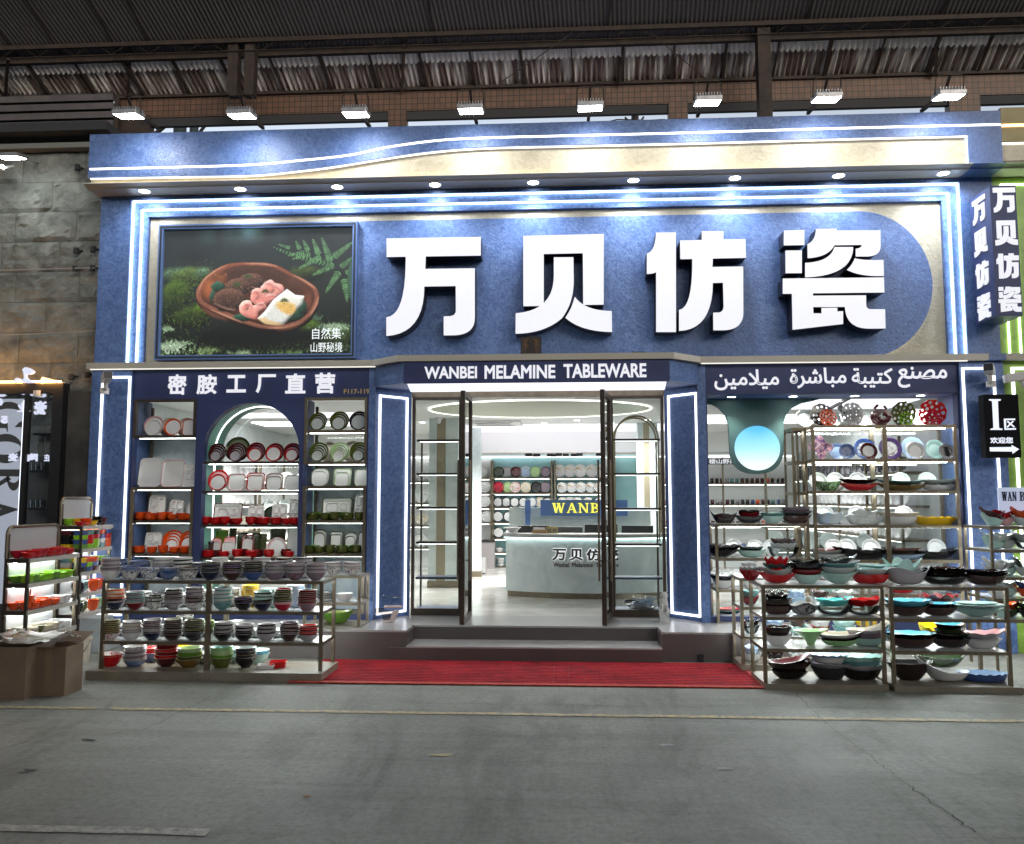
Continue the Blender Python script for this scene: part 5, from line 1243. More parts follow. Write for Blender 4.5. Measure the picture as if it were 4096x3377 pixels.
dish(z5r, 1375, 580, 340, 130, A5, yr, .812, [('aqua bowl with tall flared rim', BO('aqua', 'aqua', tail=.3, lift=.1, foot=.30, p=.85), (1, 1), 0), ('teal boat bowl', BO('silver', 'teal', lift=.12, foot=.5), (.95, .7), .72), ('grey teal boat bowl', BO('teal', 'silver', tail=.3, foot=.5), (.95, .7), 1.1), ('clear shell bowl', BO('clear', 'clear', tail=.5, wn=5, wa=.1, foot=.5), (.8, .6), 1.6)], 'fourth from left, ' + top1)
dish(z6r, 350, 500, 340, 115, A6, yr, .812, [('hammered bright red bowl', BO('red', 'dark red', foot=.6, p=.6, wn=5, wa=.03), (1, 1), 0), ('teal wavy bowl', BO('silver', 'aqua', lift=.15, wn=4, wa=.08, foot=.6), (1.0, .7), .85)], 'at the right end, ' + top1)
dish(z6r, 435, 340, 400, 90, A6, RY1 - .1, .83, [('white boat dish', BO('white', 'white', lift=.05, foot=.6), (1, .7), .2), ('long teal boat dish', BO('teal', 'aqua', lift=.2, foot=.5), (1, .8), 1.1)], 'behind the red bowl, ' + top1)
top2 = 'top shelf, rightmost low rack'
dish(z6r, 740, 500, 390, 180, A6, yr, .806, [('large grey wavy bowl', BO('grey', 'silver', lift=.1, wn=3, wa=.10, foot=.4, p=.55), (1, 1), 0)], 'leftmost, ' + top2)
dish(z6r, 1145, 505, 430, 100, A6, yr, .806, [('clear flared bowl', BO('clear', 'clear', foot=.5, lift=.08), (1, 1), 0), ('black wavy dish', BO('black', 'black', wn=12, wa=.06, foot=.7), (.98, .5), .9), ('dark brown wavy dish', BO('dark brown', 'black', wn=12, wa=.06, foot=.7), (.96, .5), 1.25), ('clear amber frilled dish', BO('clear', 'brown', wn=16, wa=.12, foot=.7), (.85, .4), 1.6)], 'middle nest, ' + top2)
dish(z6r, 1580, 510, 400, 120, A6, yr, .806, [('bronze brown boat bowl', BO('brown', 'black', lift=.2, foot=.45, p=.6), (1, 1), 0), ('black leaf dish', BO('black', 'dark brown', lift=.15, wn=7, wa=.05, foot=.6), (.95, .5), .95)], 'rightmost, ' + top2)
dish(z6r, 700, 300, 260, 150, A6, RY1 - .12, .82, [('aqua star bowl with pointed corners', BO('aqua', 'aqua', wn=4, wa=.25, sc=.2, foot=.4), (1.1, 1), .45)], 'behind the grey bowl, ' + top2)
dish(z6r, 960, 330, 200, 90, A6, RY1 - .1, .81, [('dark grey pointed dish', BO('charcoal', 'charcoal', lift=.3, foot=.5), (1, 1), .2)], 'at the back, ' + top2)
s1 = 'second shelf, nearest right rack'; s2 = 'second shelf, rightmost low rack'
dish(z5r, 770, 880, 240, 95, A5, yr, .56, [('brown ribbed bowl', BO('brown', 'dark brown', foot=.6, p=.5, wn=16, sc=.01), (1, 1), 0), ('dark brown bowl', BO('dark brown', 'black', foot=.6, p=.5, tail=.1), (1.03, 1), .75), ('clear brown shell bowl', BO('clear', 'brown', foot=.6, wn=7, wa=.15), (.8, .6), 1.7)], 'leftmost, ' + s1)
dish(z5r, 1030, 880, 260, 120, A5, yr, .56, [('grey pillow bowl', BO('grey~charcoal', 'white', wn=4, wa=.12, foot=.4, p=.5), (1, 1), 0)], 'second from left, ' + s1)
dish(z5r, 1330, 885, 320, 110, A5, yr, .56, [('clear boat bowl', BO('clear', 'clear', foot=.45, p=.5, tail=.1), (1, 1), 0), ('turquoise leaf dish', BO('turquoise', 'turquoise', lift=.1, tail=.25, wn=9, wa=.04, foot=.5), (.9, .75), .85)], 'third from left, ' + s1)
dish(z5r, 1620, 890, 300, 110, A5, yr, .56, [('clear boat bowl with ribs', BO('clear', 'clear', foot=.45, p=.5, wn=20, sc=.01), (1, 1), 0), ('red leaf dish', BO('red', 'red', lift=.1, tail=.25, wn=9, wa=.05, foot=.5), (1.05, .8), .85)], 'rightmost, ' + s1)
dish(z6r, 750, 825, 400, 125, A6, yr, .556, [('brown boat bowl', BO('brown', 'black', tail=.2, lift=.1, foot=.4, p=.6), (1, 1), 0), ('blue wavy dish', BO('sky blue', 'sky blue', lift=.1, wn=8, wa=.04, foot=.6), (1.0, .65), .85)], 'leftmost, ' + s2)
dish(z6r, 1080, 825, 320, 110, A6, yr, .556, [('brown metallic bowl', BO('brown', 'black', foot=.4, p=.5, tail=.08), (1, 1), 0), ('blue oval dish', BO('charcoal', 'sky blue', foot=.6), (.95, .45), .92)], 'middle, ' + s2)
dish(z6r, 1500, 835, 470, 110, A6, yr, .556, [('wide aqua flared bowl', BO('aqua', 'aqua', foot=.30, p=.95, tail=.05), (1, .9), 0), ('flat aqua platter', BO('silver', 'aqua', foot=.7), (1.0, .3), .95), ('small flat aqua platter', BO('silver', 'aqua', foot=.7), (.75, .25), 1.2)], 'rightmost, ' + s2)
dish(z6r, 1080, 640, 330, 90, A6, RY1 - .1, .60, [('dark red frilled bowl', BO('maroon', 'dark red', wn=9, wa=.15, foot=.6), (1, 1), .6)], 'at the back, ' + s2)
dish(z6r, 750, 620, 330, 60, A6, RY1 - .08, .60, [('white frilled dish', BO('white', 'white', wn=14, wa=.10, foot=.7), (1, .8), .6)], 'at the back, ' + s2)
t1 = 'third shelf, nearest right rack'; t2 = 'third shelf, rightmost low rack'
dish(z5r, 775, 1195, 240, 115, A5, yr, .312, [('white flared bowl', BO('white', 'grey', foot=.45, p=.8, tail=.1), (1, 1), 0), ('dark brown faceted bowl', BO('dark brown', 'brown', foot=.5, p=.7, wn=7, wa=.03), (1, .95), .85)], 'leftmost, ' + t1)
dish(z5r, 1100, 1195, 270, 170, A5, yr, .312, [('pale green trumpet bowl', BO('pale green', 'pale green', foot=.22, p=1.9, tail=.12), (1, 1), 0)], 'on a narrow foot, ' + t1)
dish(z5r, 1385, 1205, 320, 95, A5, yr - .03, .312, [('pale green shell bowl', BO('pale green', 'charcoal', tail=.4, foot=.4, p=.5), (.95, .85), 0), ('dark brown shell bowl', BO('dark brown', 'brown', tail=.5, foot=.5, p=.5), (1, .8), .4), ('white shell bowl', BO('white', 'cream', tail=.55, foot=.5, p=.5), (1.05, .8), .75)], 'third from left, ' + t1)
dish(z6r, 330, 1170, 400, 220, A6, yr + .02, .312, [('aqua scoop bowl', BO('aqua', 'aqua', tail=.5, foot=.45, p=.5), (.85, .5), 0), ('grey scoop bowl', BO('mauve', 'grey', tail=.7, foot=.45, p=.5), (.85, .75), .12), ('large grey scoop bowl', BO('grey', 'cream', tail=.8, foot=.5, p=.5), (.9, .7), .32)], 'rightmost, ' + t1)
dish(z6r, 790, 1170, 450, 120, A6, yr, .306, [('brown metallic dish', BO('brown', 'black', foot=.5, p=.6), (1, 1), 0), ('blue wavy dish', BO('black', 'sky blue', foot=.7, wn=9, wa=.04), (.95, .5), .9)], 'leftmost, ' + t2)
dish(z6r, 1210, 1175, 330, 110, A6, yr, .306, [('glossy brown bowl', BO('dark brown', 'black', foot=.4, p=.5, tail=.05), (1.05, 1), 0), ('black bowl', BO('black', 'dark brown', foot=.5, p=.6), (1, .7), .8), ('dark green bowl', BO('dark green', 'black', foot=.5, wn=9, wa=.05), (.82, .6), 1.4), ('black bowl with blue inside', BO('black', 'sky blue', foot=.45, p=.8), (.75, .8), 1.7)], 'middle nest, ' + t2)
dish(z6r, 1540, 1180, 340, 100, A6, yr, .306, [('white pointed bowl', BO('white', 'white', lift=.15, foot=.55, p=.9), (1, 1), 0), ('pink edged shell bowl', BO('grey', 'pink', tail=.3, lift=.1, foot=.5, wn=9, wa=.05), (1.1, .9), 1.0)], 'rightmost, ' + t2)
dish(z6r, 960, 1060, 220, 110, A6, RY1 - .12, .33, [('yellow frilled dish', BO('yellow', 'yellow', wn=10, wa=.08, foot=.5, tilt=(.5, .3)), (1, 1), .9)], 'leaning, ' + t2)
dish(z5r, 1650, 1150, 240, 150, A5, -.9, .32, [('yellow bowl', BO('yellow', 'yellow', foot=.5), (1, 1), .5)], 'on the rack behind, seen through ' + 'the nearest rack')
u1 = 'base of nearest right rack'; u2 = 'base of rightmost low rack'
dish(z5r, 890, 1550, 300, 90, A5, yr, .046, [('black bowl', BO('black', 'black', foot=.5, p=.7, wn=12, wa=.04), (1, 1), 0), ('dark brown oval platter', BO('dark brown', 'brown', tail=.25, foot=.4, p=.6), (1.25, 1.4), .75), ('dark red leaf dish', BO('dark brown', 'maroon', tail=.6, foot=.6, tilt=(0, -.15)), (1.1, .8), 1.5)], 'leftmost, ' + u1)
dish(z5r, 1290, 1550, 340, 130, A5, yr, .046, [('black flared bowl', BO('charcoal', 'black', foot=.55, p=.9), (.95, 1), 0), ('wide grey flared bowl', BO('grey', 'mauve', foot=.6, p=1.0), (1.1, .5), .9), ('white bowl', BO('white', 'white', foot=.6, p=.5), (.85, .6), 1.3), ('pale blue frilled bowl', BO('pale blue', 'pale blue', wn=16, wa=.10, foot=.7), (1.0, .35), 1.75)], 'middle nest, ' + u1)
dish(z5r, 1600, 1550, 330, 120, A5, yr, .046, [('black round bowl', BO('black', 'charcoal', foot=.5, p=.5), (1, 1), 0), ('grey frilled bowl', BO('grey', 'silver', foot=.6, wn=8, wa=.05), (1.15, .6), .8), ('teal frilled bowl', BO('teal', 'aqua', foot=.7, wn=12, wa=.04), (1.05, .6), 1.2), ('aqua frilled bowl', BO('aqua', 'aqua', foot=.7, wn=12, wa=.05), (1.12, .6), 1.55)], 'rightmost nest, ' + u1)
dish(z6r, 770, 1540, 390, 215, A6, yr, .046, [('dark brown flared bowl', BO('dark brown', 'black', foot=.42, p=.85, tail=.06), (1, 1), 0)], 'leftmost, ' + u2)
dish(z6r, 1160, 1565, 400, 190, A6, yr - .02, .046, [('long white scoop', BO('white', 'white', tail=.95, foot=.4, p=.5, rz=math.pi), (1, .85), 0)], 'one end tall, ' + u2)
dish(z6r, 1560, 1555, 400, 95, A6, yr, .046, [('blue frilled dish', BO('blue', 'pale blue', wn=16, wa=.06, foot=.8, p=.5), (1, 1), 0)], 'rightmost, ' + u2)
dish(z6r, 1110, 1370, 400, 130, A6, RY1 - .1, .06, [('dark green ribbed bowl', BO('dark green', 'dark green', foot=.4, p=.6), (1, 1), .6)], 'at the back, ' + u2)
# fillers seen behind, on the half hidden rack
MASS = True
pal = ['white', 'aqua', 'black', 'dark red', 'silver', 'teal', 'clear', 'pale blue', 'brown']
for lv, zl_ in enumerate((.805, .556, .30, .06)):
    for i in range(5):
        c = pal[(i * 2 + lv * 3) % 9]; c2 = pal[(i + lv + 4) % 9]; x = 1.68 + i * .205; w = random.uniform(.17, .21)
        for k, cc in enumerate((c, c2)):
            put('dish', free_me(w, w * .7, .07, outer=cc, inner=cc, foot=.5, wn=6, wa=.05, lift=.1), (x, -.86, zl_ + .001 + .05 * k), random.uniform(0, 3), f'{cc} wavy bowl, {"lower" if k == 0 else "upper"} of the {NTH[i]} pair, {["top shelf", "second shelf", "third shelf", "base"][lv]} of half hidden rack', 'bowl', GR)

MASS = False

# ================================================================ tall rack and low rack in the right window
def zT(x, y): return 3150 + x * .3743, 1550 + y * .3743
yT0, yT1 = -.03, .36
zlev = [ZZ(3540, 1700, yT0), ZZ(3540, 1836, yT0), ZZ(3540, 1963, yT0), ZZ(3540, 2101, yT0), ZZ(3540, 2240, yT0), ZZ(3540, 2324, yT0) + .0]
zlev[5] = zlev[4] - (zlev[3] - zlev[4]) * .98
xt0, xt1 = at(3251, 1900, yT0).x, at(3826, 1700, yT0).x
rack('display_rack', 'tall bronze rack with lit shelves in the right window', xt0, xt1, yT0, yT1, zlev, mids=(at(3541, 1800, yT0).x,), led=.30, rail=.03, post=.03)
# narrow side bay of the tall rack
rack('display_rack', 'narrow bronze side bay joined to the left of the tall rack', xt0 - .155, xt0 - .004, yT0 + .16, yT1 + .1, [z - .012 for z in zlev[:4]], led=0, rail=.03, post=.022)
xl0, xl1 = at(2860, 2100, -.04).x, at(3236, 2100, -.04).x
zL = [ZZ(3000, 2095, -.04), ZZ(3000, 2233, -.04), ZZ(3000, 2359, -.04)]
rack('display_rack', 'low bronze rack of bowls behind the entrance step, right window', xl0, xl1, -.04, .34, zL, led=.3, base=.28, rail=.028)
def zL3(x, y): return 2780 + x * .4032, 1500 + y * .4032
GT = 'bowls on the racks in the right window'
_gr = GR; GR = GT
yt = yT0 + .17
S4 = .3743
for lvl, nm, spec in (
    (2, 'third shelf of the tall rack', ((430, 250, 115, [('ribbed dark green bowl', BO('dark green~pale green', 'green', foot=.45, p=.8), (1, 1), 0)]), (765, 350, 100, [('bright red boat bowl', BO('red', 'dark red', lift=.2, foot=.4), (1, .85), 0), ('black frilled boat bowl', BO('black', 'black', lift=.25, wn=16, wa=.02, foot=.5), (1.0, .5), .9)]),
         (1225, 440, 80, [('long bronze boat dish', BO('bronze', 'bronze', lift=.35, foot=.5), (1, .9), 0), ('long teal boat dish', BO('teal', 'aqua', lift=.3, foot=.5), (.95, .6), .95)]), (1620, 330, 90, [('white boat dish', BO('white', 'white', tail=.3, lift=.15, foot=.45), (1, .85), 0), ('pale teal boat dish', BO('silver', 'aqua', tail=.3, lift=.1, foot=.5), (1, .6), .95)]))),
    (3, 'fourth shelf of the tall rack', ((440, 255, 140, [('pale blue rippled bowl', BO('pale blue~silver', 'silver', wn=7, wa=.05, foot=.5, p=.5), (1, 1), 0)]), (830, 330, 110, [('white ribbed bowl', BO('white~silver', 'white', wn=5, wa=.08, foot=.6, p=.5), (1, 1), 0), ('small white ribbed bowl', BO('white~silver', 'white', wn=3, wa=.15, foot=.6), (.7, .6), .95)]),
         (1190, 370, 105, [('white oval dish', BO('white', 'white', lift=.1, foot=.5), (1, 1), 0), ('white rectangular dish', BO('cream', 'white', lift=.1, foot=.7), (.95, .5), .9)]), (1570, 430, 95, [('yellow frilled oval dish', BO('yellow', 'yellow', wn=18, wa=.04, foot=.65, p=1.2, lift=.05), (1, 1), 0)]))),
    (4, 'fifth shelf of the tall rack', ((420, 340, 60, [('white boat bowl', BO('silver', 'white', tail=.15, foot=.5), (1, 1), 0), ('red lined boat bowl', BO('silver', 'dark red', lift=.25, foot=.5), (1, .9), .9)]), (830, 560, 130, [('large black boat platter', BO('black', 'charcoal', lift=.2, wn=22, wa=.02, foot=.4), (1, 1), 0)]), (1180, 480, 80, [('white long dish', BO('pale blue', 'white', tail=.3, lift=.1, foot=.6), (1, .8), 0), ('brown long dish', BO('brown', 'brown', lift=.2, foot=.6), (.9, .7), .8)]), (1560, 410, 120, [('black pointed boat bowl', BO('black', 'charcoal', tail=.2, lift=.15, foot=.5), (1, .9), 0)]))),
    (5, 'sixth shelf of the tall rack', ((450, 300, 100, [('aqua bowl', BO('aqua', 'aqua', foot=.5), (1, 1), 0)]), (850, 300, 100, [('white bowl', BO('white', 'white', foot=.5), (1, 1), 0)]), (1200, 320, 100, [('red wavy bowl', BO('red', 'red', wn=6, wa=.06, foot=.5), (1, 1), 0)]), (1560, 300, 100, [('silver wavy bowl', BO('silver', 'white', wn=6, wa=.06, foot=.5), (1, 1), 0)])))):
    for i, (px_, w_, h_, its) in enumerate(spec): dish(zT, px_, 1000, w_, h_, S4, yt, zlev[lvl], its, f'{NTH[i]} from left, {nm}')
for lvl, nm, spec in (
    (0, 'top shelf of the low window rack', ((290, 230, 110, [('black angular bowl', BO('dark brown', 'black', lift=.25, wn=4, wa=.1, foot=.5, p=.8), (1, 1), 0)]), (540, 245, 85, [('hammered black bowl', BO('charcoal', 'black', foot=.4, p=.6, lift=.15), (1, 1), 0), ('dark red bowl', BO('dark red', 'maroon', foot=.6, wn=6, wa=.06), (.75, .6), .8), ('black wavy bowl', BO('black', 'black', foot=.6, wn=6, wa=.08), (.8, .6), 1.15)]), (775, 200, 85, [('pale green bowl', BO('aqua', 'pale green', foot=.35, p=.8), (1, 1), 0), ('teal bowl', BO('teal', 'aqua', foot=.6, wn=5, wa=.05), (1.05, .6), .8)]), (1005, 250, 90, [('glossy plum bowl', BO('brown', 'charcoal', foot=.5, p=.7, tail=.1), (1, 1), 0), ('dark grey bowl', BO('charcoal', 'charcoal', foot=.6, lift=.1), (1.05, .6), .9), ('grey brown bowl', BO('mauve', 'mauve', foot=.6, tail=.15), (1.0, .7), 1.35)]))),
    (1, 'second shelf of the low window rack', ((260, 320, 90, [('clear fluted bowl', BO('clear', 'clear', foot=.3, p=1.1, wn=9, wa=.04), (1, 1), 0), ('black frilled dish', BO('black', 'dark brown', wn=9, wa=.15, foot=.6), (1.05, .6), .9)]), (560, 230, 80, [('pale aqua bowl', BO('aqua', 'aqua', foot=.4, tail=.1), (1, 1), 0), ('black oval dish', BO('black', 'black', foot=.6, lift=.1), (.9, .6), .85)]), (880, 260, 120, [('clear ribbed bowl', BO('clear', 'clear', foot=.6, p=.5, wn=18, sc=.01), (1, 1), 0), ('blue grey frilled bowl', BO('silver', 'pale blue', foot=.7, wn=12, wa=.05), (.85, .5), .85), ('brown frilled bowl', BO('brown', 'dark brown', foot=.7, wn=10, wa=.06), (.8, .6), 1.15)]))),
    (2, 'third shelf of the low window rack', ((290, 200, 95, [('white flared bowl', BO('white', 'white', foot=.35, p=1.0), (1, 1), 0), ('black oval bowl', BO('black', 'black', foot=.5, lift=.15), (1.25, .7), .85)]), (560, 200, 95, [('white bowl', BO('white', 'white', foot=.4), (1, 1), 0)]), (800, 200, 95, [('aqua bowl', BO('aqua', 'aqua', foot=.4), (1, 1), 0)])))):
    for i, (px_, w_, h_, its) in enumerate(spec): dish(zL3, px_, 1400, w_, h_, A5, .10, zL[lvl], its, f'{NTH[i]} from left, {nm}')
dish(z5r, 285, 920, 190, 80, A5, .10, .281, [('white deep bowl', BO('white', 'white', foot=.6, p=.8), (1, 1), 0), ('black shallow bowl', BO('black', 'black', foot=.7), (1, .4), .9), ('teal shallow bowl', BO('teal', 'teal', foot=.7), (1, .4), 1.1), ('red shallow bowl', BO('red', 'red', foot=.8), (1.02, .35), 1.3)], 'on the base of the low window rack')
GR = _gr
# openwork bowls standing on top of the tall rack
def lattice_me(Rr, col, seed, cut=True):
    """round openwork dish: a plate pierced by many round holes, with a lobed edge"""
    rn = random.Random(seed); hs = []
    for r_, n_, h_ in ((.76, 11, .135), (.44, 7, .12), (.14, 3, .085)):
        a0 = rn.random() * 6
        for k in range(n_):
            a = a0 + 2 * math.pi * k / n_ + rn.uniform(-.06, .06); q = r_ + rn.uniform(-.03, .03)
            hs.append((q * math.cos(a), q * math.sin(a), h_ * rn.uniform(.78, 1.08)))
    n = 90; outer = []
    gaps = [rn.random() * 6.28 for _ in range(4)] if cut else []
    for k in range(n):
        t = 2 * math.pi * k / n; r = 1 + .025 * math.cos(11 * t)
        for g in gaps:
            d = abs((t - g + math.pi) % (2 * math.pi) - math.pi)
            if d < .12: r -= .12 * (1 - (d / .12) ** 2) ** .5
        outer.append((Rr * r * math.cos(t), Rr * r * math.sin(t)))
    holes = [[(Rr * (x + h * math.cos(-2 * math.pi * k / 12)), Rr * (z + h * math.sin(-2 * math.pi * k / 12))) for k in range(12)] for x, z, h in hs]
    mb = MB().prism(outer, 0, .012, holes)
    mb.v = [(x, y - .10 * (x * x + z * z) / Rr, z) for x, y, z in mb.v]
    return mb.mesh('openwork', wmat(col), False)
for i, (px_, py_, r_, c, lab) in enumerate(((365, 290, 122, 'dark brown', 'dark brown openwork dish at the left end on top of the tall rack'), (430, 325, 92, 'orange', 'small orange openwork dish in front of the dark brown one'), (690, 285, 126, 'silver', 'large silver openwork dish on top of the tall rack'), (710, 325, 92, 'grey', 'small grey openwork dish in front of the silver one'), (1235, 285, 130, 'olive', 'large olive green openwork dish on top of the tall rack'), (1270, 330, 76, 'lime', 'small lime openwork dish in front of the olive one'), (1545, 280, 138, 'red', 'large red openwork dish at the right end of the tall rack top'), (1560, 335, 82, 'crimson', 'small crimson openwork dish in front of the large red one'))):
    y = .12 - .05 * (i % 2); r = mpx(r_ * S4, y); x = sx(zT(px_, 0)[0], zlev[0] + r, y)
    put('openwork_dish', lattice_me(r, c, 5 + i), (x, y, zlev[0] + r * 1.0), 0, lab, 'dish', 'openwork dishes on the tall rack', (R(-12), R(37 * i)))
p = at(zT(1000, 0)[0], 1650, .1); r = mpx(105 * S4, .1)
mb = MB(); zc_ = zlev[0]
for k in range(4):
    q = [(r * (.95 - .2 * k) * math.cos(t + k) , -.02 * k, r * .85 + r * (.75 - .17 * k) * math.sin(t + k)) for t in [5.2 * j / 24 for j in range(25)]]
    mb.tube(q, .014, 7)
mb.tube([(-r * .4, 0, r * 1.4), (-r * .6, 0, r * 1.8), (-r * .3, 0, r * 2.1)], .014, 7).tube([(r * .3, 0, r * 1.5), (r * .5, 0, r * 1.75), (r * .3, 0, r * 2.0)], .013, 7).tube([(-r * .9, 0, r * 1.0), (-r * .2, 0, r * 1.6), (r * .6, 0, r * 1.3), (r, 0, r * .9)], .015, 7)
tag(link('branch_dish', mb.mesh('branch_dish', ware('maroon'), True), None, (p.x, .1, zc_)), 'dark red dish of twisted branches on top of the tall rack', 'dish')
# upright plates on the rack's second shelf and behind the openwork
def standing(me, x, y, z, r, label, group, lean=14, name='plate', cat='plate', rz=0):
    o = link(name, me, None, (x, y + r * math.sin(R(lean)), z + .001))
    o.rotation_euler = (R(90 - lean), 0, rz); tag(o, label, cat, group)
    # origin is the plate's centre: raise it by its radius along the lean
    o.location = (x, y + r * math.sin(R(lean)) , z + r * math.cos(R(lean)) + .002)
    return o
GP = 'plates standing in the right window'
for i, (px_, r_, c, e, dy, lab) in enumerate(((190, 80, 'silver', None, .12, 'grey plate left of the brown openwork dish'), (490, 70, 'silver', None, .12, 'grey plate right of the orange openwork dish'), (820, 70, 'silver', None, .13, 'grey plate right of the silver openwork dish'), (1420, 80, 'silver', None, .13, 'grey plate left of the red openwork dish'))):
    y = .15 + dy; r = mpx(r_ * S4 * 1.2, y); standing(plate_me(round(r, 3), c, c), sx(zT(px_, 0)[0], zlev[0], y), y, zlev[0], r, lab, GP)
for i, (px_, r_, c, e, dy, lab) in enumerate(((360, 108, 'purple~pink', 'purple', 0, 'purple star shaped plate'), (540, 88, 'pale blue', 'dusty blue', .07, 'ribbed pale blue plate'), (640, 84, 'blue~dusty blue', None, -.04, 'blue oval plate with orange spots'), (835, 114, 'white~blue', 'blue', .04, 'large white and blue swirl plate'), (872, 88, 'white', 'maroon', -.05, 'white plate with dark red swirl rim'), (1105, 118, 'white~mauve', 'purple', 0, 'white plate with purple rim'), (1350, 120, 'white', 'pale blue', .03, 'large white plate with pale blue rim'), (1380, 92, 'white', None, -.05, 'small white plate in front'), (1590, 104, 'aqua', None, .03, 'large aqua plate'), (1705, 80, 'charcoal', 'grey', -.04, 'grey rimmed plate with aqua centre'))):
    y = .10 + dy; r = mpx(r_ * S4, y)
    if 'star' in lab:
        me = MB().lathe([(0, 0), (.6, 0), (1, .02), (1.01, .022), (.98, .024), (.58, .006), (0, .005)], n=40, fn=lambda x_, y_, z_, t: (x_ * r * (1 + .22 * math.cos(4 * t)), y_ * r * (1 + .22 * math.cos(4 * t)), z_)).mesh('star', wmat(c), True); rr_ = r * 1.2
    else: me = plate_me(round(r, 3), c, c, edge=e, rimw=.3); rr_ = r
    standing(me, sx(zT(px_, 0)[0], zlev[1], y), y, zlev[1], rr_ * .96, lab + ', second shelf of tall rack', GP)
for lv, us in ((2, (330, 520, 760, 1220, 1500)), (3, (400, 750, 1250)), (4, (500, 640, 900, 1600))):
    for i, px_ in enumerate(us):
        y = .24; r = .095; standing(plate_me(r, 'silver', 'white'), sx(zT(px_, 0)[0], zlev[lv], y), y, zlev[lv], r, f'white plate at the back, {NTH[i]} from left, {NTH[lv]} shelf of the tall rack', GP)
for lv, us in ((1, (390, 600, 760)), (2, (220, 320, 420))):
    for i, px_ in enumerate(us):
        y = .26; r = .085; standing(plate_me(r, 'silver', 'white'), sx(zL3(px_, 0)[0], zL[lv], y), y, zL[lv], r, f'white plate at the back, {NTH[i]} from left, {NTH[lv]} shelf of the low window rack', GP)
# green hanging panel with the round light
gp = thing('round_light_panel', 'dark green hanging panel with a glowing blue white disc', 'lamp', (0, 0, 0))
yg = .40
def gq(x, y): q = at(2780 + x * .4032, 1500 + y * .4032, yg); return q.x, q.z
pts = [(115, 235), (1250, 235), (1180, 255), (1060, 280), (960, 330), (905, 400), (880, 480), (880, 720), ('q', 880, 985, 610, 985), ('q', 345, 985, 345, 720), (330, 480), (300, 400), (240, 330), (170, 292), (115, 290)]
P_ = [gq(*q) for q in curve(pts, 12)]
MB().prism(P_, yg, yg + .05).build('panel', noisy('deep_green', (.055, .125, .12), (.075, .155, .15), scale=3, rough=.5), gp)
cx, cz = gq(615, 727); rr_ = (gq(840, 727)[0] - gq(392, 727)[0]) / 2
def discmat():
    m = bpy.data.materials.new('disc_light'); m.use_nodes = True; n, l, b = nd(m)
    tc = n.new('ShaderNodeTexCoord'); sp = n.new('ShaderNodeSeparateXYZ'); r = n.new('ShaderNodeValToRGB')
    r.color_ramp.elements[0].position = .12; r.color_ramp.elements[0].color = (.85, 1.0, .95, 1); r.color_ramp.elements[1].position = .9; r.color_ramp.elements[1].color = (.09, .52, .96, 1)
    e = r.color_ramp.elements.new(.5); e.color = (.36, .76, 1.0, 1)
    l.new(tc.outputs['Generated'], sp.inputs[0]); l.new(sp.outputs[2], r.inputs[0]); l.new(r.outputs[0], b.inputs['Emission Color']); b.inputs['Base Color'].default_value = (.05, .1, .12, 1); b.inputs['Emission Strength'].default_value = .66
    return m
MB().prism([(cx + rr_ * math.cos(2 * math.pi * k / 56), cz + rr_ * math.sin(2 * math.pi * k / 56)) for k in range(56)], yg - .02, yg - .001).build('light_disc', discmat(), gp)
# window glass, recess soffit and its downlights
bx('window_soffit', RX0, RX1, .101, .48, RZ + .001, RZ + .06, BLUE, shop); bx('window_reveal', RX1 + .001, RX1 + .06, .101, .48, .27, RZ, BLUE, shop); bx('window_reveal', RX0 - .06, RX0 - .001, .101, .48, .27, RZ, BLUE, shop)
bx('window_pane', RX0, 2.27, .46, .468, .28, RZ, GLASS, shop); bx('window_pane', 2.275, RX1, .46, .468, .28, RZ, GLASS, shop)
bx('window_plinth', RX0, RX1, .101, .46, .0, .279, PLAT, shop)
wd = None
for i, (u, v) in enumerate(((2935, 1583), (3185, 1582), (3435, 1581), (3702, 1577))):
    o = make_down('downlight', .04) if i == 0 else copy_tree(wd)
    if i == 0: wd = o
    o.location = (at(u, v, .1).x, .22, RZ - .0005)
    tag(o, f'small warm downlight in the right window soffit, {NTH[i]} from left', 'downlight', 'downlights in the right window soffit')
    ld = bpy.data.lights.new('downlight_beam', 'SPOT'); ld.energy = 12; ld.spot_size = R(100); ld.spot_blend = .7; ld.color = (1, .97, .92); ld.shadow_soft_size = .04
    lo = bpy.data.objects.new('beam', ld); COL.objects.link(lo); lo.location = (0, 0, -.02); lo.parent = o

# ================================================================ built-in shelves of the left bay
GLW = 'plates and trays in the left window'
def zW2(x, y): return 500 + x * .4032, 1550 + y * .4032
def zW3(x, y): return 780 + x * .4032, 1550 + y * .4032
def shelf_unit(x0, x1, zs, name_, mat_, y0=.02, y1=.40, frame=True, ledp=.05, thick=.03):
    for z in zs:
        s = bx('shelf', x0 + .002, x1 - .002, y0, y1, z - thick, z, mat_, shop)
        bx('led_strip', x0 + .04, x1 - .04, y0 + ledp, y0 + ledp + .014, z - thick - .0045, z - thick - .0005, LEDW, shop)
zA_ = [ZZ(660, v, .02) for v in (1741, 1949, 2082, 2215)]
zB_ = [ZZ(1005, v, .02) for v in (1846, 1964, 2100, 2233)]
zC_ = [ZZ(1340, v, .02) for v in (1720, 1846, 1945, 2082, 2215)]
shelf_unit(*LX['A'], zA_, 'A', DBRONZE); shelf_unit(*LX['B'], zB_, 'B', DBRONZE, thick=.026); shelf_unit(*LX['C'], zC_, 'C', BRONZE)
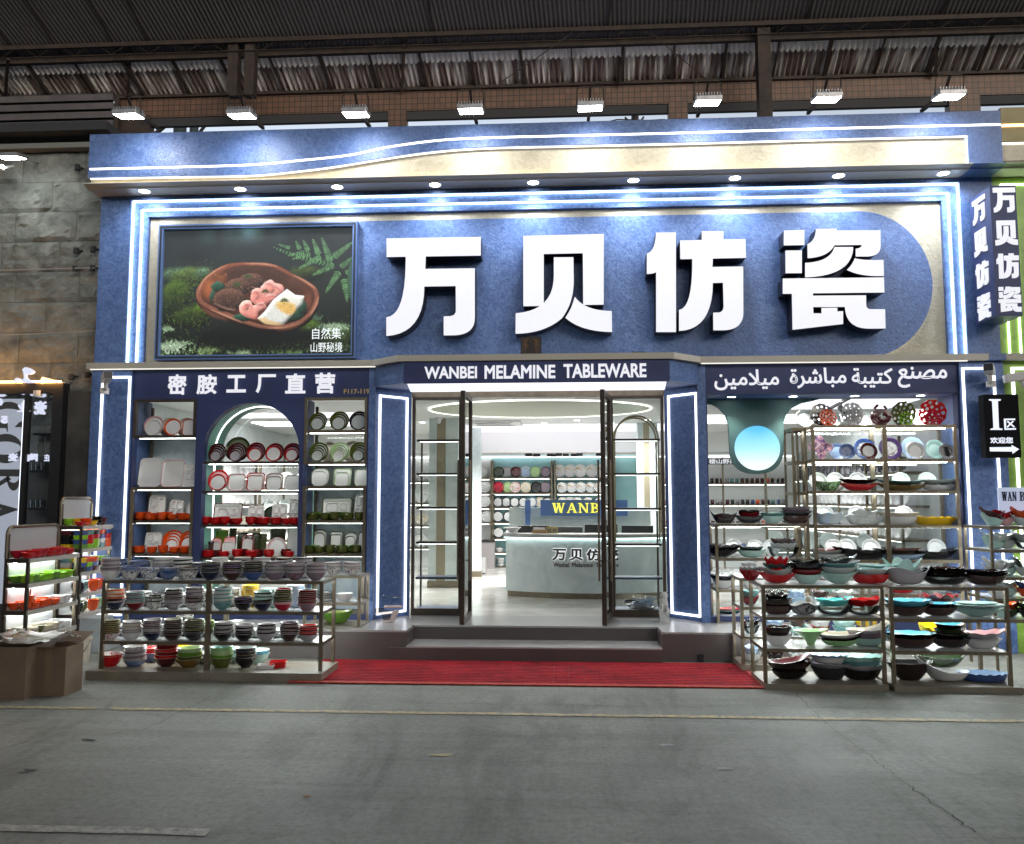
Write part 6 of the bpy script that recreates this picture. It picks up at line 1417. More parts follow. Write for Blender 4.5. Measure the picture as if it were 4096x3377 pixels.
# side walls between the units, plaster backs, frames
for x0, x1, m_ in ((LX['A'][0] - .05, LX['A'][0] - .001, BLUE), (LX['A'][1] + .001, LX['A'][1] + .03, BLUE), (LX['B'][1] + .012, LX['B'][1] + .03, BLUE), (LX['C'][1] + .001, LX['C'][1] + .05, BLUE)):
    bx('partition', x0, x1, .101, .42, .27, 2.56, m_, shop)
bx('shelf_back', LX['A'][0], LX['A'][1], .405, .43, .27, zA_[0] - .03, MARBLE, shop); bx('shelf_back', LX['C'][0], LX['C'][1], .405, .43, .27, zC_[1] - .03, MARBLE, shop)
bx('window_pane', LX['A'][0], LX['A'][1], .41, .416, zA_[0], 2.56, GLASS, shop); bx('window_pane', LX['C'][0], LX['C'][1], .41, .416, zC_[1], 2.56, GLASS, shop); bx('window_pane', LX['B'][0], LX['B'][1], .52, .526, .3, 2.52, GLASS, shop)
bx('window_plinth', -4.60, -1.95, .101, .5, .0, .329, NAVY, shop)
def oframe(x0, x1, z0, z1, y0, y1, w, m, nm='shelf_frame'):
    return MB().prism(rectp(x0, x1, z0, z1), y0, y1, [rectp(x0 + w, x1 - w, z0 + w, z1 - w)]).build(nm, m, shop)
A0, A1 = LX['A']; C0, C1 = LX['C']
oframe(A0 + .003, A1 - .003, zA_[0] - .032, zA - .001, -.006, .0195, .03, DBRONZE); oframe(A0 + .003, A1 - .003, .33, zA_[1] + .002, -.006, .0195, .032, BRONZE)
oframe(C0 + .003, C1 - .003, zC_[1] - .032, zC - .001, -.006, .0195, .028, BRONZE); oframe(C0 + .003, C1 - .003, .33, zC_[2] + .002, -.006, .0195, .032, BRONZE)
for x in (A0 + .02, C0 + .02): bx('shelf_post', x, x + .03, .34, .37, .33, 2.5, BRONZE, shop)
# arch: green reveal with a curved light
rv = []; n_ = 36
for k in range(n_ + 1):
    t = math.pi * k / n_; rv.append((archc + archr * math.cos(t), zB - archr + archr * math.sin(t)))
path = [(LX['B'][1], .3)] + rv + [(LX['B'][0], .3)]
k = len(path); mb = MB()
mb.add([(x, .101, z) for x, z in path] + [(x, .52, z) for x, z in path] + [(archc + (x - archc) * 1.03, .101, z + (.015 if z > 1 else 0)) for x, z in path] + [(archc + (x - archc) * 1.03, .52, z + (.015 if z > 1 else 0)) for x, z in path],
       [f for i in range(k - 1) for f in ((i, i + 1, k + i + 1, k + i), (2 * k + i, 3 * k + i, 3 * k + i + 1, 2 * k + i + 1))])
mb.build('arch_reveal', TEAL, shop, smooth=True)
lp = [(archc + (archr - .004) * math.cos(t), .30, zB - archr + (archr - .004) * math.sin(t)) for t in [math.pi * (.06 + .92 * q / 40) for q in range(41)]]
MB().tube([(LX['B'][0] + .006, .30, .5), (LX['B'][0] + .006, .30, 1.6)] + lp[::-1], .009, 6).build('led_strip', LED, shop)
# ---- plates on the arch shelves
def fan(px_list, zfun, S_, z, y, spec, place):
    """each spec: list of (radius px, outer, inner, edge) from back to front"""
    for i, (px_, sp) in enumerate(zip(px_list, spec)):
        for k, s_ in enumerate(sp):
            yy = y - .016 * k; r = mpx(s_[0] * S_, yy)
            standing(plate_me(round(r, 3), s_[1], s_[2], edge=s_[3] if len(s_) > 3 else None, rimw=.14, depth=.018), sx(zfun(px_ - 5 * k, 0)[0], z, yy), yy, z, r * .98, f'{cname(s_[2])} plate edged {cname(s_[3] if len(s_) > 3 else s_[1])}, {NTH[k]} from back, {NTH[i]} set, {place}', GLW, lean=12)
nest = lambda r, o, i, e, n: [(r * (1 - .13 * k), o, i, e) for k in range(n)]
fan([215, 415, 600, 790, 965], zW3, S4 * 0 + .4032, zB_[0], .16, [nest(96, 'brown', 'grey', 'maroon', 4), [(130, 'dark green', 'olive', 'dark green')] + nest(98, 'mauve', 'grey', 'maroon', 4), nest(100, 'maroon', 'mauve', 'dark red', 2) + [(72, 'red', 'white', 'red')], [(96, 'dark green', 'olive')] + nest(94, 'maroon', 'mauve', 'dark red', 2) + [(80, 'red', 'white', 'red')], nest(96, 'maroon', 'mauve', 'dark red', 2) + [(66, 'red', 'white', 'red')]], 'top arch shelf')
def squares(px_list, zfun, z, y, spec, place, S_=.4032, noun='square plate'):
    for i, (px_, sp) in enumerate(zip(px_list, spec)):
        for k, s_ in enumerate(sp):
            yy = y - .02 * k; w, h = mpx(s_[0] * S_, yy), mpx(s_[1] * S_, yy)
            me = sq_me(w, h, min(w, h) * s_[4], s_[2], s_[3], .016, s_[6] if len(s_) > 6 else (), edge=s_[5], oct_=(len(s_) > 7))
            nn = 'compartment tray' if len(s_) > 6 and s_[6] else noun
            standing(me, sx(zfun(px_ - 6 * k, 0)[0], z, yy), yy, z, h / 2, f'{cname(s_[3])} {nn} edged {s_[5] or s_[2]}, {NTH[k]} from back, {NTH[i]} set, {place}', GLW, lean=10, name='tray', cat='tray')
C4 = ((.05, .45, .55, .95), (.05, .45, .05, .45), (.52, .95, .52, .95), (.52, .95, .05, .45)); C3 = ((.05, .45, .55, .95), (.05, .45, .05, .48), (.55, .95, .05, .95)); C5 = ((.05, .55, .40, .95), ('o', .62, .95, .5, .92), (.05, .32, .05, .3), (.36, .63, .05, .3), (.68, .95, .05, .3))
fan([225], zW3, .4032, zB_[1], .14, [[(108, 'red', 'pink', 'red'), (86, 'red', 'white', 'red')]], 'second arch shelf')
squares([410, 600, 785, 965], zW3, zB_[1], .14, [[(172, 172, 'red', 'white', .12, 'red', (), 1)], [(186, 184, 'red', 'white', .12, 'red', (), 1), (160, 160, 'red', 'white', .12, 'red', (), 1)], [(186, 176, 'dark red', 'white', .3, 'dark red'), (156, 150, 'dark red', 'white', .3, 'dark red')], [(170, 160, 'silver', 'white', .3, None)]], 'second arch shelf')
squares([320, 600, 835, 985], zW3, zB_[2], .22, [[(300, 210, 'dark red', 'white', .1, 'dark red'), (258, 180, 'silver', 'white', .1, None, C5)], [(170, 190, 'silver', 'white', .15, None, C4)], [(156, 200, 'silver', 'white', .15, None, C4)], [(120, 250, 'silver', 'white', .15, None, C4)]], 'third arch shelf')
fan([760], zW3, .4032, zB_[2], .30, [[(90, 'dark green', 'dark green')]], 'third arch shelf')
squares([255, 360, 460, 520, 600, 660, 810], zW3, zB_[3], .30, [[(130, 260, 'olive', 'green', .05, None)], [(76, 280, 'olive', 'dark green', .05, None)], [(100, 230, 'olive', 'dark green', .05, None)], [(130, 210, 'red', 'white', .3, 'red'), (110, 180, 'red', 'white', .3, 'red')], [(100, 230, 'olive', 'dark green', .2, None)], [(92, 220, 'dark green', 'olive', .1, None, (('o', .1, .45, .7, .92), ('o', .55, .9, .7, .92), ('o', .1, .45, .4, .62), ('o', .55, .9, .4, .62), ('o', .1, .45, .1, .32), ('o', .55, .9, .1, .32)))], [(160, 270, 'olive', 'dark green', .1, None)]], 'bottom arch shelf', noun='tall tray')
squares([205, 335], zW3, zB_[3], .2, [[(110, 190, 'red', 'pink', .4, 'red'), (90, 150, 'silver', 'white', .4, None)], [(118, 200, 'red', 'pink', .25, 'red'), (130, 150, 'silver', 'white', .25, None)]], 'bottom arch shelf front', noun='oval plate')
fan([810, 800], zW3, .4032, zB_[3], .22, [[(96, 'silver', 'white', 'pink')], [(94, 'silver', 'white')]], 'bottom arch shelf')
squares([965], zW3, zB_[3], .26, [[(120, 290, 'silver', 'white', .1, 'olive')]], 'bottom arch shelf right end', noun='tall tray')
# unit A and C
fan([280, 470], zW2, .4032, zA_[0], .13, [[(104, 'red', 'white', 'pink'), (84, 'silver', 'white')], [(90, 'red', 'white', 'orange')]], 'top left window shelf')
squares([640], zW2, zA_[0], .13, [[(150, 168, 'orange', 'white', .12, 'orange', (), 1)]], 'top left window shelf')
fan([430, 600], zW2, .4032, zA_[0], .3, [[(100, 'silver', 'cream')], [(100, 'silver', 'cream')]], 'back of top left window shelf')
squares([240, 465, 650], zW2, zA_[1], .12, [[(240, 300, 'silver', 'white', .12, None, (), 1)], [(230, 280, 'red', 'white', .15, 'pink')], [(170, 240, 'silver', 'white', .1, None, (('o', .1, .55, .7, .95), (.62, .95, .7, .95), (.1, .5, .3, .62), (.62, .95, .3, .62)))]], 'second left window shelf', noun='serving tray')
squares([310, 505, 650], zW2, zA_[2], .25, [[(175, 250, 'orange', 'white', .2, None, C3)], [(152, 206, 'orange', 'white', .3, None, C4)], [(100, 176, 'orange', 'white', .4, None)]], 'third left window shelf')
squares([275], zW2, zA_[3], .25, [[(172, 200, 'silver', 'white', .15, None, C4)]], 'fourth left window shelf')
fan([470, 630], zW2, .4032, zA_[3], .26, [nest(112, 'orange', 'white', 'orange', 4), nest(108, 'orange', 'white', 'orange', 3)], 'fourth left window shelf')
fan([1218, 1430, 1625], zW3, .4032, zC_[0], .14, [nest(94, 'bronze', 'silver', 'olive', 3), nest(100, 'bronze', 'silver', 'olive', 3), nest(100, 'charcoal', 'silver', 'charcoal', 2)], 'top shelf right of the arch')
fan([1225, 1435, 1630], zW3, .4032, zC_[1], .14, [nest(100, 'olive', 'silver', 'olive', 4), nest(100, 'silver', 'white', 'sage', 4), nest(100, 'olive', 'silver', 'olive', 4)], 'second shelf right of the arch')
fan([1330, 1560], zW3, .4032, zC_[1], .32, [[(105, 'silver', 'cream')], [(110, 'silver', 'cream')]], 'rear second shelf right of arch')
squares([1240, 1460, 1650], zW3, zC_[2], .14, [[(190, 184, 'olive', 'white', .35, 'olive'), (156, 152, 'olive', 'white', .35, None)], [(182, 178, 'green', 'white', .12, 'sage', (), 1), (140, 140, 'green', 'white', .12, 'sage', (), 1)], [(140, 170, 'green', 'white', .12, 'sage', (), 1)]], 'third shelf right of the arch')
squares([1405, 1640], zW3, zC_[3], .25, [[(310, 220, 'olive', 'white', .12, 'olive'), (270, 190, 'silver', 'white', .1, None, C5)], [(130, 250, 'olive', 'white', .2, None, C4)]], 'fourth shelf right of the arch')
squares([1235, 1397, 1540, 1655], zW3, zC_[4], .25, [[(130, 225, 'olive', 'white', .4, 'olive'), (112, 196, 'olive', 'white', .4, 'olive')], [(122, 206, 'olive', 'white', .15, 'olive'), (102, 176, 'olive', 'white', .15, 'olive')], [(116, 200, 'olive', 'white', .4, 'olive'), (98, 160, 'olive', 'white', .4, 'olive')], [(80, 200, 'olive', 'white', .4, 'olive')]], 'fifth shelf right of the arch', noun='oval plate')
def bowls(pxs, zfun, z, y, col, place, S_=.4032, seq=('b', 'p', 'b', 'b', 'p')):
    for i, px_ in enumerate(pxs):
        x = sx(zfun(px_, 0)[0], z, y); kd = seq[i % len(seq)]
        if kd == 'b':
            n_ = 1 + (i * 7 + 3) % 2; stack(x, y, z, .056, [(col, col)] * (n_ + 1), place, i, GLW, H=.046, dz=.018, foot=.45)
        else: stack(x, y, z, .066, [(col, col)] * 5, place, i, GLW, kind='plate')
bowls([150, 255, 365, 470, 570, 640], zW2, zA_[2], .09, 'orange', 'from left, third left window shelf', seq=('b', 'p', 'b', 'b', 'p', 'b'))
bowls([140, 265, 375, 490, 600], zW2, zA_[3], .09, 'orange', 'from left, fourth left window shelf', seq=('p', 'b', 'b', 'b', 'p'))
MASS = True; bowls([200, 310, 420], zW2, zA_[2], .19, 'orange', 'in the back, third left window shelf', seq=('b',)); MASS = False
bowls([110, 205, 295, 420, 550, 680, 800, 910, 990], zW3, zB_[2], .09, 'red', 'from left, third arch shelf', seq=('b', 'p', 'b', 'b', 'b', 'p', 'p'))
bowls([130, 290, 415, 560, 735, 930], zW3, zB_[3], .09, 'red', 'from left, bottom arch shelf', seq=('p', 'b', 'b', 'p', 'b', 'b'))
MASS = True; bowls([250, 370, 640, 850, 1000], zW3, zB_[2], .19, 'red', 'in the back, third arch shelf', seq=('p', 'b')); MASS = False
MASS = True; bowls([100, 210, 470, 620, 900], zW3, zB_[3], .2, 'dark red', 'in the back, bottom arch shelf', seq=('b', 'p')); MASS = False
bowls([1165, 1280, 1385, 1515, 1630], zW3, zC_[3], .09, 'olive', 'from left, fourth shelf right of arch', seq=('p', 'b', 'b', 'p', 'b'))
bowls([1130, 1230, 1340, 1460, 1600], zW3, zC_[4], .09, 'olive', 'from left, fifth shelf right of arch', seq=('p', 'b', 'b', 'p', 'b'))
MASS = True; bowls([1180, 1330, 1450, 1580], zW3, zC_[4], .17, 'green', 'in the back, fifth shelf right of arch', seq=('p',)); MASS = False
MASS = True; bowls([1200, 1330, 1480], zW3, zC_[3], .18, 'green', 'in the back, fourth shelf right of arch', seq=('b', 'p')); MASS = False
t = thing('drink_tumbler', 'dark brown tumbler with black lid at the left of bottom arch shelf', 'tumbler', (sx(zW3(155, 0)[0], zB_[3], .12), .12, zB_[3] + .06))
MB().lathe([(0, 0), (.022, 0), (.028, .085), (0, .085)], n=18).build('cup', ware('brown'), t, smooth=True); MB().lathe([(0, .0852), (.031, .0852), (.031, .1), (.026, .108), (0, .108)], n=18).build('lid', ware('black'), t, smooth=True)
t['label'] = 'dark brown tumbler with black lid at the left of bottom arch shelf'

# ================================================================ inside the shop
GI = 'plates on the back wall shelves'
yw = 6.72
def zI(x, y): return 1900 + x * .4608, 1550 + y * .4608
def ushelf(name, label, u0, u1, vs, y0=6.70, y1=6.99, backm=None, posts=True, z0=.27):
    x0, x1 = at(u0, 2050, y0).x, at(u1, 2050, y0).x
    t = thing(name, label, 'shelf unit', ((x0 + x1) / 2, y0, 0)); ox = (x0 + x1) / 2
    zs = [ZZ((u0 + u1) / 2, v, y0) for v in vs]
    for z in zs:
        bx('shelf', x0 - ox, x1 - ox, 0, y1 - y0, z - .03, z, BRONZE, t)
        bx('led_strip', x0 + .03 - ox, x1 - .03 - ox, .02, .035, z - .036, z - .0305, LEDW2, t)
    if posts:
        for x in (x0 - .03, x1): bx('post', x - ox, x + .03 - ox, 0, y1 - y0, z0, 2.2, BRONZE, t)
    if backm: bx('back_panel', x0 - ox, x1 - ox, y1 - y0 - .01, y1 - y0 - .002, z0, 2.24, backm, t)
    return zs, ox
LEDW2 = glow('shelf_led_soft', (.95, 1.0, .97), 7.0)
zsA, _ = ushelf('wall_shelf', 'bronze shelf unit of coloured round plates on the aqua back wall', 1973, 2204, (1910, 1972, 2030, 2090, 2153, 2209, 2268))
zsB, _ = ushelf('wall_shelf', 'bronze shelf unit of white plates with gold pattern on back wall', 2224, 2450, (1910, 1972, 2030, 2090, 2153))
zsC, _ = ushelf('wall_shelf', 'narrow white shelf unit of compartment plates left of the aqua shelves', 1900, 1962, (1912, 1972, 2030, 2090), backm=WHITE)
def prow(us, z, y, rpx, specs, place):
    for i, (u, s_) in enumerate(zip(us, specs)):
        r = mpx(rpx, y); yy = y + .012 * (i % 2); standing(plate_me(round(r, 3), s_[0], s_[1], edge=s_[2] if len(s_) > 2 else None, rimw=.12), sx(u, z, yy), yy, z, r, f'{cname(s_[1])} round plate, {NTH[i]} from left, {place}', GI, lean=9)
GOLD = 'white~bronze'
prow([1995, 2027, 2064, 2103, 2141, 2182], zsA[0], 6.8, 22, [('dark green', 'dark green'), ('grey', 'grey'), ('maroon', 'maroon'), ('pale blue', 'pale blue', 'white'), ('sage', 'sage', 'pale green'), ('mauve', 'mauve')], 'top aqua shelf')
prow([1994, 2032, 2061, 2103, 2144, 2180], zsA[1], 6.8, 21.5, [('red', 'crimson'), ('sage', 'sage'), ('white', 'white/orange'), ('cream', 'cream'), ('black', 'black'), ('mauve', 'mauve')], 'second aqua shelf')
prow([1992, 2025, 2058, 2093, 2128, 2160, 2190], zsA[2], 6.8, 20, [('charcoal', 'white', 'charcoal'), ('charcoal', 'white', 'charcoal'), ('charcoal', 'white', 'charcoal'), ('charcoal', 'white', 'charcoal'), ('teal', 'white', 'dusty blue'), ('white', 'cream'), ('charcoal', 'white', 'charcoal')], 'third aqua shelf')
prow([1992, 2035, 2075], zsA[3], 6.8, 22, [('white', 'white', 'charcoal')] * 3, 'fourth aqua shelf'); prow([1994, 2040], zsA[4], 6.8, 21, [('white', 'white', 'charcoal')] * 2, 'fifth aqua shelf')
FG_ = mat('gold_wave', (.55, .32, .10), .4)
prow([2237, 2281, 2322, 2368, 2405, 2436], zsB[0], 6.8, 26, [('white', 'white')] * 6, 'top gold pattern shelf'); prow([2248, 2286, 2324, 2362, 2398, 2430], zsB[1], 6.8, 21, [('white', 'white')] * 6, 'second gold pattern shelf'); prow([2250, 2280, 2310, 2352, 2400, 2436], zsB[2], 6.8, 20, [('white', 'white')] * 6, 'third gold pattern shelf')
# gold brush wave on those plates, part of each plate
for o in [q for q in SC.objects if q.get('group') == GI and 'gold pattern' in q['label']]:
    r = max(v.co.x for v in o.data.vertices); mb = MB(); rn = random.Random(hash(o.name) % 99)
    pts = [(-r * .85, r * .1 + rn.uniform(-.02, .02)), (-r * .4, r * .35), (0, r * .15), (r * .4, r * .30), (r * .8, r * .55)]
    c = spline(pts, 6); L = [(x, y + .006 + .008 * math.sin(i * .25), .024) for i, (x, y) in enumerate(c)]; Q = [(x, y - .004, .024) for x, y in c]
    k = len(c); mb.add(L + Q, [(i, i + 1, k + i + 1, k + i) for i in range(k - 1)]); mb.build('gold_wave', FG_, o)
for i, (u, z) in enumerate(((1928, zsC[0]), (1940, zsC[1]), (1941, zsC[2]), (1948, zsC[3]))):
    r = mpx(22, 6.8); o = standing(plate_me(round(r, 3), 'silver', 'white'), sx(u, z, 6.8), 6.8, z, r, f'white compartment plate, {NTH[i]} from the top of the narrow white unit', GI, lean=9)
    mb = MB(); nn = 6
    for k in range(nn):
        a = 2 * math.pi * k / nn; mb.bar((.3 * r * math.cos(a), .3 * r * math.sin(a), .012), (.82 * r * math.cos(a), .82 * r * math.sin(a), .012), .006, .012)
    mb.build('divider', ware('silver'), o)
prow([2000, 2050], zsA[5], 6.84, 9, [('white', 'white')] * 2, 'sixth aqua shelf')
stack(sx(1998, zsA[5], 6.8), 6.75, zsA[5], .07, [('white', 'white')] * 4, 'pile on the sixth aqua shelf', 0, GI, kind='plate'); stack(sx(2003, zsA[6], 6.8), 6.75, zsA[6], .075, [('white', 'white')] * 3, 'pile on the lowest aqua shelf', 0, GI, H=.05, dz=.05)
# more wall shelves left and right of these, seen through the windows
def cup_me(c):
    if ('cup', c) not in MC: MC[('cup', c)] = MB().lathe([(0, 0), (.030, 0), (.034, .085), (.031, .085), (.027, .006), (0, .006)], n=14).mesh('cup', wmat(c), True)
    return MC[('cup', c)]
def bigshelf(name, label, x0, x1, y0, y1, zs, axis, seed, cols, r=.115, cups=False):
    t = thing(name, label, 'shelf unit', ((x0 + x1) / 2, (y0 + y1) / 2, 0)); ox, oy = (x0 + x1) / 2, (y0 + y1) / 2
    rn = random.Random(seed)
    for z in zs:
        bx('shelf', x0 - ox, x1 - ox, y0 - oy, y1 - oy, z - .03, z, BRONZE, t)
        if axis == 'x': bx('led_strip', x0 + .03 - ox, x1 - .03 - ox, y0 + .02 - oy, y0 + .035 - oy, z - .036, z - .0305, LEDW2, t)
        elif axis == 'l': bx('led_strip', x0 + .02 - ox, x0 + .035 - ox, y0 + .03 - oy, y1 - .03 - oy, z - .036, z - .0305, LEDW2, t)
        else: bx('led_strip', x1 - .035 - ox, x1 - .02 - ox, y0 + .03 - oy, y1 - .03 - oy, z - .036, z - .0305, LEDW2, t)
    L = (x1 - x0) if axis == 'x' else (y1 - y0); npost = max(2, int(L / 1.1) + 1)
    for k in range(npost):
        q = k / (npost - 1) * (L - .03)
        if axis == 'x': bx('post', x0 + q - ox, x0 + q + .03 - ox, y0 - .004 - oy, y0 + .03 - oy, .27, 2.24, BRONZE, t)
        else:
            xx = x0 - .004 if axis == 'l' else x1 - .026
            bx('post', xx - ox, xx + .03 - ox, y0 + q - oy, y0 + q + .03 - oy, .27, 2.24, BRONZE, t)
    g = 'plates on ' + label.split(' on ')[0][:30]
    for si, z in enumerate(zs):
        n_ = int(L / (r * 1.75)); c = cols[si % len(cols)]; cc = c
        for i in range(n_):
            c = rn.choice(['brown', 'maroon', 'blue', 'charcoal', 'grey', 'orange', 'teal']) if cups else cc
            q = (i + .6) * L / (n_ + .2); rr_ = r * rn.uniform(.8, 1.05); me = plate_me(round(rr_, 2), 'silver', c, rimw=.2)
            if axis == 'x': M_ = Matrix.Translation((x0 + q, y0 + .1 + rr_ * math.sin(R(12)), z + rr_ * math.cos(R(12)))) @ Matrix.Rotation(R(78), 4, 'X')
            else: M_ = Matrix.Translation((x0 + (.10 if axis == 'l' else -.1 + (x1 - x0)), y0 + q, z + rr_ * .98)) @ Matrix.Rotation(R(-72 if axis == 'l' else 72), 4, 'Z') @ Matrix.Rotation(R(80), 4, 'X')
            STUFF.append((cup_me(c) if cups else me, Matrix.Translation((x0 + q, y0 + .1, z + .001)) if cups else M_))
    return t
Z4 = [.62, 1.02, 1.42, 1.82]
bigshelf('wall_shelf', 'left side wall shelf of white plates on lit boards', XL + .09, XL + .42, 1.2, 6.4, Z4, 'r', 3, ['white', 'cream', 'white', 'white'])
bigshelf('wall_shelf', 'right side wall shelf of white and black plates on lit boards', XR - .42, XR - .09, 1.6, 6.2, Z4, 'l', 4, ['black', 'white', 'white', 'charcoal'])
bigshelf('wall_shelf', 'left rear shelf of white trays on the back wall', -4.7, -2.25, 6.70, 6.98, Z4, 'x', 5, ['white', 'cream', 'white', 'white'])
bigshelf('wall_shelf', 'right rear shelf of small cups on the back wall', 1.75, 4.0, 6.70, 6.98, [.62, 1.02, 1.40, 1.78], 'x', 6, ['white'], r=.05, cups=True)
bigshelf('wall_shelf', 'middle display shelf of white plates on the shop floor left', -4.1, -2.35, 2.6, 2.9, [.6, .95, 1.3, 1.65], 'x', 8, ['white', 'white', 'silver', 'white'])
bigshelf('wall_shelf', 'middle display shelf of pale plates on the shop floor right', 2.6, 4.0, 2.4, 2.7, [.55, .85, 1.15], 'x', 9, ['white', 'silver', 'white'])
bx('back_panel', -4.88, -2.2, 6.985, 6.995, .27, 2.29, WHITE, shop); bx('back_panel', 1.7, 4.3, 6.985, 6.995, .27, 2.29, WHITE, shop)
bs = thing('interior_sign', 'black board with lit Chinese characters on the right rear wall', 'sign', (0, 0, 0))
a = at(2830, 1858, 6.6); b = at(2945, 1833, 6.6); bx('board', a.x, b.x + .25, 6.61, 6.66, a.z, b.z, BLACK, bs)
T(bs, '楼山野风', 2836, 1836, 2945, 1856, 6.606, SIGNW, .03, squash=.05)
# ---- pillars
def pillar(u0, u1, v, name, label, stripe=True):
    p0 = atz(u0, v, .27); y = p0.y; x0, x1 = p0.x, at(u1, v, y).x
    t = thing(name, label, 'pillar', ((x0 + x1) / 2, y, .27)); w = (x1 - x0)
    bx('shaft', -w / 2, w / 2, 0, w, .09, CZ - .27 - .001, PALE, t); bx('base', -w / 2 - .012, w / 2 + .012, -.012, w + .012, 0, .0895, BRONZE, t)
    if stripe: bx('stripe', -w / 2 + w * .27, -w / 2 + w * .57, -.008, -.0005, .09, CZ - .27 - .002, mat('bronze_paint', (.30, .26, .18), .4, .3), t)
    return t
pillar(1712, 1830, 2350, 'pillar', 'pale plaster pillar with bronze stripe behind the left door pane')
pillar(1886, 1922, 2308, 'pillar', 'narrow pale pillar with cream side beside the aqua shelves', stripe=False)
pillar(2560, 2640, 2330, 'pillar', 'pale pillar with bronze stripe behind the right door pane')
# ---- reception counter with a bowed front
rc = thing('reception_counter', 'pale bowed reception counter with lit edge and dark characters', 'counter', (0, 0, 0))
cl, cr = atz(2030, 2392, .27), atz(2690, 2392, .27)
def bow(d, n=20): return [(-.72 - d + (1.45 + .72 + 2 * d) * k / n, 2.22 - d - .30 * (1 - ((k / n - .5) / .5) ** 2)) for k in range(n + 1)]
ct = ZZ(2330, 2138, 1.93)
MB().hprism(bow(0) + [(1.45, 2.38), (-.72, 2.38)], .34, ct - .05).build('body', PALE, rc); MB().hprism([(-.72, 2.3805), (1.45, 2.3805), (1.45, 2.9), (-.72, 2.9)], .34, ct - .30).build('desk', PALE, rc); MB().hprism(bow(-.02) + [(1.43, 2.88), (-.70, 2.88)], .27, .3395).build('plinth', BRONZE, rc)
MB().hprism(bow(.04) + [(1.49, 2.40), (-.76, 2.40)], ct - .045, ct).build('top', mat('counter_grey', (.42, .43, .42), .3), rc)
q = bow(.018); mb = MB()
for i in range(len(q) - 1): mb.bar((*q[i], ct - .052), (*q[i + 1], ct - .052), .010, .008)
mb.build('led_strip', glow('counter_led', (.75, 1.0, 1.0), 6.0), rc)
def ybow(x): k = (x + .72) / 2.17; return 2.22 - .30 * (1 - ((k - .5) / .5) ** 2)
def wrap(o, off=0.0):
    for v in o.data.vertices: v.co.y = v.co.y - 1.95 + ybow(v.co.x) + off
dk = mat('dark_bronze_letter', (.07, .055, .045), .4)
hal = glow('letter_halo', (.95, .98, 1.0), .8)
for ch, u0, u1 in (('万', 2208, 2265), ('贝', 2277, 2332), ('仿', 2344, 2402), ('瓷', 2416, 2476)):
    a = at(u0, 2243, 1.95); b = at(u1, 2195, 1.95)
    wrap(text('character_halo', ch, a.x - .004, b.x + .004, a.z - .004, b.z + .004, 1.95, hal, rc, .075, squash=.02), -.006)
    wrap(text('character', ch, a.x, b.x, a.z, b.z, 1.95, dk, rc, .045, squash=.1), -.02)
for w_, u0, u1, v0, v1 in (('Wanbei', 2213, 2276, 2251, 2269), ('Melamine', 2288, 2372, 2251, 2268), ('Tableware', 2383, 2474, 2251, 2268)):
    a = at(u0, v1, 1.95); b = at(u1, v0, 1.95); wrap(text('word', w_, a.x, b.x, a.z, b.z, 1.95, dk, rc, .02, squash=.1), -.012)
# name wall behind the counter
nw = thing('name_wall', 'pale screen wall behind the counter with blue name panel and yellow letters', 'screen', (0, 0, 0))
ynw = 3.3
def NB(u0, u1, v0, v1, y0, y1, m, n_): a = at(u0, v1, y0); b = at(u1, v0, y0); return bx(n_, a.x, b.x, y0, y1, a.z, b.z, m, nw)
a = at(2036, 2030, ynw); b = at(2600, 2030, ynw); bx('screen', a.x, b.x, ynw, ynw + .12, .27, a.z, PALE, nw)
NB(2162, 2510, 2000, 2064, ynw - .08, ynw - .001, mat('name_blue', (.10, .19, .45), .5), 'name_panel')
NB(2100, 2122, 2000, 2060, ynw - .05, ynw - .001, mat('name_blue', (.10, .19, .45), .5), 'post'); NB(2101, 2121, 2061, 2100, ynw - .09, ynw - .052, mat('name_blue', (.10, .19, .45), .5), 'post_foot')
yel = glow('yellow_letter', (1.0, .88, .03), .75)
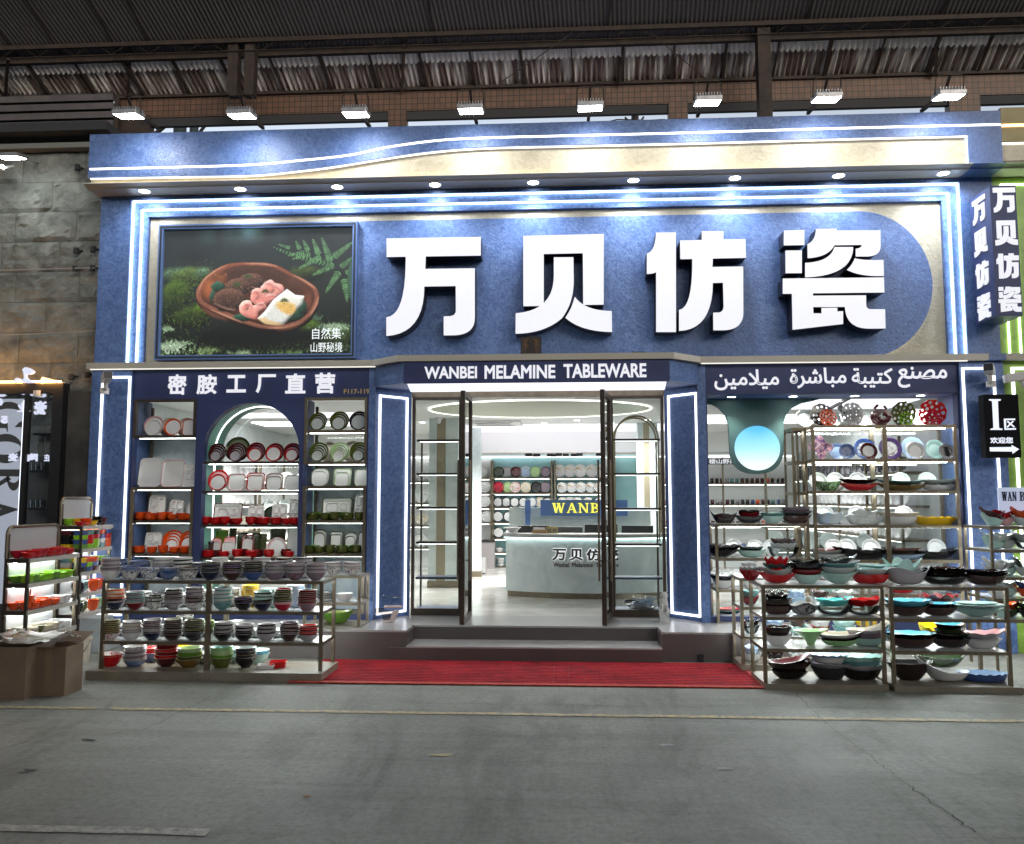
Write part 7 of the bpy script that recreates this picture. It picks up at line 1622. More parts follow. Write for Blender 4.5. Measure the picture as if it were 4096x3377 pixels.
def serif(name, body, u0, v0, u1, v1, y, m, parent):
    """blocky serif capitals drawn as strokes"""
    a = at(u0, v1, y); b = at(u1, v0, y); n_ = len(body); W1 = (b.x - a.x); H1 = b.z - a.z
    adv = {'W': 1.25, 'A': 1.0, 'N': 1.05, 'B': .9, 'E': .85, 'I': .5}; tot = sum(adv[c] for c in body); x = a.x
    for c in body:
        w = adv[c] / tot * W1 * .90; mb = MB()
        def P(pts): mb.prism([(x + p[0] * w, a.z + p[1] * H1) for p in pts], y - .012, y)
        def st(x0, z0, x1, z1, t): P([(x0 - t / 2, z0), (x0 + t / 2, z0), (x1 + t / 2, z1), (x1 - t / 2, z1)])
        def sf(x0, z, ww=.34): P([(x0 - ww / 2, z), (x0 + ww / 2, z), (x0 + ww / 2, z + .08), (x0 - ww / 2, z + .08)])
        if c == 'W': st(.14, 1, .32, 0, .17); st(.52, 1, .32, 0, .08); st(.50, 1, .70, 0, .17); st(.90, 1, .70, 0, .08); sf(.14, .92, .28); sf(.50, .92, .26); sf(.90, .92, .2)
        if c == 'A': st(.5, 1, .84, 0, .2); st(.5, 1, .16, 0, .09); P([(.28, .3), (.7, .3), (.7, .38), (.28, .38)]); sf(.16, 0, .3); sf(.84, 0, .34)
        if c == 'N': st(.18, 0, .18, 1, .09); st(.18, 1, .82, 0, .2); st(.82, 0, .82, 1, .09); sf(.16, .92, .3); sf(.18, 0, .3); sf(.82, .92, .3)
        if c == 'B':
            st(.24, 0, .24, 1, .2); sf(.2, 0, .36); sf(.2, .92, .36)
            for z0, z1, r in ((.5, 1.0, .52), (0, .54, .60)):
                cz, hh = (z0 + z1) / 2, (z1 - z0) / 2; o_ = [(.34 + r * math.sin(t), cz + hh * math.cos(t)) for t in [math.pi * k / 12 for k in range(13)]]; i_ = [(.34 + (r - .2) * math.sin(t), cz + (hh - .08) * math.cos(t)) for t in [math.pi * k / 12 for k in range(13)]]
                P(o_ + i_[::-1])
        if c == 'E': st(.26, 0, .26, 1, .2); P([(.1, 0), (.88, 0), (.92, .28), (.84, .28), (.74, .08), (.1, .08)]); P([(.1, .92), (.74, .92), (.80, .74), (.88, .74), (.86, 1), (.1, 1)]); P([(.3, .46), (.66, .46), (.66, .54), (.3, .54)])
        if c == 'I': st(.5, 0, .5, 1, .36); sf(.5, 0, .8); sf(.5, .92, .8)
        mb.build(name, m, parent); x += adv[c] / tot * W1
serif('letter', 'WANBEI', 2208, 2013, 2466, 2051, ynw - .082, yel, nw)
# things on the counter
zc_ = ct + .001
for i, (u0, u1, v0, lab) in enumerate(((2072, 2196, 2103, 'wide black monitor seen from behind, leftmost on the counter'), (2203, 2330, 2108, 'dark grey monitor seen from behind, second on the counter'), (2339, 2470, 2098, 'tall black monitor seen from behind, third on the counter'), (2487, 2613, 2103, 'wide black monitor seen from behind, rightmost on the counter'))):
    y = 2.60; a = at(u0, 2135, y); b = at(u1, v0, y); t = thing('monitor', lab, 'monitor', ((a.x + b.x) / 2, y, ct - .299), 0, 'monitors on the reception counter'); w = (b.x - a.x) / 2; h = b.z - ct + .299
    bx('screen_case', -w, w, 0, .03, max(.06, h - .30), h, BLACK if i != 1 else mat('monitor_grey', (.05, .05, .055), .4), t, bevel=.004); bx('back_bulge', -w * .3, w * .3, -.025, -.0005, max(.07, h - .22), h - .06, BLACK, t); bx('stand', -.03, .03, .0, .02, .012, max(.06, h - .30), BLACK, t); bx('foot', -.1, .1, -.07, .09, 0, .0115, BLACK, t)
tag(MB().lathe([(0, 0), (.05, 0), (.04, .02), (.115, .07), (.118, .075), (.11, .07), (.03, .025), (0, .025)], (at(2050, 2135, 2.27).x, 2.27, zc_), 28).build('dish', ware('white'), None, True), 'white flared fruit dish at the left end of the counter', 'dish')
t = thing('card_holder', 'light wooden card holder with white cards on the counter', 'holder', (at(2157, 2135, 2.2).x, 2.2, zc_))
bx('box', -.09, .09, -.03, .03, 0, .045, mat('pale_wood', (.45, .28, .13), .5), t); bx('cards', -.075, .075, -.01, .015, .0455, .075, WHITE, t)
t = thing('payment_stand', 'small gold stand with two grey squares on the counter', 'stand', (at(2208, 2135, 2.2).x, 2.2, zc_))
bx('plate', -.072, .072, 0, .012, 0, .085, mat('gold_plate', (.50, .38, .14), .4, .3), t); bx('panel', -.06, -.008, -.002, -.0005, .015, .06, mat('panel_grey', (.22, .20, .15), .6), t); bx('panel', .008, .06, -.002, -.0005, .015, .06, mat('panel_grey', (.22, .20, .15), .6), t)
# side panes' glass shelves with light strips
def paneshelf(x0, x1, vs, label, arch):
    t = thing('pane_shelf', label, 'shelf', ((x0 + x1) / 2, .62, .27)); ox = (x0 + x1) / 2
    for i, v in enumerate(vs):
        z = ZZ(1750 if x0 < -1 else 2550, v, .5) - .27
        bx('shelf', x0 - ox, x1 - ox, -.12, .12, z - .022, z, mat('blue_shelf', (.06, .09, .2), .4) if i >= 4 else DBRONZE, t)
        if i < 4: bx('led_strip', x0 + .03 - ox, x1 - .03 - ox, -.10, -.088, z - .030, z - .0225, LED, t)
    for x in (x0 + .01, x1 - .03): bx('post', x - ox, x + .02 - ox, .10, .12, 0, ZZ(1750 if x0 < -1 else 2550, vs[0], .5) - .27, BRONZE, t)
    if arch:
        r = (x1 - x0) / 2 - .02; zb_ = ZZ(2550, vs[0], .5) - .27; mb = MB()
        for yy in (-.11, .11): mb.tube([(-r, yy, zb_ - 1.1), (-r, yy, zb_)] + [(-r * math.cos(math.pi * k / 20), yy, zb_ + r * 1.05 * math.sin(math.pi * k / 20)) for k in range(21)] + [(r, yy, zb_), (r, yy, zb_ - 1.1)], .010, 6)
        mb.build('arched_tube', mat('brass_tube', (.42, .36, .22), .3, .8), t)
    bx('plinth', x0 - ox, x1 - ox, -.12, .14, 0, .06, mat('plinth_blue', (.16, .21, .36), .5), t)
    return t
paneshelf(-1.585, -1.10, (1758, 1892, 2028, 2167, 2309), 'empty glass shelf unit with light strips behind the left door pane', False)
paneshelf(.55, 1.06, (1755, 1892, 2032, 2175, 2310), 'arched brass shelf unit with light strips behind the right door pane', True)
GW = 'dishes at the foot of the right door pane'
x0 = at(2570, 2440, .55).x
put('plate', plate_me(.15, 'navy', 'black', rimw=.2), (x0, .56, .331), 0, 'large dark plate under the white plates behind the right door pane', 'plate', GW)
for k in range(3): put('plate', plate_me(round(.135 - .012 * k, 3), 'white', 'pale blue'), (x0, .56, .352 + .014 * k), 0, f'white plate, {UP[k]} in the pile behind the right door pane', 'plate', GW)
put('bowl', bowl_me(.075, .05, .5, .55, 'white', 'cream'), (x0 - .02, .66, .40), 0, 'white bowl left at the back behind the right door pane', 'bowl', GW, (R(10), 0)); put('bowl', bowl_me(.065, .05, .4, .7, 'white', 'white'), (x0 + .10, .66, .40), 0, 'white cone bowl right at the back behind the right door pane', 'bowl', GW); put('plate', plate_me(.08, 'black', 'black'), (x0 - .12, .60, .37), 0, 'black handled pan lid at the left behind the right door pane', 'plate', GW, (R(15), 0))
# ceiling fittings
ac = thing('ceiling_air_conditioner', 'white cassette air conditioner in the shop ceiling', 'air conditioner', (at(1972, 1690, 3.8).x, 3.9, CZ)); bx('panel', -.42, .42, -.35, .35, -.03, -.001, WHITE, ac, bevel=.008); bx('grille', -.26, .26, -.2, .2, -.034, -.0305, mat('grille_grey', (.4, .4, .4), .6), ac)
for s_ in (-1, 1): bx('vent_slot', -.3, .3, s_ * .27 - .03, s_ * .27 + .03, -.034, -.0305, mat('slot_dark', (.12, .12, .12), .6), ac)
def track(x0, y0, x1, y1, n_, z, label):
    t = thing('track_light', label, 'track light', (x0, y0, z)); MB().bar((0, 0, -.02), (x1 - x0, y1 - y0, -.02), .035).build('rail', BLACK, t)
    for k in range(n_):
        q = (k + .5) / n_; px_, py_ = (x1 - x0) * q, (y1 - y0) * q
        MB().tube([(px_, py_, -.04), (px_, py_, -.09)], .008, 6).tube([(px_, py_ + .05, -.08), (px_ + .02, py_ - .08, -.16)], .032, 12).build('spot', BLACK, t)
a = atz(1908, 1705, CZ); b = atz(1968, 1762, CZ); track(-1.62, 4.3, -1.62, 5.9, 4, CZ, 'black track with four spot lamps left of the luminous ceiling panel')
track(1.85, 4.3, 1.85, 5.9, 4, CZ, 'black track with four spot lamps right of the luminous ceiling panel'); track(3.2, .9, 3.6, 4.2, 4, CZ, 'black track with spot lamps over the right window aisle')
for i, u in enumerate((2114, 2235, 2318, 2395, 2117, 2148, 2200, 2263, 2143, 2214, 2296)):
    v = 1815 + (i // 4) * 9; x = at(u, v, 6.3).x; t = thing('grille_spot', f'small black box lamp in the low rear ceiling, {NTH[i]} of the cluster', 'lamp', (x, 6.25 + .12 * (i // 4), 2.30), 0, 'black box lamps in the rear ceiling'); bx('box', -.055, .055, -.03, .03, -.05, 0, BLACK, t)
idl = None
for i, (u, v) in enumerate(((1783, 1682), (2069, 1682), (2178, 1700), (2308, 1681), (2590, 1679), (1690, 1690), (2440, 1697), (900, 1640), (1200, 1640))):  # last two, over the left aisle, are added to lift interior light
    p = atz(u, v, CZ)
    o = make_down('downlight', .045) if i == 0 else copy_tree(idl)
    if i == 0: idl = o
    o.location = (p.x, min(max(p.y, .8), 4.1), CZ - .001); tag(o, f'small lit downlight in the shop ceiling, {NTH[i]} round the oval or added at arch', 'downlight', 'downlights in the shop ceiling')
    ld = bpy.data.lights.new('downlight_beam', 'SPOT'); ld.energy = 64; ld.spot_size = R(140); ld.spot_blend = .8; ld.color = (1, .98, .95); ld.shadow_soft_size = .06
    lo = bpy.data.objects.new('beam', ld); COL.objects.link(lo); lo.location = (0, 0, -.03); lo.parent = o
t = thing('dome_camera', 'white dome camera hanging from the ceiling by the striped pillar', 'camera', (at(1755, 1705, 3.1).x, 3.1, CZ)); MB().lathe([(0, -.03), (.05, -.03), (.055, 0), (0, 0)], n=16).build('base', WHITE, t); MB().lathe([(0, -.09), (.02, -.085), (.036, -.06), (.04, -.03), (0, -.03)], n=16).build('dome', WHITE, t, True)
t = thing('waste_bin', 'slim grey waste bin at the foot of the aqua shelves', 'bin', (*atz(1930, 2296, .27)[:2], .27)); bx('body', -.05, .05, -.05, .1, .02, .24, mat('bin_grey', (.35, .35, .35), .5), t); bx('base', -.045, .045, -.045, .095, 0, .0195, BLACK, t); bx('lid', -.052, .052, -.052, .102, .2405, .26, mat('bin_grey', (.35, .35, .35), .5), t)
a = atz(1927, 2275, .27); t = thing('side_cabinet', 'grey cabinet with black top beside the aqua shelves', 'cabinet', (a.x + .08, 6.5, .27)); bx('body', -.12, .14, 0, .4, 0, .46, mat('cabinet_grey', (.30, .28, .28), .5), t); bx('top', -.13, .15, -.01, .41, .4605, .49, BLACK, t)

# ---- all the shelf ware of the long wall shelves reads as one mass
def massobj(name, items):
    mats_ = []; VV = []; FF = []; MI = []
    for me_, M_ in items:
        k = len(VV); idx = []
        for m_ in me_.materials:
            if m_ not in mats_: mats_.append(m_)
            idx.append(mats_.index(m_))
        VV += [tuple(M_ @ v.co) for v in me_.vertices]
        for p_ in me_.polygons: FF.append(tuple(i + k for i in p_.vertices)); MI.append(idx[p_.material_index])
    me_ = bpy.data.meshes.new(name); me_.from_pydata(VV, [], FF)
    for m_ in mats_: me_.materials.append(m_)
    me_.polygons.foreach_set('material_index', MI); me_.polygons.foreach_set('use_smooth', [True] * len(FF)); me_.update()
    return struct(link(name, me_), 'stuff')
massobj('shelf_tableware', STUFF); massobj('rear_tableware', STUFFB)
serif('letter', 'WAN', 4007, 1967, 4066, 2004, NBI[1], mat('navy_ink', (.01, .015, .05), .4), NBI[0]); serif('letter', 'BEI', 4078, 1967, 4135, 2004, NBI[1], mat('navy_ink', (.01, .015, .05), .4), NBI[0])

# ================================================================ left neighbour: stone wall and black shopfront
YS_ = .30
def stonemat():
    m = noisy('split_stone', (.10, .105, .096), (.225, .232, .212), scale=3.6, detail=12, rough=.85, bump=1.0, bscale=9, dist=.6)
    return m
STONE = stonemat()
nw_ = thing('stone_wall', 'rough grey block wall of the left neighbour beside the blue shop', 'wall', (0, 0, 0))
zrow = ZZ(200, 612, YS_); rs = random.Random(11)
rowi = 0
x1w = XL - .006
while zrow > 2.2:
    h = .345
    x = x1w - (.0 if rowi % 2 else .38)
    xr = x1w
    while xr > -8.2:
        w = rs.uniform(.62, .80) if xr < x1w - .01 or rowi % 2 else rs.uniform(.30, .45)
        xl = xr - w
        mb = MB(); nx, nz = 14, 8; vs = []
        for j in range(nz + 1):
            for i in range(nx + 1):
                X_ = xl + .0025 + (w - .005) * i / nx; Z_ = zrow - h + .0025 + (h - .005) * j / nz
                e = min(i, nx - i, j * 1.5, (nz - j) * 1.5); dpt = 0 if e == 0 else (.010 + .032 * noise.fractal(Vector((X_ * 3.6, Z_ * 5.2, rowi * .37)), .55, 2.2, 5) + .008 * min(e, 1))
                vs.append((X_ + (rs.uniform(-.012, .012) if e else 0), YS_ - max(dpt, 0), Z_ + (rs.uniform(-.012, .012) if e else 0)))
        mb.add(vs, [(j * (nx + 1) + i, j * (nx + 1) + i + 1, (j + 1) * (nx + 1) + i + 1, (j + 1) * (nx + 1) + i) for j in range(nz) for i in range(nx)])
        if rowi == 0 and xr == x1w: ST = mb
        else: ST.add(mb.v, mb.f)
        xr = xl
    zrow -= h; rowi += 1
ST.build('stone_face', STONE, nw_); ZT = ZZ(200, 610, YS_); bx('wall_core', -12, x1w, YS_ + .005, YS_ + .4, 0, ZT, mat('mortar_dark', (.07, .07, .065), .9), nw_)
bx('coping', -12, x1w, YS_ - .12, YS_ + .3, ZT + .001, ZT + .06, mat('coping_grey', (.16, .16, .15), .7), nw_); bx('eave_beam', -12, x1w, YS_ - .25, YS_ + .3, ZT + .14, ZT + .24, DARKB, nw_)
bx('lower_wall', at(247, 1900, .2).x, x1w, .12, YS_ - .01, 0, ZZ(300, 1566, .12), noisy('dark_stone', (.045, .043, .04), (.085, .08, .072), scale=4, detail=8, rough=.85, bump=.4), nw_)
MB().tube([at(0, 1082, .18), at(380, 1072, .18)], .008, 5).tube([at(0, 1342, .16), at(380, 1325, .16)], .007, 5).build('cable', mat('cable_grey', (.25, .25, .24), .6), nw_)
for u, v in ((310, 670), (305, 1003), (372, 998), (370, 1073), (300, 1075), (350, 1500), (285, 1508)):
    p = at(u, v, .2); tag(MB().lathe([(0, -.03), (.03, -.03), (.03, .03), (0, .03)], (p.x, .2, p.z), 10).tube([(p.x, .2, p.z), (p.x + .02, .28, p.z + .02)], .012, 6).build('wall_fixing', DARKB), 'small dark bolt fixing in the rough stone wall left of the blue shop', 'fixing', 'bolt fixings in the stone wall')
# its flood lamp
t = thing('wall_floodlight', 'lit square LED floodlight at the top of the left stone wall', 'floodlight', at(45, 632, -.2))
m_ = MB().box(-.13, .13, -.10, .10, .0, .04); m_.build('housing', ALU, t)
m_ = MB()
for i in range(8):
    for j in range(6): m_.box(-.118 + i * .0305, -.118 + i * .0305 + .022, -.088 + j * .030, -.088 + j * .030 + .021, -.004, -.0005)
m_.build('led_array', glow('led_array', (.90, 1.0, .97), 40.0), t); MB().bar((0, .1, .03), (0, .5, .03), .02).build('arm', ALU, t)
t.rotation_euler = (R(12), 0, 0)
p = at(8, 672, -.1); t = thing('small_spotlight', 'small white spot lamp on a stem at the left edge', 'lamp', p); MB().tube([(0, 0, 0), (-.08, .3, .14)], .014, 8).lathe([(0, -.03), (.03, -.02), (.034, 0), (.02, .03), (0, .035)], n=14).build('lamp_head', WHITE, t, True)
# black shopfront
bs_ = thing('neighbour_shopfront', 'black framed glass shopfront with reflected lettering left of stone wall', 'shop', (0, 0, 0))
yb_ = .02
fx = at(246, 1700, yb_).x; ftop = ZZ(150, 1533, yb_); f2 = at(200, 1800, yb_).x
bx('frame_post', f2, fx, yb_, yb_ + .12, 0, ftop, BLACK, bs_); bx('lintel', -9, f2, yb_, yb_ + .12, ZZ(100, 1575, yb_), ftop, BLACK, bs_)
mx = at(88, 1900, yb_).x; bx('mullion', mx - .03, mx + .02, yb_ + .02, yb_ + .08, 0, ZZ(100, 1576, yb_), BLACK, bs_)
bx('edge_light', mx - .045, mx - .032, yb_ + .03, yb_ + .05, .3, ZZ(100, 1600, yb_), glow('edge_white', (.8, .85, 1), 1.2), bs_)
bx('pane', -9, f2, yb_ + .05, yb_ + .056, 0, ZZ(100, 1576, yb_), GLASS, bs_)
for v in (1738, 1884, 2032, 2160): z = ZZ(130, v, .3); bx('shelf', mx + .03, f2 - .01, .12, .5, z - .02, z, BLACK, bs_)
bx('back_room', -9, f2, .9, .95, 0, 3, mat('dark_back', (.10, .07, .05), .8), bs_); bx('room_lamp', at(150, 1690, .85).x, at(190, 1690, .85).x, .86, .88, ZZ(150, 1700, .85), ZZ(150, 1690, .85), glow('warm_tube', (1, .85, .6), 5), bs_)
GB = 'glasses in the left neighbour window'
TUM = MB().lathe([(0, 0), (.026, 0), (.034, .09), (.032, .09), (.024, .006), (0, .006)], n=16).mesh('glass_tumbler', CLEARW, True)
for v, us in ((1884, (112, 132, 150, 172)), (2032, (108, 128, 150, 168)), (2160, (140, 165))):
    for i, u in enumerate(us): z = ZZ(130, v, .3); put('glass_tumbler', TUM, (at(u, v, .25).x, .25, z + .001), 0, f'clear tumbler, {NTH[i]} from left, {"upper" if v == 1884 else "middle" if v == 2032 else "lower"} shelf behind the black frame', 'glass', GB)
# banner with large grey letters turned on their side
bn = thing('banner', 'tall white lit banner with big grey serif letters on their side', 'banner', (0, 0, 0))
yn_ = .0; a = at(-260, 2160, yn_); b = at(84, 1592, yn_); bx('sheet', a.x, mx - .05, yb_ + .058, yb_ + .07, .4, b.z, glow('banner_white', (.72, .76, .95), .30), bs_).parent = bn
def B(px, py): q = at(px * .3746, 1480 + py * .3746, yb_ + .057); return q.x, q.z
GREY = mat('banner_grey', (.16, .16, .165), .6); yy = yb_ + .05655
def bp(*polys, nm='letter'):
    mb = MB()
    for p in polys:
        if isinstance(p, tuple): mb.prism([B(*k) for k in p[0]], yy - .0009, yy, [[B(*k) for k in h] for h in p[1]])
        else: mb.prism([B(*k) for k in p], yy - .0009, yy)
    mb.build(nm, GREY, bn)
def el(cx, cy, rx, ry, a0=0, a1=360, n=28): return [(cx + rx * math.cos(R(a0 + (a1 - a0) * k / n)), cy + ry * math.sin(R(a0 + (a1 - a0) * k / n))) for k in range(n + 1)]
bp(el(90, 470, 165, 130, 180, 330) + el(90, 460, 140, 45, 330, 180), [(250, 612), (155, 612), (205, 560), (246, 545)])
bp([(-60, 560), (84, 560), (84, 662), (76, 662), (66, 622), (-60, 622)])
bp((el(62, 840, 178, 158), [el(55, 835, 168, 70)[::-1]]))
bp([(-160, 1062), (217, 1062), (217, 1140), (-160, 1132)], el(145, 1135, 75, 155, 0, 180)[:] + el(143, 1135, 62, 70, 180, 0), [(-160, 1290), (90, 1130), (120, 1170), (-160, 1330)])
bp([(-160, 1385), (210, 1490), (-160, 1620), (-160, 1530), (20, 1485), (-160, 1430)])
# reflection of a sign across the street, shaped as glowing lettering on the pane
mw = thing('reflected_lettering', 'reflected white Chinese writing shaped on the glass of the left neighbour', 'lettering', (0, 0, 0))
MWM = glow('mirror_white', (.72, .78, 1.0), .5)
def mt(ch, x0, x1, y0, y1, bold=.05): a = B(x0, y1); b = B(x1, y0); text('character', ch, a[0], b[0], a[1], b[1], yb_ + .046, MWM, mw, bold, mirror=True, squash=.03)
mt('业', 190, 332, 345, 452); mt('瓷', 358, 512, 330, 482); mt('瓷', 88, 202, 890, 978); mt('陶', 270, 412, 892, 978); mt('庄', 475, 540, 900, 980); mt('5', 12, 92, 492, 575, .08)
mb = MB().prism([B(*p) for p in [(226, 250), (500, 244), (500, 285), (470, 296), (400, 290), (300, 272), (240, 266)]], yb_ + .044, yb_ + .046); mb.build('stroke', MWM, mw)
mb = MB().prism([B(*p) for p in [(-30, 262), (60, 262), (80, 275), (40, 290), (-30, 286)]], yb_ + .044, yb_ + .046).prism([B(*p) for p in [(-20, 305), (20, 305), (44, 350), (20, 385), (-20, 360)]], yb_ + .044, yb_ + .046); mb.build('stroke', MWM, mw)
# sign crown above the lintel
sc_ = thing('sign_crown', 'white glowing sculpted top of a character above the black lintel', 'sign', (0, 0, 0))
def C_(px, py): q = at(px * .4032, 1400 + py * .4032, -.02); return q.x, q.z
for p in ([(225, 195), (265, 172), (335, 212), (305, 240), (262, 245), (270, 285), (335, 322), (215, 322), (240, 280), (236, 230)], [(140, 310), (165, 278), (195, 285), (200, 305), (180, 300), (160, 322), (136, 322)]):
    MB().prism([C_(*k) for k in spline([(a, b, 0) for a, b in p] + [(*p[0], 0)], 4) for k in [k[:2]]][:-1], -.03, .01).build('stroke', glow('crown_white', (.75, .8, 1.0), .5), sc_)
# warm strip that lights the stone above the black frame
bx('lintel_lamp', -9, fx - .02, -.02, .01, ftop + .004, ftop + .02, glow('warm_strip', (1.0, .46, .11), 22.0), bs_)
# ================================================================ right neighbour, green
GREEN = noisy('green_stucco', (.17, .30, .035), (.25, .41, .07), scale=5, detail=12, rough=.42, bump=.25, bscale=9, dist=1.0)
gs = thing('green_shopfront', 'lime green stucco shopfront adjoining the blue shop on the right', 'shop', (0, 0, 0))
G0 = XR + .002; OL = noisy('olive_stucco', (.20, .16, .06), (.28, .23, .09), scale=5, detail=10, rough=.5)
bx('parapet', PXR + .002, 8, YP - .03, .25, 5.06, 5.40, OL, gs); bx('cream_band', PXR + .002, 8, YP + .0, .25, 4.862, 5.059, CREAM, gs)
MB().xprof(prof, PXR + .002, 8).build('cornice', TRIM, gs, smooth=True)
bx('upper_wall', G0, 8, 0, .3, 2.94, 4.77, GREEN, gs); bx('lower_wall', G0, 8, 0, .3, 0, 2.874, GREEN, gs); bx('ledge', G0, 8, -.10, .1, 2.875, 2.937, TRIM, gs)
bx('led_strip', PXR + .002, 8, YP - .036, YP - .0305, 5.20, 5.225, glow('orange_led', (1.0, .5, .12), 5.0), gs); bx('led_strip', PXR + .002, 8, YP - .01, YP - .001, 5.03, 5.045, LEDP, gs)
rectled(4.50, 8, .3, 2.81, -.001, .026, LED, gs, bottom=False); bx('led_strip', 4.49, 4.503, -.014, -.001, 2.95, 4.70, glow('green_led', (.75, 1.0, .55), 5.0), gs); bx('led_strip', 4.503, 8, -.014, -.001, 4.687, 4.70, glow('green_led', (.75, 1.0, .55), 5.0), gs)
bx('led_strip', 4.6, 4.613, -.014, -.001, 2.95, 4.56, glow('green_led', (.75, 1.0, .55), 5.0), gs)
# ================================================================ red mat
def matred():
    m = mat('red_mat', (.30, .012, .018), .9, spec=.2); n, l, b = nd(m)
    tc = n.new('ShaderNodeTexCoord'); w = n.new('ShaderNodeTexWave'); w.wave_type = 'BANDS'; w.bands_direction = 'Y'; w.inputs['Scale'].default_value = 5.0; w.inputs['Distortion'].default_value = 3.0; w.inputs['Detail'].default_value = 3; w.inputs['Detail Scale'].default_value = 2.2
    r = n.new('ShaderNodeValToRGB'); r.color_ramp.elements[0].color = (.15, .006, .010, 1); r.color_ramp.elements[1].color = (.50, .020, .030, 1); r.color_ramp.elements[0].position = .1
    l.new(tc.outputs['Object'], w.inputs['Vector']); l.new(w.outputs['Fac'], r.inputs[0])
    dn = n.new('ShaderNodeTexNoise'); dn.inputs['Scale'].default_value = 2.6; dn.inputs['Detail'].default_value = 9; dn.inputs['Roughness'].default_value = .7; l.new(tc.outputs['Object'], dn.inputs['Vector'])
    dr = n.new('ShaderNodeValToRGB'); dr.color_ramp.elements[0].position = .36; dr.color_ramp.elements[0].color = (.55, .6, .6, 1); dr.color_ramp.elements[1].position = .6; dr.color_ramp.elements[1].color = (1.05, 1.05, 1.05, 1); l.new(dn.outputs['Fac'], dr.inputs[0])
    dm = n.new('ShaderNodeMix'); dm.data_type = 'RGBA'; dm.blend_type = 'MULTIPLY'; dm.inputs[0].default_value = .9; l.new(r.outputs[0], dm.inputs[6]); l.new(dr.outputs[0], dm.inputs[7]); l.new(dm.outputs[2], b.inputs['Base Color'])
    bp_ = n.new('ShaderNodeBump'); bp_.inputs['Strength'].default_value = .8; bp_.inputs['Distance'].default_value = .01; l.new(w.outputs['Fac'], bp_.inputs['Height']); l.new(bp_.outputs[0], b.inputs['Normal'])
    return m
rm = thing('door_mat', 'long red ribbed mat of tiles lying in front of the entrance steps', 'mat', (0, 0, 0))
mx0, mx1, my0, my1 = -2.25, 1.585, -1.735, -.735
TM = matred()
nt = 30; tw = (mx1 - mx0) / nt
tile = MB()
for i in range(nt): tile.box(mx0 + i * tw + .0008, mx0 + (i + 1) * tw - .0008, my0 + .06, my1, .004, .013 + .0006 * (i % 2))
tile.build('mat_field', TM, rm)
bm_ = MB(); k = mx0
while k < mx1: bm_.box(k, k + .018, my0, my0 + .058, .004, .014); k += .022
bm_.box(mx0, mx1, my0, my0 + .058, .003, .009); bm_.box(mx1, mx1 + .035, my0, my1, .003, .012)
bm_.build('mat_border', noisy('mat_edge', (.45, .04, .035), (.55, .10, .06), scale=20, rough=.8), rm)
# ================================================================ stone lion
def lion():
    t = thing('stone_lion', 'small white stone guardian lion on a carved block beside the right column', 'statue', (at(2655, 2487, .05).x, .0, .27))
    LS = noisy('white_stone', (.52, .51, .49), (.66, .65, .63), scale=30, rough=.7, bump=.3)
    b = MB().box(-.052, .052, -.045, .045, 0, .018).box(-.047, .047, -.040, .040, .018, .085).box(-.053, .053, -.046, .046, .085, .098)
    for q in ((-.03, .03), (0, .055), (.03, .03)): b.prism([(q[0] - .012, .03), (q[0] + .012, .03), (q[0], .07)], -.0435, -.0405)
    b.build('carved_block', LS, t, bevel=.002)
    J = [((0, .018, .115), .034), ((0, .012, .165), .032), ((0, -.005, .210), .028), ((0, -.016, .245), .027), ((0, -.030, .268), .026), ((0, -.052, .258), .015)]
    vs = [j[0] for j in J]; rs_ = [j[1] for j in J]; es = [(0, 1), (1, 2), (2, 3), (3, 4), (4, 5)]
    def limb(root, pts):
        p = root
        for q, r in pts: vs.append(q); rs_.append(r); es.append((p, len(vs) - 1)); p = len(vs) - 1
    for s in (-1, 1):
        limb(2, [((s * .024, -.020, .185), .015), ((s * .026, -.028, .140), .012), ((s * .026, -.028, .108), .012), ((s * .026, -.042, .104), .011)])
        limb(0, [((s * .036, -.002, .125), .022), ((s * .042, -.030, .115), .014), ((s * .042, -.040, .104), .010)])
        limb(4, [((s * .018, -.020, .292), .009), ((s * .022, -.018, .305), .004)])
    limb(0, [((0, .045, .14), .010), ((0, .05, .20), .012), ((0, .045, .235), .014)])
    me = bpy.data.meshes.new('lion_body'); me.from_pydata(vs, es, []); o = link('lion_body', me, t)
    sk = o.modifiers.new('skin', 'SKIN'); sk.use_smooth_shade = True
    for i, v in enumerate(me.skin_vertices[0].data): v.radius = (rs_[i], rs_[i]); v.use_root = (i == 0)
    ss = o.modifiers.new('sub', 'SUBSURF'); ss.levels = ss.render_levels = 2
    dg = bpy.context.evaluated_depsgraph_get(); m2 = bpy.data.meshes.new_from_object(o.evaluated_get(dg)); o.modifiers.clear(); o.data = m2; m2.materials.clear(); m2.materials.append(LS)
    mane = MB()
    for k in range(11):
        a = math.pi * (.0 + k / 10); mane.lathe([(0, -.011), (.008, -.008), (.011, 0), (.008, .008), (0, .011)], (.032 * math.cos(a), -.012, .258 + .034 * math.sin(a)), 8)
    for s in (-1, 1): mane.lathe([(0, -.005), (.005, 0), (0, .005)], (s * .011, -.053, .276), 8)
    mane.build('mane', LS, t, True)
lion()
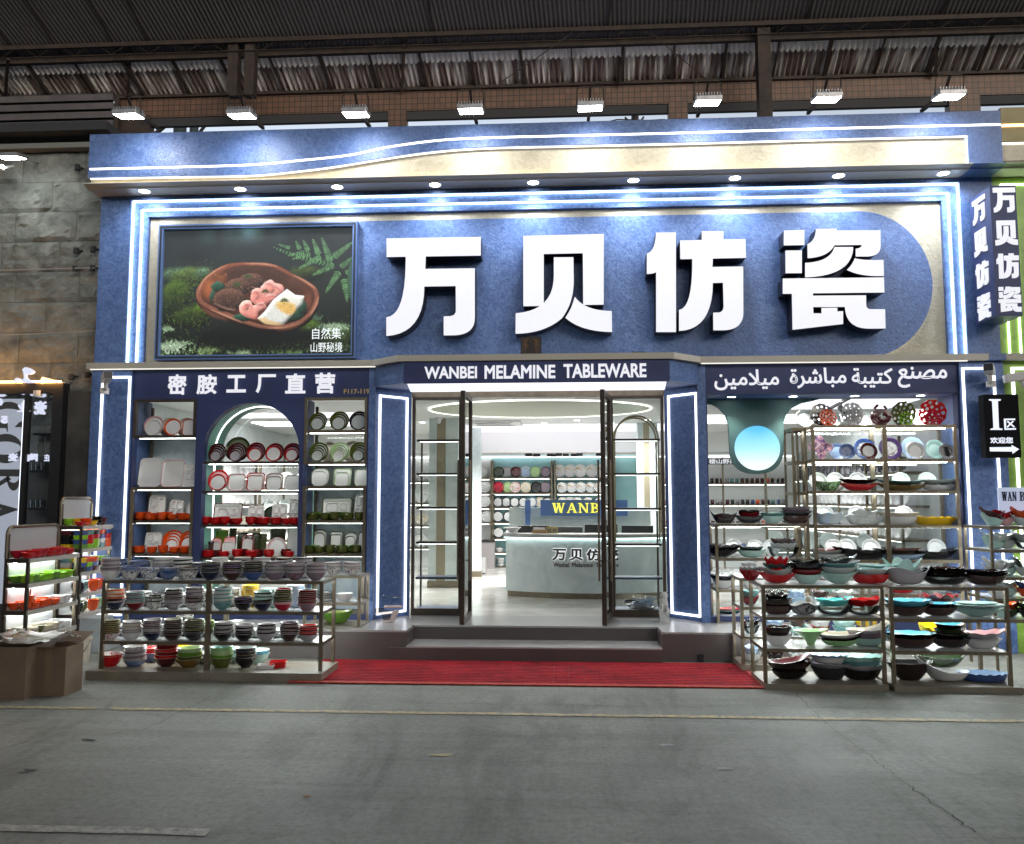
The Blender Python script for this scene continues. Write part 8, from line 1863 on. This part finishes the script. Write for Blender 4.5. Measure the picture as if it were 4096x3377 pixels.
# pinkish lamp on the platform at the left column
pl_ = thing('desk_lamp', 'pinkish beige folding lamp with drum head standing by the left column', 'lamp', (at(1560, 2490, -.12).x, -.12, .27))
PK = noisy('pink_beige', (.42, .33, .31), (.48, .38, .36), scale=8, rough=.4)
def L_(px, py): q = at(1460 + px * .12097, 2350 + py * .12097, -.12); return q.x - pl_.location.x, q.z - .27
mb = MB().prism([L_(*p) for p in [(420, 1195), (500, 1140), (830, 1085), (940, 760), (1130, 760), (1040, 960), (1000, 1060), (950, 1130), (560, 1180)]], -.03, .03); mb.v = [(x, y, max(z, 0)) for x, y, z in mb.v]; mb.build('stand', PK, pl_, bevel=.003)
a = L_(640, 640); b = L_(1230, 640); MB().tube([(a[0], 0, a[1]), (b[0], 0, b[1])], .0145, 18).build('drum_head', PK, pl_, True)
a = L_(330, 780); b = L_(930, 780); MB().prism([L_(*p) for p in [(350, 690), (420, 670), (640, 690), (640, 755), (935, 770), (830, 1085), (600, 1105), (570, 900), (370, 890), (320, 850), (320, 730)]], .0, .006).build('translucent_guard', glass('smoky_plastic', (.62, .58, .55), 1.5, .2), pl_)
p = at(1560, 2386, .05); tag(MB().tube([at(1521, 2381, .1), at(1545, 2387, .09), at(1575, 2389, .09), at(1603, 2383, .1)], .008, 6).build('glass_bowl', CLEARW, None, True), 'clear curved glass rim above the pinkish lamp at the left column', 'glass')
# ================================================================ cardboard boxes bottom left
CARD = noisy('cardboard', (.15, .102, .066), (.205, .142, .096), scale=3, rough=.85, bump=.1)
def carton(x0, x1, y0, y1, h, label, flaps):
    t = thing('cardboard_box', label, 'box', ((x0 + x1) / 2, (y0 + y1) / 2, 0)); ox, oy = (x0 + x1) / 2, (y0 + y1) / 2
    w = .006; MB().box(x0 - ox, x1 - ox, y0 - oy, y0 + w - oy, 0, h).box(x0 - ox, x1 - ox, y1 - w - oy, y1 - oy, 0, h).box(x0 - ox, x0 + w - ox, y0 + w - oy, y1 - w - oy, 0, h).box(x1 - w - ox, x1 - ox, y0 + w - oy, y1 - w - oy, 0, h).box(x0 + w - ox, x1 - w - ox, y0 + w - oy, y1 - w - oy, 0, .01).build('carton', CARD, t)
    bx('tape', -.028, .028, y0 - oy - .0012, y0 - oy - .0002, 0, h * .98, mat('parcel_tape', (.20, .15, .09), .3), t)
    for n_, (dx, dy, rot) in enumerate(flaps):
        if dx: f = MB().box(0, .17 * 1, y0 + .01 - oy, y1 - .01 - oy, 0, .005); o = f.build('flap', CARD, t); o.location = ((x1 - ox) if dx > 0 else (x0 - ox), 0, h + .001); o.rotation_euler = (0, R(rot), 0)
        else: f = MB().box(x0 + .01 - ox, x1 - .01 - ox, 0, .17, 0, .005); o = f.build('flap', CARD, t); o.location = (0, (y1 - oy) if dy > 0 else (y0 - oy), h + .002); o.rotation_euler = (R(rot), 0, 0)
    return t
xb0, xb1 = atz(118, 2785, 0).x, atz(258, 2785, 0).x; yb0 = atz(200, 2785, 0).y
hb_ = at(180, 2590, yb0).z
carton(xb0, xb1, yb0, yb0 + .24, hb_, 'open brown cardboard box at the lower left by the racks', [(1, 0, 96), (0, 1, 20)])
xa0, xa1 = atz(-160, 2800, 0).x, atz(108, 2800, 0).x; ya0 = atz(60, 2800, 0).y
ha = at(60, 2590, ya0).z
carton(xa0, xa1 - .02, ya0, ya0 + .4, ha, 'large brown cardboard box cut by the left edge of the photo', [(0, 1, 5)])
bg_ = MB(); nx, ny = 20, 10; vs = []
for j in range(ny + 1):
    for i in range(nx + 1):
        X_ = xa0 + .1 + (xa1 - xa0 + .06) * i / nx; Y_ = ya0 - .02 + .46 * j / ny
        vs.append((X_, Y_, ha + .03 + .07 * max(0, noise.noise(Vector((X_ * 7, Y_ * 9, 3)))) + .04 * math.sin(math.pi * j / ny) - (.03 if i in (0, nx) else 0)))
bg_.add(vs, [(j * (nx + 1) + i, j * (nx + 1) + i + 1, (j + 1) * (nx + 1) + i + 1, (j + 1) * (nx + 1) + i) for j in range(ny) for i in range(nx)])
tag(bg_.build('plastic_bag', glass('bag_plastic', (.90, .88, .85), 1.3, .3), None, True), 'crumpled clear plastic bag lying on the cut off cardboard box', 'bag')
p = atz(310, 2660, 0); t = thing('plastic_crate', 'pale ribbed plastic bucket standing behind the cardboard box', 'bucket', (at(300, 2640, -1.0).x, -.9, 0)); MB().lathe([(0, 0), (.07, 0), (.085, .20), (.09, .2), (.09, .22), (.078, .22), (.065, .01), (0, .01)], n=20).build('pail', mat('pail_cream', (.55, .50, .40), .5), t, True); MB().tube([(-.085, 0, .2), (-.06, -.06, .1), (.06, -.06, .1), (.085, 0, .2)], .004, 5).build('handle', BLACK, t)
# ================================================================ side racks at the left
def side_rack(x0, x1, y0, y1, zs, ztop, label):
    t = thing('side_rack', label, 'rack', (x0, y0, 0)); w, d = x1 - x0, y1 - y0
    for xx, yy in ((0, 0), (0, d - .025), (w - .025, 0), (w - .025, d - .025)): bx('post', xx, xx + .025, yy, yy + .025, 0, (max(zs)) if xx else ztop - .06, DBRONZE if yy == 0 else BRONZE, t)
    for z in zs:
        bx('shelf', .026, w - .004, .026, d - .026, z - .02, z - .002, SHELFG, t)
        bx('front_rail', .026, w - .026, -.002, .018, z - .035, z, DBRONZE, t); bx('side_rail', w - .004, w + .012, .0, d, z - .035, z, mat('pale_rail', (.46, .43, .38), .35), t)
        bx('led_strip', .05, .064, .05, d - .05, z - .042, z - .0355, LEDR, t)
    r = .07; pts = [(.0, ztop - .06)]
    pp = [(0, max(zs))] + [(0, ztop - r)] + [(r - r * math.cos(a), ztop - r + r * math.sin(a)) for a in [math.pi / 2 * k / 6 for k in range(7)]] + [(d - r + r * math.sin(a), ztop - r + r * math.cos(a)) for a in [math.pi / 2 * k / 6 for k in range(7)]] + [(d, max(zs))]
    MB().tube([(.012, y, z) for y, z in pp], .014, 6).build('arched_frame', BRONZE, t)
    mb = MB().prism([(y, z) for y, z in pp], 0, .006); mb.v = [(.006 + v[1], v[0], v[2]) for v in mb.v]; mb.build('back_board', mat('board_grey', (.42, .42, .42), .4), t)
    bx('lower_board', .006, .012, .03, d - .03, .1, max(zs) - .01, mat('board_grey', (.42, .42, .42), .4), t)
    return t
YA0 = -1.72; YA1 = YA0 + .74
xa_, xb_ = at(18, 2236, YA0).x, at(116, 2236, YA0).x
zA4 = [ZZ(60, 2236, YA0), ZZ(60, 2336, YA0), ZZ(60, 2445, YA0), ZZ(60, 2552, YA0)]
side_rack(xa_, xb_, YA0, YA1, zA4, ZZ(30, 2108, YA0), 'bronze side rack of red, green and orange tableware nearest the left edge')
YB0 = -.62; YB1 = YB0 + .55
xc_, xd_ = at(236, 2100, YB0).x, at(330, 2100, YB0).x
zB4 = [ZZ(280, 2105, YB0), ZZ(280, 2197, YB0), ZZ(280, 2290, YB0), ZZ(280, 2378, YB0), ZZ(280, 2460, YB0)]
side_rack(xc_, xd_, YB0, YB1, zB4, ZZ(260, 1992, YB0), 'bronze side rack of coloured square bowls beside the left blue pillar')
GS = 'tableware on the left side racks'
for si, (c, c2, nm) in enumerate((('red', 'crimson', 'red'), ('lime', 'green', 'lime'), ('orange', 'orange', 'orange'), ('cream', 'olive', 'cream'))):
    for i in range(7):
        y = YA0 + .07 + i * .098; z = zA4[si]
        for k, xx in enumerate((xa_ + .06, xb_ - .055)):
            col = c if (si < 2 or i < 5) else 'white'
            if (i + k + si) % 3 == 0: stack(xx, y, z, .05, [(c2 if col != 'white' else 'white', col)] * 2, f'{["inner", "outer"][k]} pile, {["top", "second", "third", "lowest"][si]} shelf, left edge rack', i, GS, H=.045, dz=.018)
            elif k: stack(xx, y, z, .056, [(col, col)] * (3 + (i + si) % 3), f'outer pile, {["top", "second", "third", "lowest"][si]} shelf, left edge rack', i, GS, kind='plate')
            else: stack(xx, y, z, .054, [(c2 if col != 'white' else 'white', col)] * 2, f'inner pile, {["top", "second", "third", "lowest"][si]} shelf, left edge rack', i, GS, H=.04, dz=.018)
t = thing('nested_pots', 'stacked orange cups with a spoon on the left edge rack', 'cup', (xb_ - .04, YA0 + .10, zA4[2] + .055)); MB().lathe([(0, 0), (.04, 0), (.045, .035), (0, .035)], n=18).lathe([(0, .0355), (.032, .0355), (.036, .065), (0, .065)], n=18).build('cup', ware('orange'), t, True); MB().tube([(0, 0, .066), (.004, 0, .12)], .006, 6).build('spoon_handle', ware('orange'), t)
# square bowls in bright colours, stacked
SQ = ['red', 'orange', 'yellow', 'lime', 'green', 'teal', 'black', 'blue', 'white', 'dusty blue', 'maroon']
def sqb(c):
    k = ('sqb', c)
    if k not in MC:
        MC[k] = sq_me(.105, .105, .012, c, c, .042)
    return MC[k]
rq = random.Random(21)
for si in (1, 2):
    for i in range(5):
        for k, xx in enumerate((xc_ + .06, xd_ - .045)):
            y = YB0 + .055 + i * .108; n_ = 4 if si == 1 else 3
            for j in range(n_):
                c = rq.choice(SQ); put('square_bowl', sqb(c), (xx, y, zB4[si] + .001 + .044 * j), 0, f'{c} square bowl, {UP[j]}, {NTH[i]} {["inner", "outer"][k]} pile, {["", "second", "third"][si]} shelf, side rack', 'bowl', GS)
for i, (c, n_, y, H) in enumerate((('red', 1, .05, .04), ('orange', 2, .15, .04), ('yellow', 1, .26, .045), ('black', 3, .34, .03), ('maroon', 1, .45, .07))):
    stack(xd_ - .05, YB0 + y, zB4[0], .055, [(c, c)] * n_, 'from front, top shelf, square bowl rack', i, GS, H=H, dz=.028)
for i, (c, y) in enumerate((('lime', .06), ('yellow', .18), ('orange', .32), ('teal', .46))): stack(xc_ + .06, YB0 + y, zB4[0], .05, [(c, c)] * 2, 'from front, inner top shelf, square bowl rack', i, GS, H=.04, dz=.028)
for si, cols in ((3, ('charcoal', 'teal', 'orange', 'orange')), (4, ('dark green', 'olive', 'orange', 'sage'))):
    for i, c in enumerate(cols): stack(xd_ - .06 - .04 * (i % 2), YB0 + .07 + i * .14, zB4[si], .062, [(c, c)] * 4, f'from front, {["fourth", "lowest"][si - 3]} shelf, square bowl rack', i, GS, H=.06, dz=.016)
# grey plastic sheet boxes under it
for i, (u, y, w, h, c) in enumerate(((350, -.5, .26, .34, (.30, .32, .33)), (392, -.35, .22, .28, (.36, .37, .37)))):
    p = at(u, 2500, y); tag(bx('storage_box', p.x - w / 2, p.x + w / 2, y, y + .25, 0, h, noisy(f'box_grey_{i}', c, tuple(k * 1.2 for k in c), scale=6, rough=.4), bevel=.01), f'{"larger" if i == 0 else "smaller"} grey storage box standing behind the low left rack', 'box')
# ================================================================ racks at the right edge
YR0 = -.95
xr_ = at(3962, 2150, YR0).x
zR = [ZZ(4000, 2106, YR0), ZZ(4000, 2200, YR0), ZZ(4000, 2310, YR0), ZZ(4000, 2395, YR0), ZZ(4000, 2480, YR0)]
rack('display_rack', 'bronze rack of white wavy bowls cut by the right edge', xr_, xr_ + .9, YR0, YR0 + .5, zR, led=.55, post=.02)
GQ = 'bowls on the right edge rack'
tops = [('black', 0), ('aqua', 1), ('red', 2), ('charcoal', 3)]
for lv, cols in ((0, (('aqua', 'maroon'), ('pink', 'red'), ('silver', 'orange'), ('charcoal', 'dark red'))), (1, (('aqua', 'silver'), ('silver', 'white'), ('clear', 'silver'), ('white', 'white'))), (2, (('silver', 'white'), ('aqua', 'silver'), ('white', 'clear'), ('silver', 'white'))), (3, (('white', 'silver'), ('aqua', 'white'), ('orange', 'blue'), ('navy', 'orange'))), (4, (('aqua', 'teal'), ('dark green', 'orange'), ('black', 'dark green'), ('black', 'teal')))):
    for i, (a, b) in enumerate(cols):
        for k, c in enumerate((a, b)):
            put('dish', free_me(.20, .15, .075, outer=c, inner=c, foot=.4, p=.7, lift=.2, tail=.35 if i % 2 == 0 else .1, wn=5, wa=.07), (xr_ + .10 + i * .13, YR0 + .14 + .07 * (i % 2), zR[lv] + .002 + .055 * k), math.pi * (i % 2 == 0) + rq.uniform(-.3, .3), f'{c} wavy bowl, {"lower" if k == 0 else "upper"}, {NTH[i]} from left, {["top", "second", "third", "fourth", "lowest"][lv]} shelf, right edge rack', 'bowl', GQ)
